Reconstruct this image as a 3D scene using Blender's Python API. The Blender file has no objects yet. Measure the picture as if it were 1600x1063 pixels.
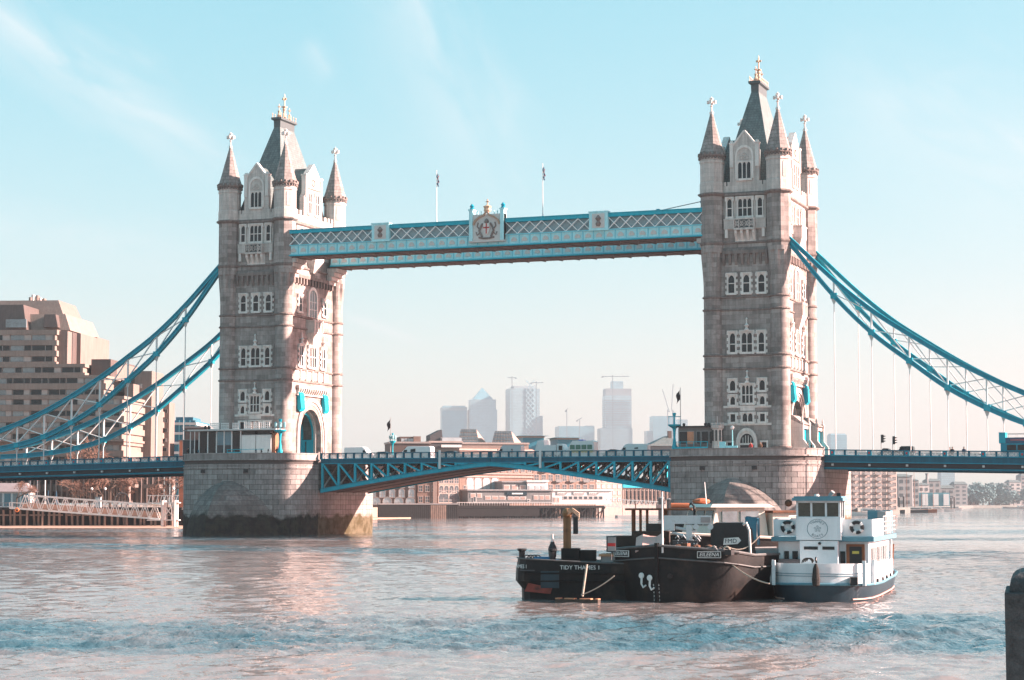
import bpy, bmesh, math, random
from math import sin, cos, pi, sqrt, radians, atan2
from mathutils import Vector, Matrix
random.seed(7)
scene = bpy.context.scene
col = scene.collection

# ---------------------------------------------------------------- camera
CAM = Vector((113.819, -299.849, 5.0)); YAW = 0.362250; PITCH = 0.081572; FPX = 3125.308
cd = bpy.data.cameras.new('camera'); cam = bpy.data.objects.new('camera', cd); col.objects.link(cam)
cd.sensor_width = 36.0; cd.lens = FPX / 1600 * 36.0; cd.clip_start = 0.3; cd.clip_end = 30000
cam.location = CAM; cam.rotation_euler = (pi/2 + PITCH, 0, YAW)
scene.camera = cam

# ---------------------------------------------------------------- sun, sky, exposure
SUN = Vector((1.0, 0.39, 0.45)).normalized()
sl = bpy.data.lights.new('sun', 'SUN'); sl.energy = 3.2; sl.angle = radians(0.6); sl.color = (1.0, 0.74, 0.65)
so = bpy.data.objects.new('sun', sl); col.objects.link(so); so.rotation_euler = SUN.to_track_quat('Z', 'Y').to_euler()
so.location = (200, 100, 400)
scene.view_settings.view_transform = 'Standard'; scene.view_settings.look = 'None'
scene.view_settings.exposure = 2.76; scene.view_settings.gamma = 1.0
try: scene.view_settings.use_curve_mapping = False
except Exception: pass

# ---------------------------------------------------------------- pixel -> world helpers (photo pixels, 1600 wide)
_F = Vector((-sin(YAW)*cos(PITCH), cos(YAW)*cos(PITCH), sin(PITCH)))
_R = Vector((cos(YAW), sin(YAW), 0)); _U = _R.cross(_F)
def ray(px, py): return _F + _R*((px-800)/FPX) - _U*((py-531.5)/FPX)
def at_depth(px, py, D): return CAM + ray(px, py)*D
def at_ground(px, py, z=0.0):
    r = ray(px, py); return CAM + r*((z-CAM.z)/r.z)
def at_plane_y(px, py, Y):
    r = ray(px, py); return CAM + r*((Y-CAM.y)/r.y)

W = bpy.data.worlds.new('World'); scene.world = W; W.use_nodes = True
nt = W.node_tree; nt.nodes.clear()
def nd(nt, t, **k):
    n = nt.nodes.new(t)
    for a, b in k.items(): setattr(n, a, b)
    return n
wo = nd(nt, 'ShaderNodeOutputWorld'); bg = nd(nt, 'ShaderNodeBackground')
sky = nd(nt, 'ShaderNodeTexSky'); sky.sky_type = 'NISHITA'; sky.sun_disc = False
sky.sun_elevation = math.asin(SUN.z); sky.sun_rotation = atan2(SUN.x, SUN.y)
sky.air_density = 1.0; sky.dust_density = 1.0; sky.ozone_density = 1.5
SKY_STRENGTH = 0.08
bg.inputs['Strength'].default_value = SKY_STRENGTH
def wmath(op, a, b_=None, clamp=False):
    n = nd(nt, 'ShaderNodeMath', operation=op); n.use_clamp = clamp
    for i, x in enumerate((a, b_)):
        if x is None: continue
        if isinstance(x, (int, float)): n.inputs[i].default_value = x
        else: nt.links.new(x, n.inputs[i])
    return n.outputs[0]
# film toning of the whole sky: each channel has its own contrast (cyan zenith, milky horizon)
sc_ = nd(nt, 'ShaderNodeSeparateColor'); cc_ = nd(nt, 'ShaderNodeCombineColor'); nt.links.new(sky.outputs[0], sc_.inputs[0])
for i, (g_, k_) in enumerate(((1.2, .355), (.48, .89), (.42, .955))):
    nt.links.new(wmath('MULTIPLY', wmath('POWER', sc_.outputs[i], g_), k_), cc_.inputs[i])
tc = nd(nt, 'ShaderNodeTexCoord'); dirn = tc.outputs['Generated']
def wdot(v):
    n = nd(nt, 'ShaderNodeVectorMath', operation='DOT_PRODUCT'); nt.links.new(dirn, n.inputs[0]); n.inputs[1].default_value = v; return n.outputs['Value']
def cirrus(p1, p2, width, amount, seed):
    """a wispy streak lying along the great circle through two sky directions"""
    d1, d2 = ray(*p1).normalized(), ray(*p2).normalized(); nrm = d1.cross(d2).normalized(); along = (d2-d1).normalized(); acr = nrm
    a_, c_ = wdot(along), wdot(acr)
    cv = nd(nt, 'ShaderNodeCombineXYZ'); nt.links.new(wmath('MULTIPLY', a_, 11.), cv.inputs[0]); nt.links.new(wmath('MULTIPLY', c_, 34.), cv.inputs[1]); cv.inputs[2].default_value = seed
    n = nd(nt, 'ShaderNodeTexNoise'); n.inputs['Scale'].default_value = 1.5; n.inputs['Detail'].default_value = 7; n.inputs['Roughness'].default_value = .55; n.inputs['Distortion'].default_value = .5; nt.links.new(cv.outputs[0], n.inputs['Vector'])
    off = wmath('ADD', wmath('DIVIDE', c_, width), wmath('MULTIPLY', wmath('SUBTRACT', n.outputs[0], .5), 1.6))
    prof = wmath('SUBTRACT', 1., wmath('ABSOLUTE', off), True); prof = wmath('POWER', prof, 1.3)
    t1, t2 = d1.dot(along), d2.dot(along); e = (t2-t1)*.3
    f1 = wmath('DIVIDE', wmath('SUBTRACT', a_, t1), e, True); f2 = wmath('DIVIDE', wmath('SUBTRACT', t2, a_), e, True)
    tex = wmath('MULTIPLY', wmath('SUBTRACT', n.outputs[0], .25), 1.9, True)
    return wmath('MULTIPLY', wmath('MULTIPLY', wmath('MULTIPLY', prof, f1), wmath('MULTIPLY', f2, tex)), amount)
cl = None
for args in (((-160,-60),(420,300),.026,.85,1.), ((560,-120),(800,330),.036,.55,5.), ((520,488),(680,545),.0042,.55,9.), ((-200,330),(420,420),.02,.35,13.), ((1250,120),(1700,330),.05,.5,17.), ((470,60),(520,130),.012,.35,21.), ((-900,-500),(-300,100),.05,.9,25.), ((1700,-300),(2500,200),.05,.9,29.)):
    m_ = cirrus(*args); cl = m_ if cl is None else wmath('ADD', cl, m_, True)
cm = nd(nt, 'ShaderNodeMix', data_type='RGBA'); cm.inputs['B'].default_value = (1.9,1.95,1.97,1)
nt.links.new(cl, cm.inputs['Factor']); nt.links.new(cc_.outputs[0], cm.inputs['A'])
nt.links.new(cm.outputs['Result'], bg.inputs['Color']); nt.links.new(bg.outputs[0], wo.inputs[0])

# ---------------------------------------------------------------- mesh builder
class MB:
    def __init__(s, T=None): s.v = []; s.f = []; s.T = T
    def add(s, vs, fs):
        b = len(s.v); T = s.T
        s.v += [T(*p) for p in vs] if T else [tuple(p) for p in vs]
        s.f += [tuple(i+b for i in f) for f in fs]; return s
    def box(s, x0, x1, y0, y1, z0, z1):
        return s.add([(x0,y0,z0),(x1,y0,z0),(x1,y1,z0),(x0,y1,z0),(x0,y0,z1),(x1,y0,z1),(x1,y1,z1),(x0,y1,z1)],
                     [(0,3,2,1),(4,5,6,7),(0,1,5,4),(1,2,6,5),(2,3,7,6),(3,0,4,7)])
    def bc(s, x, y, z, sx, sy, sz): return s.box(x-sx/2, x+sx/2, y-sy/2, y+sy/2, z-sz/2, z+sz/2)
    def loft(s, rings, caps=True):
        n = len(rings[0]); vs = [p for r in rings for p in r]; fs = []
        for k in range(len(rings)-1):
            for i in range(n):
                j = (i+1) % n; fs.append((k*n+i, k*n+j, (k+1)*n+j, (k+1)*n+i))
        if caps: fs.append(tuple(reversed(range(n)))); fs.append(tuple(range((len(rings)-1)*n, len(rings)*n)))
        return s.add(vs, fs)
    def sheet(s, rows):
        n = len(rows[0]); vs = [p for r in rows for p in r]; fs = []
        for k in range(len(rows)-1):
            for i in range(n-1): fs.append((k*n+i, k*n+i+1, (k+1)*n+i+1, (k+1)*n+i))
        return s.add(vs, fs)
    def prism(s, pts, z0, z1, top=None):
        return s.loft([[(x,y,z0) for x,y in pts], [(x,y,z1) for x,y in (top or pts)]])
    def ex(s, pts, axis, a0, a1):       # extrude polygon; x:(y,z)  y:(x,z)
        if axis == 'x': return s.loft([[(a0,p,q) for p,q in pts], [(a1,p,q) for p,q in pts]])
        if axis == 'y': return s.loft([[(p,a0,q) for p,q in pts], [(p,a1,q) for p,q in pts]])
        return s.prism(pts, a0, a1)
    def lathe(s, prof, n=12, c=(0,0,0), a0=0.0):
        return s.loft([[(c[0]+r*cos(a0+2*pi*i/n), c[1]+r*sin(a0+2*pi*i/n), c[2]+z) for i in range(n)] for r, z in [(max(r,.002),z) for r,z in prof]])
    def cyl(s, p, q, r0, r1=None, n=8):
        p = Vector(p); q = Vector(q); d = q-p; r1 = r0 if r1 is None else r1
        a = d.orthogonal().normalized(); b = d.normalized().cross(a)
        return s.loft([[tuple(c+a*(r*cos(2*pi*i/n))+b*(r*sin(2*pi*i/n))) for i in range(n)] for c, r in ((p,r0),(q,r1))])
    def tube(s, path, r, n=6):
        path = [Vector(p) for p in path]; rings = []; a = None
        for i, p in enumerate(path):
            d = (path[min(i+1,len(path)-1)]-path[max(i-1,0)]).normalized()
            if a is None: a = d.orthogonal().normalized()
            a = (a-d*a.dot(d)).normalized(); b = d.cross(a)
            rings.append([tuple(p+a*(r*cos(2*pi*k/n))+b*(r*sin(2*pi*k/n))) for k in range(n)])
        return s.loft(rings)
    def beam(s, p, q, w, h, up=(0,0,1)):
        p = Vector(p); q = Vector(q); d = (q-p).normalized(); u = Vector(up)
        if abs(d.dot(u)) > .98: u = Vector((0,1,0))
        a = d.cross(u).normalized()*(w/2); b = a.cross(d).normalized()*(h/2)
        return s.loft([[tuple(c-a-b), tuple(c+a-b), tuple(c+a+b), tuple(c-a+b)] for c in (p,q)])
    def ribbon(s, path, w, h):
        rings = []; P = [Vector(p) for p in path]
        for i, p in enumerate(P):
            d = (P[min(i+1,len(P)-1)]-P[max(i-1,0)]).normalized(); a = d.cross(Vector((0,0,1))).normalized()*(w/2); b = a.cross(d).normalized()*(h/2)
            rings.append([tuple(p-a-b), tuple(p+a-b), tuple(p+a+b), tuple(p-a+b)])
        return s.loft(rings)
    def ball(s, c, r, n=8, m=6, sz=1.0):
        return s.lathe([(r*sin(pi*k/m), -r*sz*cos(pi*k/m)) for k in range(m+1)], n, c)
    def torus(s, c, R, r, ax='y', n=16, m=6, a0=0.0, a1=2*pi):
        full = abs(a1-a0) > 6.28; rings = []
        for i in range(n if full else n+1):
            t = a0+(a1-a0)*i/n; ring = []
            for k in range(m):
                q = 2*pi*k/m; rr = R+r*cos(q); h = r*sin(q)
                p = {'y': (rr*cos(t), h, rr*sin(t)), 'z': (rr*cos(t), rr*sin(t), h), 'x': (h, rr*cos(t), rr*sin(t))}[ax]
                ring.append((c[0]+p[0], c[1]+p[1], c[2]+p[2]))
            rings.append(ring)
        if full: rings.append(rings[0]); return s.loft(rings, False)
        return s.loft(rings)
    def mesh(s, name, m, smooth=None):
        me = bpy.data.meshes.new(name); me.from_pydata(s.v, [], s.f)
        bm = bmesh.new(); bm.from_mesh(me); bmesh.ops.recalc_face_normals(bm, faces=bm.faces); bm.to_mesh(me); bm.free()
        if m: me.materials.append(m)
        if smooth is not None:
            me.polygons.foreach_set('use_smooth', [True]*len(me.polygons)); me.set_sharp_from_angle(angle=radians(smooth))
        return me
    def build(s, name, m, parent=None, smooth=None, loc=None, **tags):
        return link(name, s.mesh(name, m, smooth), parent, loc, **tags)
def link(name, data, parent=None, loc=None, rot=None, **tags):
    o = bpy.data.objects.new(name, data); col.objects.link(o)
    if parent: o.parent = parent
    if loc is not None: o.location = loc
    if rot is not None: o.rotation_euler = rot
    for k, v in tags.items():
        if v: o[k] = v
    return o
def thing(name, label, category, loc=(0,0,0), rz=0.0, group=None):
    o = link(name, None, None, loc, (0,0,rz), label=label, category=category, group=group); o.empty_display_size = 1; return o
def kids(o): return list(o.children)
KIDS = {}
def copy_tree(o, parent=None, loc=None, rz=None, label=None):
    c = o.copy(); col.objects.link(c)
    if parent: c.parent = parent
    if loc is not None: c.location = loc
    if rz is not None: c.rotation_euler = (0,0,rz)
    if label: c['label'] = label
    for ch in list(o.children): copy_tree(ch, c)
    return c
def text_mesh(name, txt, size, m, depth=.01, parent=None, loc=(0,0,0), rot=(pi/2,0,0), shear=0, sx=1.0):
    cu = bpy.data.curves.new(name, 'FONT'); cu.body = txt; cu.size = size; cu.extrude = depth; cu.align_x = 'CENTER'; cu.align_y = 'CENTER'; cu.shear = shear; cu.resolution_u = 2
    t = bpy.data.objects.new(name, cu); me = bpy.data.meshes.new_from_object(t); bpy.data.objects.remove(t)
    me.materials.clear(); me.materials.append(m)
    o = link(name, me, parent, loc, rot); o.scale = (sx,1,1); return o

# ---------------------------------------------------------------- materials
MATS = {}
def M(name, c, rough=.7, var=.18, scale=1.5, bump=.15, bscale=12., metal=0., spec=.4, brick=None, rnd=0., streak=0., stain=None, tide=None, dirt=None, emit=None):
    """procedural paint / stone: two-octave colour variation, fine relief, optional masonry courses, runs and tide line"""
    if name in MATS: return MATS[name]
    m = bpy.data.materials.new(name); m.use_nodes = True; t = m.node_tree; L = t.links.new
    b = t.nodes['Principled BSDF']; b.inputs['Roughness'].default_value = rough; b.inputs['Metallic'].default_value = metal; b.inputs['Specular IOR Level'].default_value = spec
    geo = nd(t, 'ShaderNodeNewGeometry'); pos = geo.outputs['Position']
    def noise(s, det=4, vec=None, ro=.6):
        n = nd(t, 'ShaderNodeTexNoise'); n.inputs['Scale'].default_value = s; n.inputs['Detail'].default_value = det; n.inputs['Roughness'].default_value = ro
        L(vec or pos, n.inputs['Vector']); return n.outputs[0]
    def mth(op, a, b_):
        n = nd(t, 'ShaderNodeMath', operation=op)
        for i, x in enumerate((a, b_)):
            if isinstance(x, (int, float)): n.inputs[i].default_value = x
            else: L(x, n.inputs[i])
        return n.outputs[0]
    def rng(x, a, b_, c_=0., d=1.):
        n = nd(t, 'ShaderNodeMapRange'); L(x, n.inputs[0])
        for i, v in zip(range(1,5), (a,b_,c_,d)): n.inputs[i].default_value = v
        return n.outputs[0]
    def mixc(f, A, B, mode='MIX'):
        n = nd(t, 'ShaderNodeMix', data_type='RGBA', blend_type=mode)
        if isinstance(f, (int,float)): n.inputs['Factor'].default_value = f
        else: L(f, n.inputs['Factor'])
        for k, x in (('A',A),('B',B)):
            if isinstance(x, tuple): n.inputs[k].default_value = (*x[:3],1)
            else: L(x, n.inputs[k])
        return n.outputs['Result']
    nz = mth('ADD', mth('MULTIPLY', noise(scale,5), .6), mth('MULTIPLY', noise(scale*7.3,3), .4))
    k = rng(nz, .3, .7, 1-var, 1+var)
    if rnd:
        oi = nd(t, 'ShaderNodeObjectInfo'); k = mth('MULTIPLY', k, rng(oi.outputs['Random'], 0, 1, 1-rnd, 1+rnd))
    h = noise(bscale, 4)
    if brick:
        w, hh, mort, bv, dark = brick
        sx = nd(t, 'ShaderNodeSeparateXYZ'); L(pos, sx.inputs[0]); cx = nd(t, 'ShaderNodeCombineXYZ')
        L(mth('ADD', sx.outputs[0], sx.outputs[1]), cx.inputs[0]); L(sx.outputs[2], cx.inputs[1])
        bt = nd(t, 'ShaderNodeTexBrick'); L(cx.outputs[0], bt.inputs['Vector']); bt.inputs['Scale'].default_value = 1
        bt.inputs['Brick Width'].default_value = w; bt.inputs['Row Height'].default_value = hh; bt.inputs['Mortar Size'].default_value = mort
        bt.inputs['Color1'].default_value = (1-bv,)*3+(1,); bt.inputs['Color2'].default_value = (1+bv,)*3+(1,); bt.inputs['Mortar'].default_value = (dark,)*3+(1,); bt.inputs['Bias'].default_value = 0
        k = mth('MULTIPLY', k, bt.outputs['Color']); h = mth('ADD', mth('MULTIPLY', h, .35), bt.outputs['Color'])
    if streak:
        mpn = nd(t, 'ShaderNodeMapping'); mpn.inputs['Scale'].default_value = (1,1,.08); L(pos, mpn.inputs[0])
        k = mth('MULTIPLY', k, rng(noise(2.2,4,mpn.outputs[0]), .35, .7, 1+streak*.3, 1-streak))
    kc = nd(t, 'ShaderNodeCombineXYZ')
    for i in range(3): L(k, kc.inputs[i])
    out = mixc(1., c, kc.outputs[0], 'MULTIPLY')
    if stain:                                         # (colour, scale, lo, hi)
        out = mixc(rng(noise(stain[1],6,None,.65), stain[2], stain[3]), out, stain[0])
    if tide:                                          # weed and wet mud below a wavering high-water line
        sz = nd(t, 'ShaderNodeSeparateXYZ'); L(pos, sz.inputs[0])
        zz_ = mth('ADD', sz.outputs[2], mth('MULTIPLY', noise(.35,5,None,.65), -3.2))
        out = mixc(rng(zz_, tide[0]-.35, tide[0]+.15, 1., 0.), out, tide[1])
        rr = rng(zz_, tide[0]-.35, tide[0]+.15, .95, rough); L(rr, b.inputs['Roughness'])
        if len(tide) > 2: out = mixc(mth('MULTIPLY', rng(zz_, tide[0]-.8, tide[0]+.9, 1., 0.), rng(noise(.8,4), .4, .6)), out, tide[2])
    L(out, b.inputs['Base Color'])
    if bump:
        bn = nd(t, 'ShaderNodeBump'); bn.inputs['Strength'].default_value = bump; bn.inputs['Distance'].default_value = .06; L(h, bn.inputs['Height']); L(bn.outputs[0], b.inputs['Normal'])
    if emit: b.inputs['Emission Color'].default_value = (*emit[0],1); b.inputs['Emission Strength'].default_value = emit[1]
    MATS[name] = m; return m
granite = M('granite', (.315,.268,.25), .85, .24, .35, .35, 3, brick=(2.1,.72,.018,.27,.68), streak=.28, stain=((.10,.075,.068),.22,.52,.78))
granite_r = M('granite_round', (.315,.268,.25), .85, .24, .35, .35, 3, brick=(1.6,.72,.018,.27,.68), streak=.28, stain=((.10,.075,.068),.22,.52,.78))
port = M('portland_stone', (.57,.50,.465), .8, .16, .5, .2, 5, streak=.30, brick=(1.3,.65,.014,.06,.75))
trim = M('portland_trim', (.74,.67,.63), .75, .12, .8, .12, 6, streak=.22)
course_m = M('weathered_course', (.22,.175,.16), .85, .25, .9, .3, 6, streak=.4)
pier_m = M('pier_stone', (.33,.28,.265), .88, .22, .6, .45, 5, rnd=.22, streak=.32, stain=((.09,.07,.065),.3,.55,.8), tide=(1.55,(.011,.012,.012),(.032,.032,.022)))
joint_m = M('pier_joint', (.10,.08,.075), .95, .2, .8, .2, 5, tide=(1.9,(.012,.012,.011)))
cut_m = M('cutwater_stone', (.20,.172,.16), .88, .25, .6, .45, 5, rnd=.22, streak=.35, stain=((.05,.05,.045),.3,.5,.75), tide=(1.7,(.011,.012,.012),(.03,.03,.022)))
pierside_m = M('pier_side_masonry', (.33,.28,.265), .88, .2, .5, .4, 5, brick=(1.9,.8,.04,.15,.45), streak=.4, tide=(1.4,(.06,.045,.018),(.12,.098,.06)))
slate = M('slate', (.13,.165,.165), .6, .25, 1.2, .4, 8, brick=(.5,.4,.03,.12,.6), streak=.3)
spire_m = M('spire_stone', (.29,.25,.235), .8, .25, .9, .3, 6, brick=(.9,.55,.03,.14,.5), streak=.35)
gold = M('gilding', (.60,.40,.28), .5, .15, 2, .08, 8, metal=.15)
lead = M('lead_cap', (.07,.09,.095), .5, .2, 2, .15, 8)
glass_d = M('dark_window_glass', (.012,.022,.027), .12, .5, .45, .05, 2, spec=.22)
glass_l = M('pale_window_glass', (.16,.20,.22), .06, .4, .4, .04, 2, spec=.7)
blue = M('bridge_blue', (.002,.255,.36), .5, .16, 1.0, .06, 10, streak=.15, spec=.18)
teal = M('bridge_teal', (.004,.39,.50), .5, .12, 1.0, .06, 10, streak=.12, spec=.18)
deep = M('bridge_deep_blue', (.002,.115,.175), .5, .2, 1.2, .08, 10, streak=.2, spec=.15)
pale = M('walkway_pale_blue', (.46,.80,.84), .5, .1, 1.0, .06, 10, streak=.15)
white = M('white_paint', (.74,.72,.70), .5, .07, 1.2, .06, 10, streak=.1)
offw = M('ornament_white', (.62,.57,.545), .6, .1, 1.5, .1, 10)
steel_br = M('rusty_steel', (.20,.13,.11), .75, .3, 1.0, .2, 8, streak=.3)
black = M('black_paint', (.018,.019,.021), .5, .3, 2, .1, 10)
dgrey = M('dark_grey', (.06,.06,.065), .6, .2, 2, .1, 10)
mgrey = M('mid_grey', (.28,.27,.27), .7, .15, 1, .1, 10)
tarmac = M('asphalt', (.05,.048,.047), .9, .2, .8, .2, 20)
paving = M('paving_stone', (.30,.27,.25), .9, .15, .5, .2, 8, brick=(.9,.6,.01,.08,.7))
tyre_m = M('tyre_rubber', (.02,.02,.02), .85, .1)
red_m = M('red_paint', (.50,.03,.03), .5, .1)
orange_m = M('orange_paint', (.80,.22,.06), .5, .1)
# ================================================================ water, banks, haze
def water_material():
    m = bpy.data.materials.new('river_water'); m.use_nodes = True; t = m.node_tree; L = t.links.new
    b = t.nodes['Principled BSDF']; b.inputs['Base Color'].default_value = (.175,.14,.125,1); b.inputs['Roughness'].default_value = .06; b.inputs['IOR'].default_value = 1.333
    g = nd(t, 'ShaderNodeNewGeometry'); P = g.outputs['Position']
    def mapn(sc, rz=0.0, loc=(0,0,0)):
        n = nd(t, 'ShaderNodeMapping'); n.inputs['Scale'].default_value = sc; n.inputs['Rotation'].default_value = (0,0,rz); n.inputs['Location'].default_value = loc; L(P, n.inputs[0]); return n.outputs[0]
    def noise(vec, s, det=3, ro=.55, dist=0.):
        n = nd(t, 'ShaderNodeTexNoise'); n.inputs['Scale'].default_value = s; n.inputs['Detail'].default_value = det; n.inputs['Roughness'].default_value = ro; n.inputs['Distortion'].default_value = dist; L(vec, n.inputs['Vector']); return n.outputs[0]
    def mth(op, a, b_):
        n = nd(t, 'ShaderNodeMath', operation=op)
        for i, x in enumerate((a, b_)):
            if isinstance(x, (int,float)): n.inputs[i].default_value = x
            else: L(x, n.inputs[i])
        return n.outputs[0]
    def rng(x, a, b_, c_=0., d=1.):
        n = nd(t, 'ShaderNodeMapRange'); n.interpolation_type = 'SMOOTHSTEP'; L(x, n.inputs[0])
        for i, v in zip(range(1,5), (a,b_,c_,d)): n.inputs[i].default_value = v
        return n.outputs[0]
    # ripples too fine for the mesh; stronger inside the wind-ruffled patches stored on the mesh
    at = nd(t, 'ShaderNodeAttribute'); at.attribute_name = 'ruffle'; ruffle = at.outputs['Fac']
    small = noise(mapn((1,.8,1), -YAW), 2.6, 3, .62, .3)
    mid = noise(mapn((1.,.7,1), -YAW*.6), .8, 3, .55, .5)
    h = mth('ADD', mth('MULTIPLY', small, mth('ADD', .05, mth('MULTIPLY', ruffle, .13))), mth('MULTIPLY', mid, mth('ADD', .14, mth('MULTIPLY', ruffle, .30))))
    bn = nd(t, 'ShaderNodeBump'); bn.inputs['Strength'].default_value = 1.; bn.inputs['Distance'].default_value = .55; L(h, bn.inputs['Height']); L(bn.outputs[0], b.inputs['Normal'])
    L(rng(ruffle, 0, 1, .035, .05), b.inputs['Roughness'])
    cmx = nd(t, 'ShaderNodeMix', data_type='RGBA'); cmx.inputs['A'].default_value = (.195,.17,.162,1); cmx.inputs['B'].default_value = (.032,.078,.10,1)   # slack water tone / blue sky reflection painted into the ruffled patches
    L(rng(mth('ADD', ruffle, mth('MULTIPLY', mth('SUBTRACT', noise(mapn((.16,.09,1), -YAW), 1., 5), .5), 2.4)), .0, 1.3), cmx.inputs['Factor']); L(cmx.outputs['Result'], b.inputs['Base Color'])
    return m
import numpy as np
def river():
    rs = np.random.RandomState(4)
    D = [45.]
    while D[-1] < 6200: D.append(D[-1]+(max(.20, D[-1]*.003) if D[-1] < 800 else D[-1]*.02))
    D = np.array(D); NC = 420; t = np.linspace(-1, 1, NC)
    lat = t[None,:]*(D[:,None]*.29+12.); DD = np.repeat(D[:,None], NC, 1)
    X = CAM.x+lat*cos(YAW)-DD*sin(YAW); Y = CAM.y+lat*sin(YAW)+DD*cos(YAW)
    def field(n, l0, l1, ang, spread, p):
        z = np.zeros_like(X)
        for i in range(n):
            l = l0*(l1/l0)**rs.rand(); a = ang+rs.randn()*spread; k = 2*pi/l; ph = rs.rand()*6.28
            w = np.clip(l/(np.maximum(np.maximum(.20, DD*.003), DD*.58/420)*2.2)-1, 0, 1)
            q = np.sin(k*(X*cos(a)+Y*sin(a))+ph+.6*np.sin(k*.31*(Y*cos(a)-X*sin(a))+ph*3))
            z += w*(l**p)*q
        return z/sqrt(n)
    # broad patches of ruffled and slack water lying across the stream
    u, v = lat, DD
    pat = np.sin(v/11.5+1.2*np.sin(u/37.+.8)+.9*np.sin(u/19.+v/29.)+1.25)+.55*np.sin(v/27.+1.1*np.sin(u/61.)+u/90.)+.35*np.sin(u/23.+v/17.+2.)
    pat += .9*np.exp(-((v-88-u*.15)/15.)**2)-1.7*np.exp(-((v-58)/9.)**2)+1.2*np.exp(-((v-330)/40.)**2)-.6*np.exp(-((v-170)/55.)**2)
    ruf = np.clip((pat-.15)/.9, 0, 1); ruf = ruf*ruf*(3-2*ruf)
    wind = YAW+pi/2+.5
    Z = (.030*field(60, .55, 1.9, wind, .6, .95)+.012*field(20, 2., 6., wind+.3, .7, .8))*(.98+1.25*ruf)
    n, m = X.shape; me = bpy.data.meshes.new('river_water'); co = np.stack([X,Y,Z],-1).reshape(-1,3).astype(np.float32)
    i = np.arange(n*m).reshape(n,m); q = np.stack([i[:-1,:-1],i[:-1,1:],i[1:,1:],i[1:,:-1]],-1).reshape(-1)
    nf = len(q)//4; me.vertices.add(n*m); me.vertices.foreach_set('co', co.ravel()); me.loops.add(len(q)); me.loops.foreach_set('vertex_index', q.astype(np.int32)); me.polygons.add(nf); me.polygons.foreach_set('loop_start', np.arange(0,len(q),4,dtype=np.int32)); 
    me.polygons.foreach_set('use_smooth', np.ones(nf, dtype=bool)); me.update(); me.validate()
    at = me.attributes.new('ruffle', 'FLOAT', 'POINT'); at.data.foreach_set('value', ruf.ravel().astype(np.float32))
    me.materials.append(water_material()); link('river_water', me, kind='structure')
river()
wb = MB(); wb.add([(-6300,-700,-.4),(6300,-700,-.4),(6300,6300,-.4),(-6300,6300,-.4)], [(0,1,2,3)])
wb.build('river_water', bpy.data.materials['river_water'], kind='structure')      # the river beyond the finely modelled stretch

# air: one closed box of thin even haze round everything, sky outside it
hz = MB().box(-6600,6600,-1000,6700,-1.6,300)
hm = bpy.data.materials.new('haze_air'); hm.use_nodes = True; ht = hm.node_tree; ht.nodes.clear()
ho = nd(ht, 'ShaderNodeOutputMaterial'); hv = nd(ht, 'ShaderNodeVolumePrincipled'); hv.inputs['Density'].default_value = .000125; hv.inputs['Color'].default_value = (.455,.53,.58,1); hv.inputs['Anisotropy'].default_value = .15
ht.links.new(hv.outputs[0], ho.inputs['Volume'])
hz.build('haze', hm, kind='stuff')
# ================================================================ river piers
PW, PS, PB = 11.4, 9.0, 9.3           # half width, straight half length, bulge of the rounded ends
def plan_y(x, sh=0.0): 
    q = min(abs(x)/(PW-sh), 1.0); return -PS-(PB-sh)*(1-q**2.6)**(1/2.6)
def plan_front(n, sh=0.0):
    w, bgl = PW-sh, PB-sh; pts = []
    for i in range(n+1):
        a = pi*i/n; c_, s_ = cos(pi-a), sin(a)
        pts.append((w*math.copysign(abs(c_)**(2/2.6), c_), -PS-bgl*abs(s_)**(2/2.6)))
    return pts
def resample(pts, n):
    d = [0.]
    for a, b in zip(pts, pts[1:]): d.append(d[-1]+sqrt((a[0]-b[0])**2+(a[1]-b[1])**2))
    out = []; k = 0
    for i in range(n+1):
        t = d[-1]*i/n
        while k < len(pts)-2 and d[k+1] < t: k += 1
        f = (t-d[k])/max(d[k+1]-d[k],1e-6); f = min(max(f,0),1)
        out.append((pts[k][0]+(pts[k+1][0]-pts[k][0])*f, pts[k][1]+(pts[k+1][1]-pts[k][1])*f))
    return out
NB = 18; ROWH = .80
front_hi = resample(plan_front(240), NB*4)             # 4 samples per block
inner_hi = resample(plan_front(240, .16), NB*4)
def slab(outer, inner, z0, z1):
    r = outer+inner[::-1]; return MB().prism(r, z0, z1)
def block_mesh(i0, i1):
    g = .035
    def sub(pts):
        s = pts[i0:i1+1]; s = [Vector((*p,0)) for p in s]
        s[0] = s[0]+(s[1]-s[0]).normalized()*g; s[-1] = s[-1]+(s[-2]-s[-1]).normalized()*g
        return [(p.x,p.y) for p in s]
    return slab(sub(front_hi), sub(inner_hi), .03, ROWH-.02).mesh('stone', pier_m)
BLK = {}
for par in (0,1):
    for k in range(NB+par):
        i0 = max(k*4-2*par, 0); i1 = min(k*4+4-2*par, NB*4); BLK[par,k] = block_mesh(i0, i1)
def cut_z(z): return max(0., 1-(max(z,0)/8.7)**1.7)
def cut_plan(z, n=10):
    w = 8.4*cut_z(z)**.62; fwd = 7.0*max(0.,1-(max(z,0)/8.7)**2.2)**.75; pts = []
    for i in range(-n, n+1):
        s = i/n; x = w*s; a = abs(s)
        pts.append((x, plan_y(x)-.02-fwd*(1-.55*a-.45*a*a)))
    return pts
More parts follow.
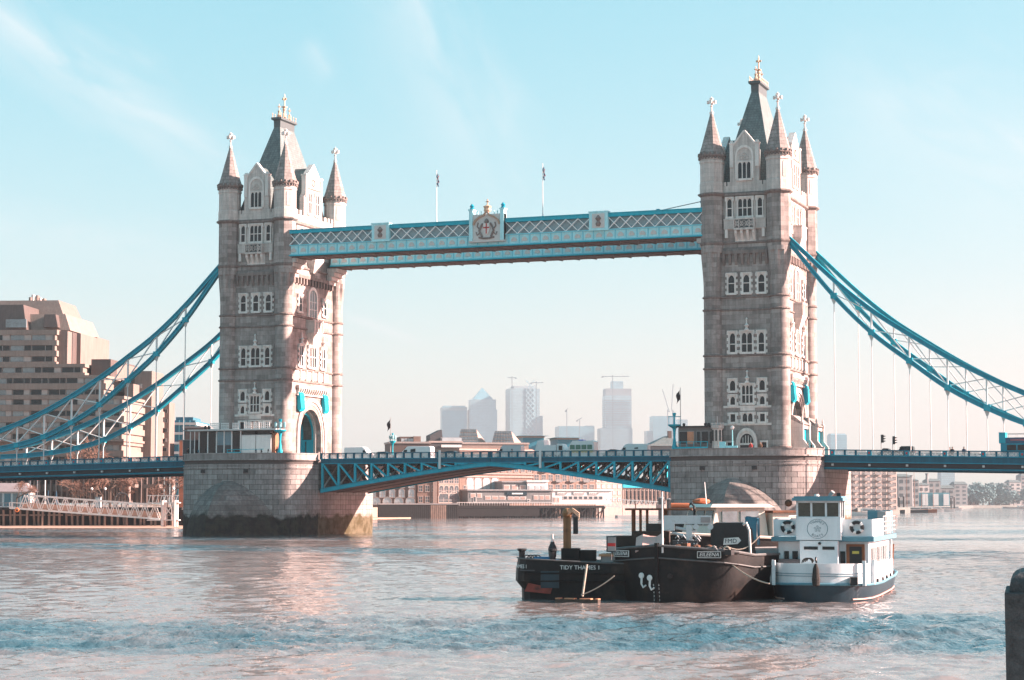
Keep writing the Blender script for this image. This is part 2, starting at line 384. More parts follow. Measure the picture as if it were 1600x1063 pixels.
def pier(loc, label):
    P = thing('bridge_pier', label, 'bridge pier', loc, 0, 'granite river piers of the bridge')
    core = plan_front(48, .13); back = [(-x,-y) for x, y in core]
    MB().prism(core+back, -1., 12.0).build('core', joint_m, P)
    for s in (-1,1): MB().box(min(s*PW,s*(PW-.2)), max(s*PW,s*(PW-.2)), -PS+.02, PS, -1., 11.99).build('side_wall', pierside_m, P)
    MB().prism([(-x,-y) for x,y in plan_front(40,.02)], -1., 12.).build('rear_wall', pierside_m, P, 40)
    for row in range(15):
        z = -.8+row*ROWH; par = row % 2
        for k in range(NB+par):
            o = link('stone', BLK[par,k], P, (0,0,z))
    f2 = plan_front(60)
    def band(sh, z0, z1, nm='string_course', m=pier_m):
        pts = plan_front(60, sh); full = pts+[(-x,-y) for x,y in pts]; inn = plan_front(60, .9); inn = inn+[(-x,-y) for x,y in inn]
        b = MB(); n = len(full)
        vs = [(x,y,z) for z in (z0,z1) for x,y in full]+[(x,y,z) for z in (z0,z1) for x,y in inn]; fs = []
        for i in range(n):
            j = (i+1)%n; fs += [(i,j,n+j,n+i),(n+i,n+j,3*n+j,3*n+i),(2*n+j,2*n+i,3*n+i,3*n+j),(j,i,2*n+i,2*n+j)]
        b.add(vs, fs).build(nm, m, P, 35)
    band(-.10, 10.62, 10.78); band(-.06, 11.12, 11.24); band(-.16, 11.86, 12.06)
    # parapet of dressed blocks on the rounded fronts, coping above
    par_o = resample(plan_front(240, .02), 17*3); par_i = resample(plan_front(240, .5), 17*3)
    for k in range(17): slab(par_o[k*3:k*3+4], par_i[k*3:k*3+4], 12.06, 12.86).build('parapet_stone', pier_m, P)
    slab(resample(plan_front(240, -.06), 40), resample(plan_front(240, .58), 40), 12.86, 13.02).build('coping', pier_m, P, 40)
    for s in (-1,1):
        MB().box(min(s*11.4,s*10.95), max(s*11.4,s*10.95), -9.0, -8.6, 12.06, 13.3).build('end_post', pier_m, P)
    full = plan_front(40,.3); MB().prism(full+[(-x,-y) for x,y in full], 12.005, 12.02).build('platform_paving', paving, P)
    MB().box(-11.3,11.3,-7.2,7.2,12.022,12.05).build('roadway', tarmac, P)
    # pointed cutwater, coursed like the pier
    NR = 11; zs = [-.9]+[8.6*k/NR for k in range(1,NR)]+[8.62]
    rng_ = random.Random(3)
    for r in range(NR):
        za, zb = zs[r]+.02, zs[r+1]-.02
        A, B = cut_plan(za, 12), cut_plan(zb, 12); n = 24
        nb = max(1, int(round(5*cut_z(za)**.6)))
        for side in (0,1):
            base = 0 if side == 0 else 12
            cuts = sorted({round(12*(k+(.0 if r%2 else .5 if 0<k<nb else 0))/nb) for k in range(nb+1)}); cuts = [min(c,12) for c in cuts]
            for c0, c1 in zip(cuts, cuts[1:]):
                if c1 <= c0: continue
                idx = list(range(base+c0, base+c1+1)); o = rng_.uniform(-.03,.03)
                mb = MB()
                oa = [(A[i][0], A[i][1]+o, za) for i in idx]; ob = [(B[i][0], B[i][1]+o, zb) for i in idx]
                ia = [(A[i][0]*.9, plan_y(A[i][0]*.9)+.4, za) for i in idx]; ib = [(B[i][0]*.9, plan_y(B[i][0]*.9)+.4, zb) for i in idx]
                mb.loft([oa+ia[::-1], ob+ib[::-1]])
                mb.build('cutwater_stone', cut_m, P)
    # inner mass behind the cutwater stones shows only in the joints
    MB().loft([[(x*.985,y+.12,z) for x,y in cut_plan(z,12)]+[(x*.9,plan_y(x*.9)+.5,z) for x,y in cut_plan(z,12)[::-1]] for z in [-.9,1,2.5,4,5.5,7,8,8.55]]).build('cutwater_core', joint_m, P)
    for x in (-4.6, 3.2): MB().bc(x, plan_y(x)-.0, 10.15, .7, .5, .55).build('weep_hole', black, P)
    return P
pier((-41.15,0,0), 'northern granite river pier with rounded front, far from the moored boats')
pier((41.15,0,0), 'southern granite river pier with pointed cutwater, right behind the moored boats')
# ================================================================ main towers
TX, TY = 5.1, 9.3                        # turret axes
WF, WS = 9.62, 5.55                      # wall planes front, side
def Tfront(u, w, z): return (u, -WF-w, z)
def Tback(u, w, z): return (-u, WF+w, z)
def Tside(s):
    return (lambda u, w, z: (WS+w, u, z)) if s > 0 else (lambda u, w, z: (-WS-w, -u, z))
def lancet(x0, x1, z0, z1, n=5):
    w = x1-x0; c = (x0+x1)/2; zs = z1-w*.8; pts = [(x0,z0),(x1,z0),(x1,zs)]
    for i in range(1,n): 
        t = i/n; pts.append((x1-(w/2)*(t**1.6), zs+(z1-zs)*sin(t*pi/2)))
    pts.append((c,z1))
    for i in range(n-1,0,-1):
        t = i/n; pts.append((x0+(w/2)*(t**1.6), zs+(z1-zs)*sin(t*pi/2)))
    pts.append((x0,zs)); return pts
def window(parent, T, u, z0, z1, w, lights=1, transom=None, arched=True, frame=.24, quoin=True, hood=True, glass=None, proud=.22):
    b = MB(T); h = z1-z0
    b.box(u-w/2, u+w/2, -.3, .06, z0, z1)
    b.box(u-w/2, u-w/2+frame, -.3, proud, z0, z1); b.box(u+w/2-frame, u+w/2, -.3, proud, z0, z1)
    b.box(u-w/2+frame, u+w/2-frame, -.3, proud-.01, z1-frame*.9, z1-.002); b.box(u-w/2-.08, u+w/2+.08, -.3, proud+.08, z0-.16, z0+.16)
    if hood: b.box(u-w/2-.14, u+w/2+.14, -.3, proud+.12, z1, z1+.14); b.box(u-w/2-.14,u-w/2+.02,-.3,proud+.1,z1-.5,z1-.01); b.box(u+w/2-.02,u+w/2+.14,-.3,proud+.1,z1-.5,z1-.01)
    lw = (w-2*frame)/lights; x0 = u-w/2+frame
    for i in range(1, lights): b.box(x0+i*lw-.07, x0+i*lw+.07, -.3, proud-.04, z0+.16, z1-frame*.9)
    if transom:
        zt = z0+h*transom; b.box(x0, u+w/2-frame, -.3, proud-.05, zt-.06, zt+.06)
    if quoin:
        nq = max(3, int(h/.42))
        for k in range(nq):
            e = .24 if k % 2 == 0 else .0
            if e:
                za = z0+h*k/nq
                b.box(u-w/2-e, u-w/2+.01, -.3, proud-.08, za, za+h/nq); b.box(u+w/2-.01, u+w/2+e, -.3, proud-.08, za, za+h/nq)
    wo_ = b.build('window', trim, parent)
    for i in range(lights):
        a0, a1 = x0+i*lw+(.08 if i else .02), x0+(i+1)*lw-(.08 if i < lights-1 else .02)
        zt = (z0+h*transom) if transom else None
        def pane(za, zb, pointed):
            p = lancet(a0,a1,za,zb) if pointed else [(a0,za),(a1,za),(a1,zb),(a0,zb)]
            mb = MB(T); mb.loft([[(x,.045,z) for x,z in p],[(x,.085,z) for x,z in p]]); mb.build('pane', glass or glass_d, wo_)
        if zt: pane(z0+.18, zt-.08, False); pane(zt+.08, z1-frame-.02, arched)
        else: pane(z0+.18, z1-frame-.02, arched)
    return wo_
def arch_pts(hw, zs, za, n=14, cx=0.):
    """pointed-round arch curve from +hw to -hw springing at zs with apex za"""
    out = []
    for i in range(n+1):
        a = pi*i/n; c_ = cos(a); s_ = sin(a)
        out.append((cx+hw*c_, zs+(za-zs)*(s_**.92)))
    return out
def arch_ring(b, hw0, za0, hw1, za1, zs, zb, w0, w1, n=16):
    """moulded order between an inner and an outer arch curve, with jambs down to zb"""
    I = [(hw0,zb)]+arch_pts(hw0,zs,za0,n)+[(-hw0,zb)]; O = [(hw1,zb)]+arch_pts(hw1,zs,za1,n)+[(-hw1,zb)]
    for i in range(len(I)-1):
        p = [I[i],O[i],O[i+1],I[i+1]]
        b.loft([[(x,w0,z) for x,z in p],[(x,w1,z) for x,z in p]])
def finial(b, c, s, n=6):
    """stone spike with a cross, c = base point, s = total height"""
    x,y,z = c
    b.lathe([(.30*s/2.6,0),(.34*s/2.6,.1*s),(.16*s/2.6,.2*s),(.13*s/2.6,.42*s),(.26*s/2.6,.46*s),(.11*s/2.6,.5*s),(.10*s/2.6,.93*s),(.03,s)], n, c)
    b.bc(x, y, z+.68*s, .42*s, .13*s, .10*s); b.bc(x, y, z+.68*s, .13*s, .42*s, .10*s)
    for dx in (-1,1): b.bc(x+dx*.2*s, y, z+.68*s, .09*s, .15*s, .17*s); b.bc(x, y+dx*.2*s, z+.68*s, .15*s, .09*s, .17*s)
    b.bc(x, y, z+.86*s, .17*s, .17*s, .10*s)
OCT = pi/8
def make_tower(loc, label):
    P = thing('bridge_tower', label, 'tower', loc, 0, 'gothic stone towers of the bridge')
    # --- shaft: portal storey with the road arch through it, solid above
    b = MB()
    for s in (-1,1): b.box(-5.5,5.5, min(s*5.2,s*WF), max(s*5.2,s*WF), 12., 25.)
    A = [(5.2,12.)]+arch_pts(3.9,16.0,20.6,18)+[(-5.2,12.)]
    for x0,x1 in ((-5.48,-4.2),(4.2,5.48)):
        I = arch_pts(3.9,16.0,20.6,18)
        for i in range(len(I)-1):
            (a,za),(c,zc) = I[i],I[i+1]; b.ex([(a,za),(c,zc),(c,24.99),(a,24.99)], 'x', x0, x1)
        for s in (-1,1): b.box(x0,x1,min(s*3.9,s*5.21),max(s*3.9,s*5.21),12.,24.98)
    b.box(-5.5,5.5,-5.2,5.2,22.5,24.9); b.box(-5.5,5.5,-WF,WF,25.,44.)
    b.box(-5.5,5.5,-WF,WF,44.,51.4)
    b.build('shaft', granite, P)
    # --- corner turrets
    for sx in (-1,1):
        for sy in (-1,1):
            c = (sx*TX, sy*TY, 0); n = 24
            rings = [[(c[0]+r*cos(OCT+2*pi*i/n), c[1]+r*sin(OCT+2*pi*i/n), z) for i in range(n)] for r,z in ((1.75,12.),(1.75,12.5),(1.5,13.1),(1.42,13.4),(1.42,37.6))]
            for z,ro,rg in ((38.6,1.47,1.41),(40.,1.58,1.38),(41.4,1.70,1.36),(42.3,1.76,1.38),(42.55,1.77,1.74),(43.2,1.78,1.74)):   # broached change from round to octagon, with pointed grooves
                rings.append([(c[0]+(rg if i%3 == 0 else ro)*cos(OCT+2*pi*i/n), c[1]+(rg if i%3 == 0 else ro)*sin(OCT+2*pi*i/n), z) for i in range(n)])
            t_ = MB().loft(rings).build('turret', granite_r, P, 30)
            MB().lathe([(1.78,43.2),(1.78,51.4)], 8, c, OCT).build('turret_shaft', granite, t_)
            up = MB().lathe([(1.90,51.5),(1.90,53.1),(1.82,53.2),(1.82,56.1),(1.93,56.15),(1.93,56.5),(1.84,56.55),(1.84,57.0)], 8, c, OCT).build('turret_lantern', port, t_)
            pn = MB()
            for k in range(8):
                a = k*pi/4; 
                def TT(u,w,z,a=a,c=c): return (c[0]+(1.685+w)*cos(a)-u*sin(a), c[1]+(1.685+w)*sin(a)+u*cos(a), z)
                q = MB(TT); q.loft([[(x,-.02,z) for x,z in lancet(-.3,.3,53.5,55.9)],[(x,.05,z) for x,z in lancet(-.3,.3,53.5,55.9)]]); pn.v += [] ; 
                o = len(pn.v); pn.v += q.v; pn.f += [tuple(i+o for i in f) for f in q.f]
            pn.build('lancet_panel', port, t_)
            cr = MB().lathe([(1.84,56.95),(2.16,57.15),(2.18,57.35),(2.0,57.4)], 8, c, OCT)
            for k in range(24):
                a = 2*pi*k/24; cr.bc(c[0]+1.95*cos(a), c[1]+1.95*sin(a), 56.9, .22,.22,.34)
            for k in range(16):
                a = 2*pi*k/16+.1; cr.bc(c[0]+1.98*cos(a), c[1]+1.98*sin(a), 57.5, .3,.3,.3)
            cr.build('turret_cornice', course_m, t_)
            MB().lathe([(2.03,57.38),(1.62,58.6),(.22,63.85)], 8, c, OCT).build('spire', spire_m, t_)
            fb = MB(); finial(fb, (c[0],c[1],63.75), 2.75); fb.build('cross_finial', trim, t_)
            for z, e, hh in ((13.3,.12,.2),(25.,.2,.28),(26.95,.2,.3),(33.8,.2,.28),(35.7,.2,.28)):
                MB().lathe([(1.42,z-.1),(1.42+e,z),(1.42+e,z+hh*.6),(1.42,z+hh)], n, c, OCT).build('turret_band', course_m, t_)
            for z, e, hh in ((43.9,.16,.3),(51.3,.42,.35)):
                MB().lathe([(1.78,z-.3),(1.78+e,z),(1.78+e,z+hh*.6),(1.72,z+hh)], 8, c, OCT).build('turret_band', course_m, t_)
    # --- string courses round the walls
    for z, e, hh in ((25.,.16,.28),(26.95,.16,.3),(33.8,.16,.28),(35.7,.16,.28),(43.9,.2,.3),(51.1,.4,.5)):
        mb = MB()
        for T, hw in ((Tfront,4.6),(Tback,4.6),(Tside(1),8.6),(Tside(-1),8.6)):
            q = MB(T); q.ex([(-.05,z-e*.8),(e,z-.02),(e,z+hh*.6),(-.05,z+hh)], 'x', -hw, hw) ; o = len(mb.v); mb.v += q.v; mb.f += [tuple(i+o for i in f) for f in q.f]
        mb.build('string_course', course_m, P)
    # --- front and back faces
    for T in (Tfront, Tback):
        o_ = .15
        for u in (-2.3,0,2.3): window(P,T,u+o_,36.25,39.3,1.4,1,.52)
        for u,w,l in ((-2.2,1.3,1),(0,2.05,2),(2.2,1.3,1)): window(P,T,u+o_,27.35,30.6,w,l,.42)
        for u in (-2.25,2.25):
            window(P,T,u+o_,21.6,23.5,1.3,1); window(P,T,u+o_,19.5,21.1,1.2,1); window(P,T,u+o_,16.95,18.5,1.2,1,arched=False,hood=False)
        window(P,T,o_,19.75,22.75,2.1,3,.45); window(P,T,o_,16.95,18.6,2.0,2,hood=False)
        b = MB(T)
        for z in (16.75,19.35): b.box(-3.55,3.75,-.1,.14,z-.17,z+.17)
        b.box(-.95,1.25,-.1,.1,18.75,19.2)
        b.build('white_band', trim, P)
        for zf in (22.85,30.7):                              # crocketed finial above the middle window
            q = MB(T); q.lathe([(.36,0),(.36,.2),(.2,.35),(.24,.6),(.42,.75),(.2,.95),(.1,1.1),(.1,1.6),(.2,1.7),(.03,1.95)],8,(o_,.25,zf)); q.build('window_finial', trim, P, 40)
        # machicolated corbel table
        b = MB(T)
        b.box(-3.4,3.4,-.1,.40,42.25,42.75); b.ex([(-.1,42.74),(.40,42.74),(-.1,43.4)],'x',-3.4,3.4)
        for k in range(8):
            u = -3.25+6.5*k/7; b.ex([(-.05,40.6),(.12,40.7),(.38,41.5),(.38,42.26),(-.05,42.26)],'x',u-.2,u+.2)
        b.build('corbel_table', course_m, P)
        # panelled stage with balcony
        b = MB(T); b.box(-3.1,3.2,-.1,.07,45.9,51.2); b.build('ashlar_panel', port, P)
        window(P,lambda u,w,z,T=T: T(u,w+.07,z),.05,47.75,50.75,2.5,3,.47,quoin=False,frame=.22)
        for u in (-2.3,2.35): window(P,lambda u_,w,z,T=T: T(u_,w+.07,z),u,47.75,50.75,1.05,1,.47,quoin=False,frame=.18)
        b = MB(T)
        b.box(-3.15,3.25,-.1,.42,46.0,46.3); b.box(-3.15,3.25,.28,.40,46.3,47.35) ; b.box(-3.2,3.3,.22,.48,47.35,47.55)
        b.box(-1.5,1.7,-.1,1.15,45.75,46.05); b.box(-1.55,1.75,1.0,1.2,47.3,47.5)
        for u in (-1.5,-.75,.85,1.58): b.box(u,u+.12,1.02,1.16,46.05,47.3)
        for s_ in (-1.5,1.6): b.box(s_,s_+.1,.4,1.15,46.05,47.32)
        for k in range(4):
            u = -1.0+k*.75; b.torus((u,1.08,46.68),.27,.06,'y',10,4); b.beam((u-.3,1.08,46.2),(u+.3,1.08,47.2),.08,.08); b.beam((u+.3,1.08,46.2),(u-.3,1.08,47.2),.08,.08)
        b.build('balcony', port, P); q = MB(T); q.box(-.95,1.2,.85,.98,46.06,47.28); q.build('balcony_shade_sheet', lead, P)  # dark sheet added to stand in for shade behind the balcony openwork
        b = MB(T)
        for k in range(4):
            u = -1.25+k*.9; b.ex([(-.05,44.2),(.25,44.35),(.95,45.3),(.95,45.76),(-.05,45.76)],'x',u-.18,u+.18)
        b.box(-1.5,1.7,-.05,.14,44.1,45.7)
        for u in (-2.9,2.75): b.box(u-.14,u+.3,-.05,.34,44.7,46.01)
        b.build('balcony_corbel', trim, P)
        # parapet and gable
        b = MB(T)
        b.box(-3.6,3.6,-.4,.05,51.6,52.6)
        for u in (-3.05,-2.45,2.45,3.05): b.box(u-.2,u+.2,-.4,.05,52.6,53.2)
        b.build('parapet', port, P)
        g = MB(T); g.ex([(-2.25,51.6),(2.25,51.6),(2.25,55.4),(1.85,56.4),(1.85,58.5),(0,60.75),(-1.85,58.5),(-1.85,56.4),(-2.25,55.4)],'y',-.7,.02)
        gb = g.build('gable', port, P)
        for s in (-1,1):
            q = MB(T); q.box(s*1.95-.28,s*1.95+.28,-.6,.2,55.4,58.9); q.box(s*1.95-.36,s*1.95+.36,-.65,.28,58.9,59.1); q.loft([[(s*1.95-.26,-.5,59.1),(s*1.95+.26,-.5,59.1),(s*1.95+.26,.18,59.1),(s*1.95-.26,.18,59.1)],[(s*1.95-.2,-.3,59.4),(s*1.95+.2,-.3,59.4),(s*1.95+.2,.1,59.4),(s*1.95-.2,.1,59.4)]]); q.build('pinnacle', trim, gb)
        q = MB(T)
        for s in (-1,1): q.beam((s*1.85,-.3,58.6),(0,-.3,60.9),.85,.26)
        q.build('coping', trim, gb)
        q = MB(T); arch_ring(q,1.15,58.3,1.4,58.7,57.0,53.6,.0,.16,10); q.build('blind_arch', trim, gb)
        q = MB(T); q.torus((0,.05,57.15),.3,.07,'y',8,4); q.torus((-.42,.05,56.75),.26,.06,'y',8,4); q.torus((.42,.05,56.75),.26,.06,'y',8,4); q.build('trefoil', port, gb)
        window(P,lambda u_,w,z,T=T: T(u_,w+.02,z),0,53.45,56.25,2.25,3,None,quoin=False,frame=.16,hood=False,proud=.16)
        q = MB(T); q.ex([(-2.1,52.),(2.1,52.),(1.75,58.4),(0,60.5),(-1.75,58.4)],'y',-4.6,-.7); q.build('gable_roof', slate, P)
        # door to the pier platform
        q = MB(T); arch_ring(q,1.05,15.35,1.3,15.75,13.9,12.,-.2,.22,10); arch_ring(q,1.3,15.75,1.6,16.2,13.9,12.,-.2,.4,10)
        q.build('door_arch', trim, P)
        q = MB(T); q.loft([[(x,.02,z) for x,z in [(1.05,12.)]+arch_pts(1.05,13.9,15.35,10)+[(-1.05,12.)]],[(x,.06,z) for x,z in [(1.05,12.)]+arch_pts(1.05,13.9,15.35,10)+[(-1.05,12.)]]]); dd = q.build('door', black, P)
        q = MB(T); q.box(-1.05,1.05,0,.14,13.65,13.95)
        for u in (-.6,-.2,.2,.6): q.box(u-.05,u+.05,0,.12,13.95,15.2-abs(u)*.7)
        q.build('fanlight', trim, dd)
        for u in (-2.55,2.6): window(P,T,u,12.5,14.3,1.25,1,None,arched=False,quoin=False,hood=False)
    # --- side faces over the roadway
    for s in (1,-1):
        T = Tside(s)
        q = MB(T); arch_ring(q,3.5,20.3,3.95,20.85,16.,12.,-1.3,-.9); arch_ring(q,3.95,20.85,4.4,21.4,16.,12.,-.9,-.35); arch_ring(q,4.4,21.4,4.8,21.9,16.,12.,-.6,.02); arch_ring(q,4.8,21.9,5.3,22.5,16.,12.,-.3,.22)
        q.build('road_arch', port, P)
        q = MB(T)
        q.box(-5.6,5.6,-.1,.55,23.9,24.4); q.box(-5.6,5.6,-.1,.3,22.75,23.0)
        for k in range(14):
            u = -5.2+k*.8; q.ex([(-.05,23.),(.1,23.),(.48,23.6),(.48,23.91),(-.05,23.91)],'x',u-.14,u+.14)
        q.build('arcaded_cornice', port, P)
        for u in (-4.5,4.5):
            q = MB(T); q.ex([(.05,20.6),(.4,20.1),(.8,20.6),(.55,23.0),(.05,23.4)],'x',u-.75,u+.75); q.box(u-.8,u+.8,.5,.66,22.4,22.6)
            q.build('lamp_hood', teal, P)
        # traceried panels between the first and second courses
        q = MB(T)
        for k in range(6):
            u = -5.5+k*2.2; q.box(u-.8,u+.8,-.05,.07,25.5,26.8); q.box(u-.1+1.1,u+.1+1.1,-.05,.3,25.3,27.) if k < 5 else None
        q.build('shield_panel', trim, P)
        for u,w,l in ((-4.1,1.7,2),(0,3.,4),(4.1,1.7,2)): window(P,T,u,27.5,31.2,w,l,.5)
        for u in (-4.1,0,4.1):
            q = MB(T); q.lathe([(.3,0),(.3,.2),(.15,.4),(.4,.8),(.15,1.),(.1,1.6),(.03,1.9)],8,(u,.25,31.3)); q.build('window_finial', trim, P, 40)
        # oriel balcony on a tapering corbel
        q = MB(T); R_ = [(-2.,0),(-1.5,1.2),(1.5,1.2),(2.,0)]
        def rr(k,z): return [(x*k, -.05 if w==0 else w*k, z) for x,w in R_]
        q.loft([rr(.25,30.9),rr(.55,32.),rr(.75,32.6),rr(1.,33.3),rr(1.,33.6)]); q.build('oriel_corbel', port, P)
        q = MB(T); q.loft([rr(1.,33.6),rr(.98,35.2)]); q.loft([rr(1.06,35.2),rr(1.06,35.45)])
        for x in (-1.5,-.5,.5,1.5): q.box(x-.12,x+.12,1.1,1.32,33.5,35.6)
        q.build('oriel', port, P)
        # tall pointed window
        q = MB(T); arch_ring(q,1.35,40.6,1.75,41.1,39.2,36.,-.2,.24,12); q.box(-1.4,1.4,-.2,.04,36.,40.2); 
        for u in (-.45,.45): q.box(u-.06,u+.06,-.1,.18,36.,40.3)
        for z in (37.3,38.6): q.box(-1.35,1.35,-.1,.15,z-.05,z+.05)
        q.build('great_window', trim, P)
        gp = [(1.35,36.1)]+arch_pts(1.35,39.2,40.6,10)+[(-1.35,36.1)]
        q = MB(T); q.loft([[(x,.05,z) for x,z in gp],[(x,.08,z) for x,z in gp]]); q.build('great_window_glass', glass_l, P)
        for u in (-4.6,4.6): window(P,T,u,36.5,39.4,1.5,1,.5)
        q = MB(T); q.box(-7.4,7.4,-.1,.45,42.2,42.7)
        for k in range(14): q.box(-7.+k*1.077-.2,-7.+k*1.077+.2,-.05,.4,41.2,42.21)
        q.build('corbel_table', course_m, P)
        # upper panelled stage, balcony and gable
        q = MB(T); q.box(-6.,6.,-.1,.07,45.9,51.1); q.build('ashlar_panel', port, P)
        for u,w,l in ((-3.6,1.5,2),(0,2.6,3),(3.6,1.5,2)): window(P,lambda u_,w_,z,T=T: T(u_,w_+.07,z),u,47.4,50.4,w,l,.47,quoin=False)
        q = MB(T); q.loft([rr(.4,43.4),rr(.8,44.6),rr(1.1,45.4),rr(1.1,47.1)]); q.loft([rr(1.18,47.1),rr(1.18,47.3)]); q.build('upper_oriel', port, P)
        q = MB(T); q.box(-7.6,7.6,-.4,.05,51.6,52.7)
        for k in range(12):
            u = -7.3+k*1.33
            if abs(u) > 3.4: q.box(u-.34,u+.34,-.4,.05,52.7,53.5)
        q.build('parapet', port, P)
        g = MB(T); g.ex([(-3.4,51.6),(3.4,51.6),(3.4,56.),(2.7,57.),(2.7,59.2),(0,61.6),(-2.7,59.2),(-2.7,57.),(-3.4,56.)],'y',-.8,.02); gb = g.build('gable', port, P)
        q = MB(T)
        for k in (-1,1): q.beam((k*2.7,-.35,59.3),(0,-.35,61.8),.95,.28)
        q.build('coping', trim, gb)
        for k in (-1,1):
            q = MB(T); q.box(k*2.8-.3,k*2.8+.3,-.6,.24,56.,59.6); q.box(k*2.8-.4,k*2.8+.4,-.7,.32,59.6,59.85); q.build('pinnacle', trim, gb)
        for k in (-1,1): window(P,lambda u_,w_,z,T=T: T(u_,w_+.02,z),k*1.35,53.2,57.,1.5,2,.55,quoin=False,frame=.18,proud=.16)
        q = MB(T); q.torus((0,.05,58.7),.55,.1,'y',12,4); q.box(-2.3,2.3,-.02,.14,57.5,57.7); q.build('rose', course_m, gb)
        q = MB(T); q.ex([(-3.2,52.),(3.2,52.),(2.6,59.),(0,61.3),(-2.6,59.)],'y',-3.6,-.8); q.build('gable_roof', slate, P)
    # --- steep hipped roof with ridge platform and gilded finials
    MB().loft([[(-a,-b_,z),(a,-b_,z),(a,b_,z),(-a,b_,z)] for a,b_,z in ((4.3,8.4,52.2),(2.1,5.2,61.5),(.55,2.55,68.3))]).build('roof', slate, P)
    MB().bc(0,0,52.3,10.6,18.6,.5).build('roof_gutter', lead, P)
    q = MB(); q.loft([[(-a,-b_,z),(a,-b_,z),(a,b_,z),(-a,b_,z)] for a,b_,z in ((.6,2.6,68.2),(.62,2.62,69.3),(.95,2.95,69.5),(.95,2.95,69.85))]); q.build('ridge_platform', lead, P)
    for y,s in ((0,4.6),(-1.9,2.5),(1.9,2.5)):
        q = MB(); q.lathe([(.42,0),(.3,.3),(.36,.5),(.16,.9),(.22,1.2)],8,(0,y,69.8)); q.lathe([(.3*s/4,0),(.2*s/4,.35*s),(.28*s/4,.4*s),(.1*s/4,.55*s),(.09*s/4,.9*s),(.03,s)],8,(0,y,69.8)); q.bc(0,y,69.8+.8*s,.2*s*.9,.1,.07*s); q.bc(0,y,69.8+.8*s,.1,.2*s*.9,.07*s); q.bc(0,y,69.8+.5*s,.16*s,.16*s,.04*s)
        q.build('gilt_finial', gold, P)
    for x in (-.8,.8):
        for k in range(7): q = MB(); q.lathe([(.08,0),(.05,.5),(.13,.6),(.02,.9)],5,(x,-2.7+k*.9,69.8)); q.build('cresting_spike', gold, P)
    pass
    # --- steel vault ribs and gates inside the road arch
    for k in range(5):
        q = MB(); x = -4.1+k*2.05; arch_ring(q,3.45,19.9,3.85,20.5,16.,12.1,x-.16,x+.16,14); 
        q.v = [(w,u,z) for u,w,z in q.v]; q.build('vault_rib', teal, P)
    MB().box(-4.2,4.2,-5.1,5.1,20.9,22.4).build('vault_ceiling', dgrey, P)
    for s in (-1,1):
        q = MB()
        for k in range(6): q.box(-4.1+k*1.4,-4.1+k*1.4+1.15,min(s*3.55,s*3.7),max(s*3.55,s*3.7),12.2,15.4)
        q.box(-4.2,4.2,min(s*3.5,s*3.75),max(s*3.5,s*3.75),15.4,15.7); q.build('gate_panel', teal, P)
    return P
tower = make_tower((-41.15,0,0), 'northern stone tower, left of the high walkways, with sunlit arch facing the river span')
copy_tree(tower, None, (41.15,0,0), None, 'southern stone tower, right of the high walkways, above the moored boats')
# ================================================================ high walkways
under = M('girder_underside', (.17,.10,.085), .8, .3, .8, .2, 6, streak=.3)
grille = M('walkway_glazing', (.24,.32,.35), .25, .3, .7, .05, 4, spec=.5)
BAYS = ((-34.75,-19.8),(-16.9,-2.95),(2.95,16.9),(19.8,34.75))
LAT = {}
def lat_mesh(L, H, sgn):
    return MB().beam((-sgn*L/2,0,0),(sgn*L/2,0,H),.10,.31,(0,1,0)).mesh('lattice_bar', M('lattice_white',(.90,.88,.86),.6,.05,1.2,.05))
LAT = {s: lat_mesh(1.86,1.86,s) for s in (-1,1)}
arcm = MB(); arcm.box(-.46,.46,-.04,.02,-.34,.02); arcm.box(-.46,.46,-.09,-.03,-.36,-.26)
for k in range(6):
    a0, a1 = pi*k/6, pi*(k+1)/6; arcm.loft([[(.2*cos(a),y,.28*sin(a)-.16),(.42*cos(a),y,.46*sin(a)-.16),(.42*cos(b),y,.46*sin(b)-.16),(.2*cos(b),y,.28*sin(b)-.16)] for y in (-.09,-.03) for a,b in ((a0,a1),)])
arcm = arcm.mesh('arcade_panel', offw)
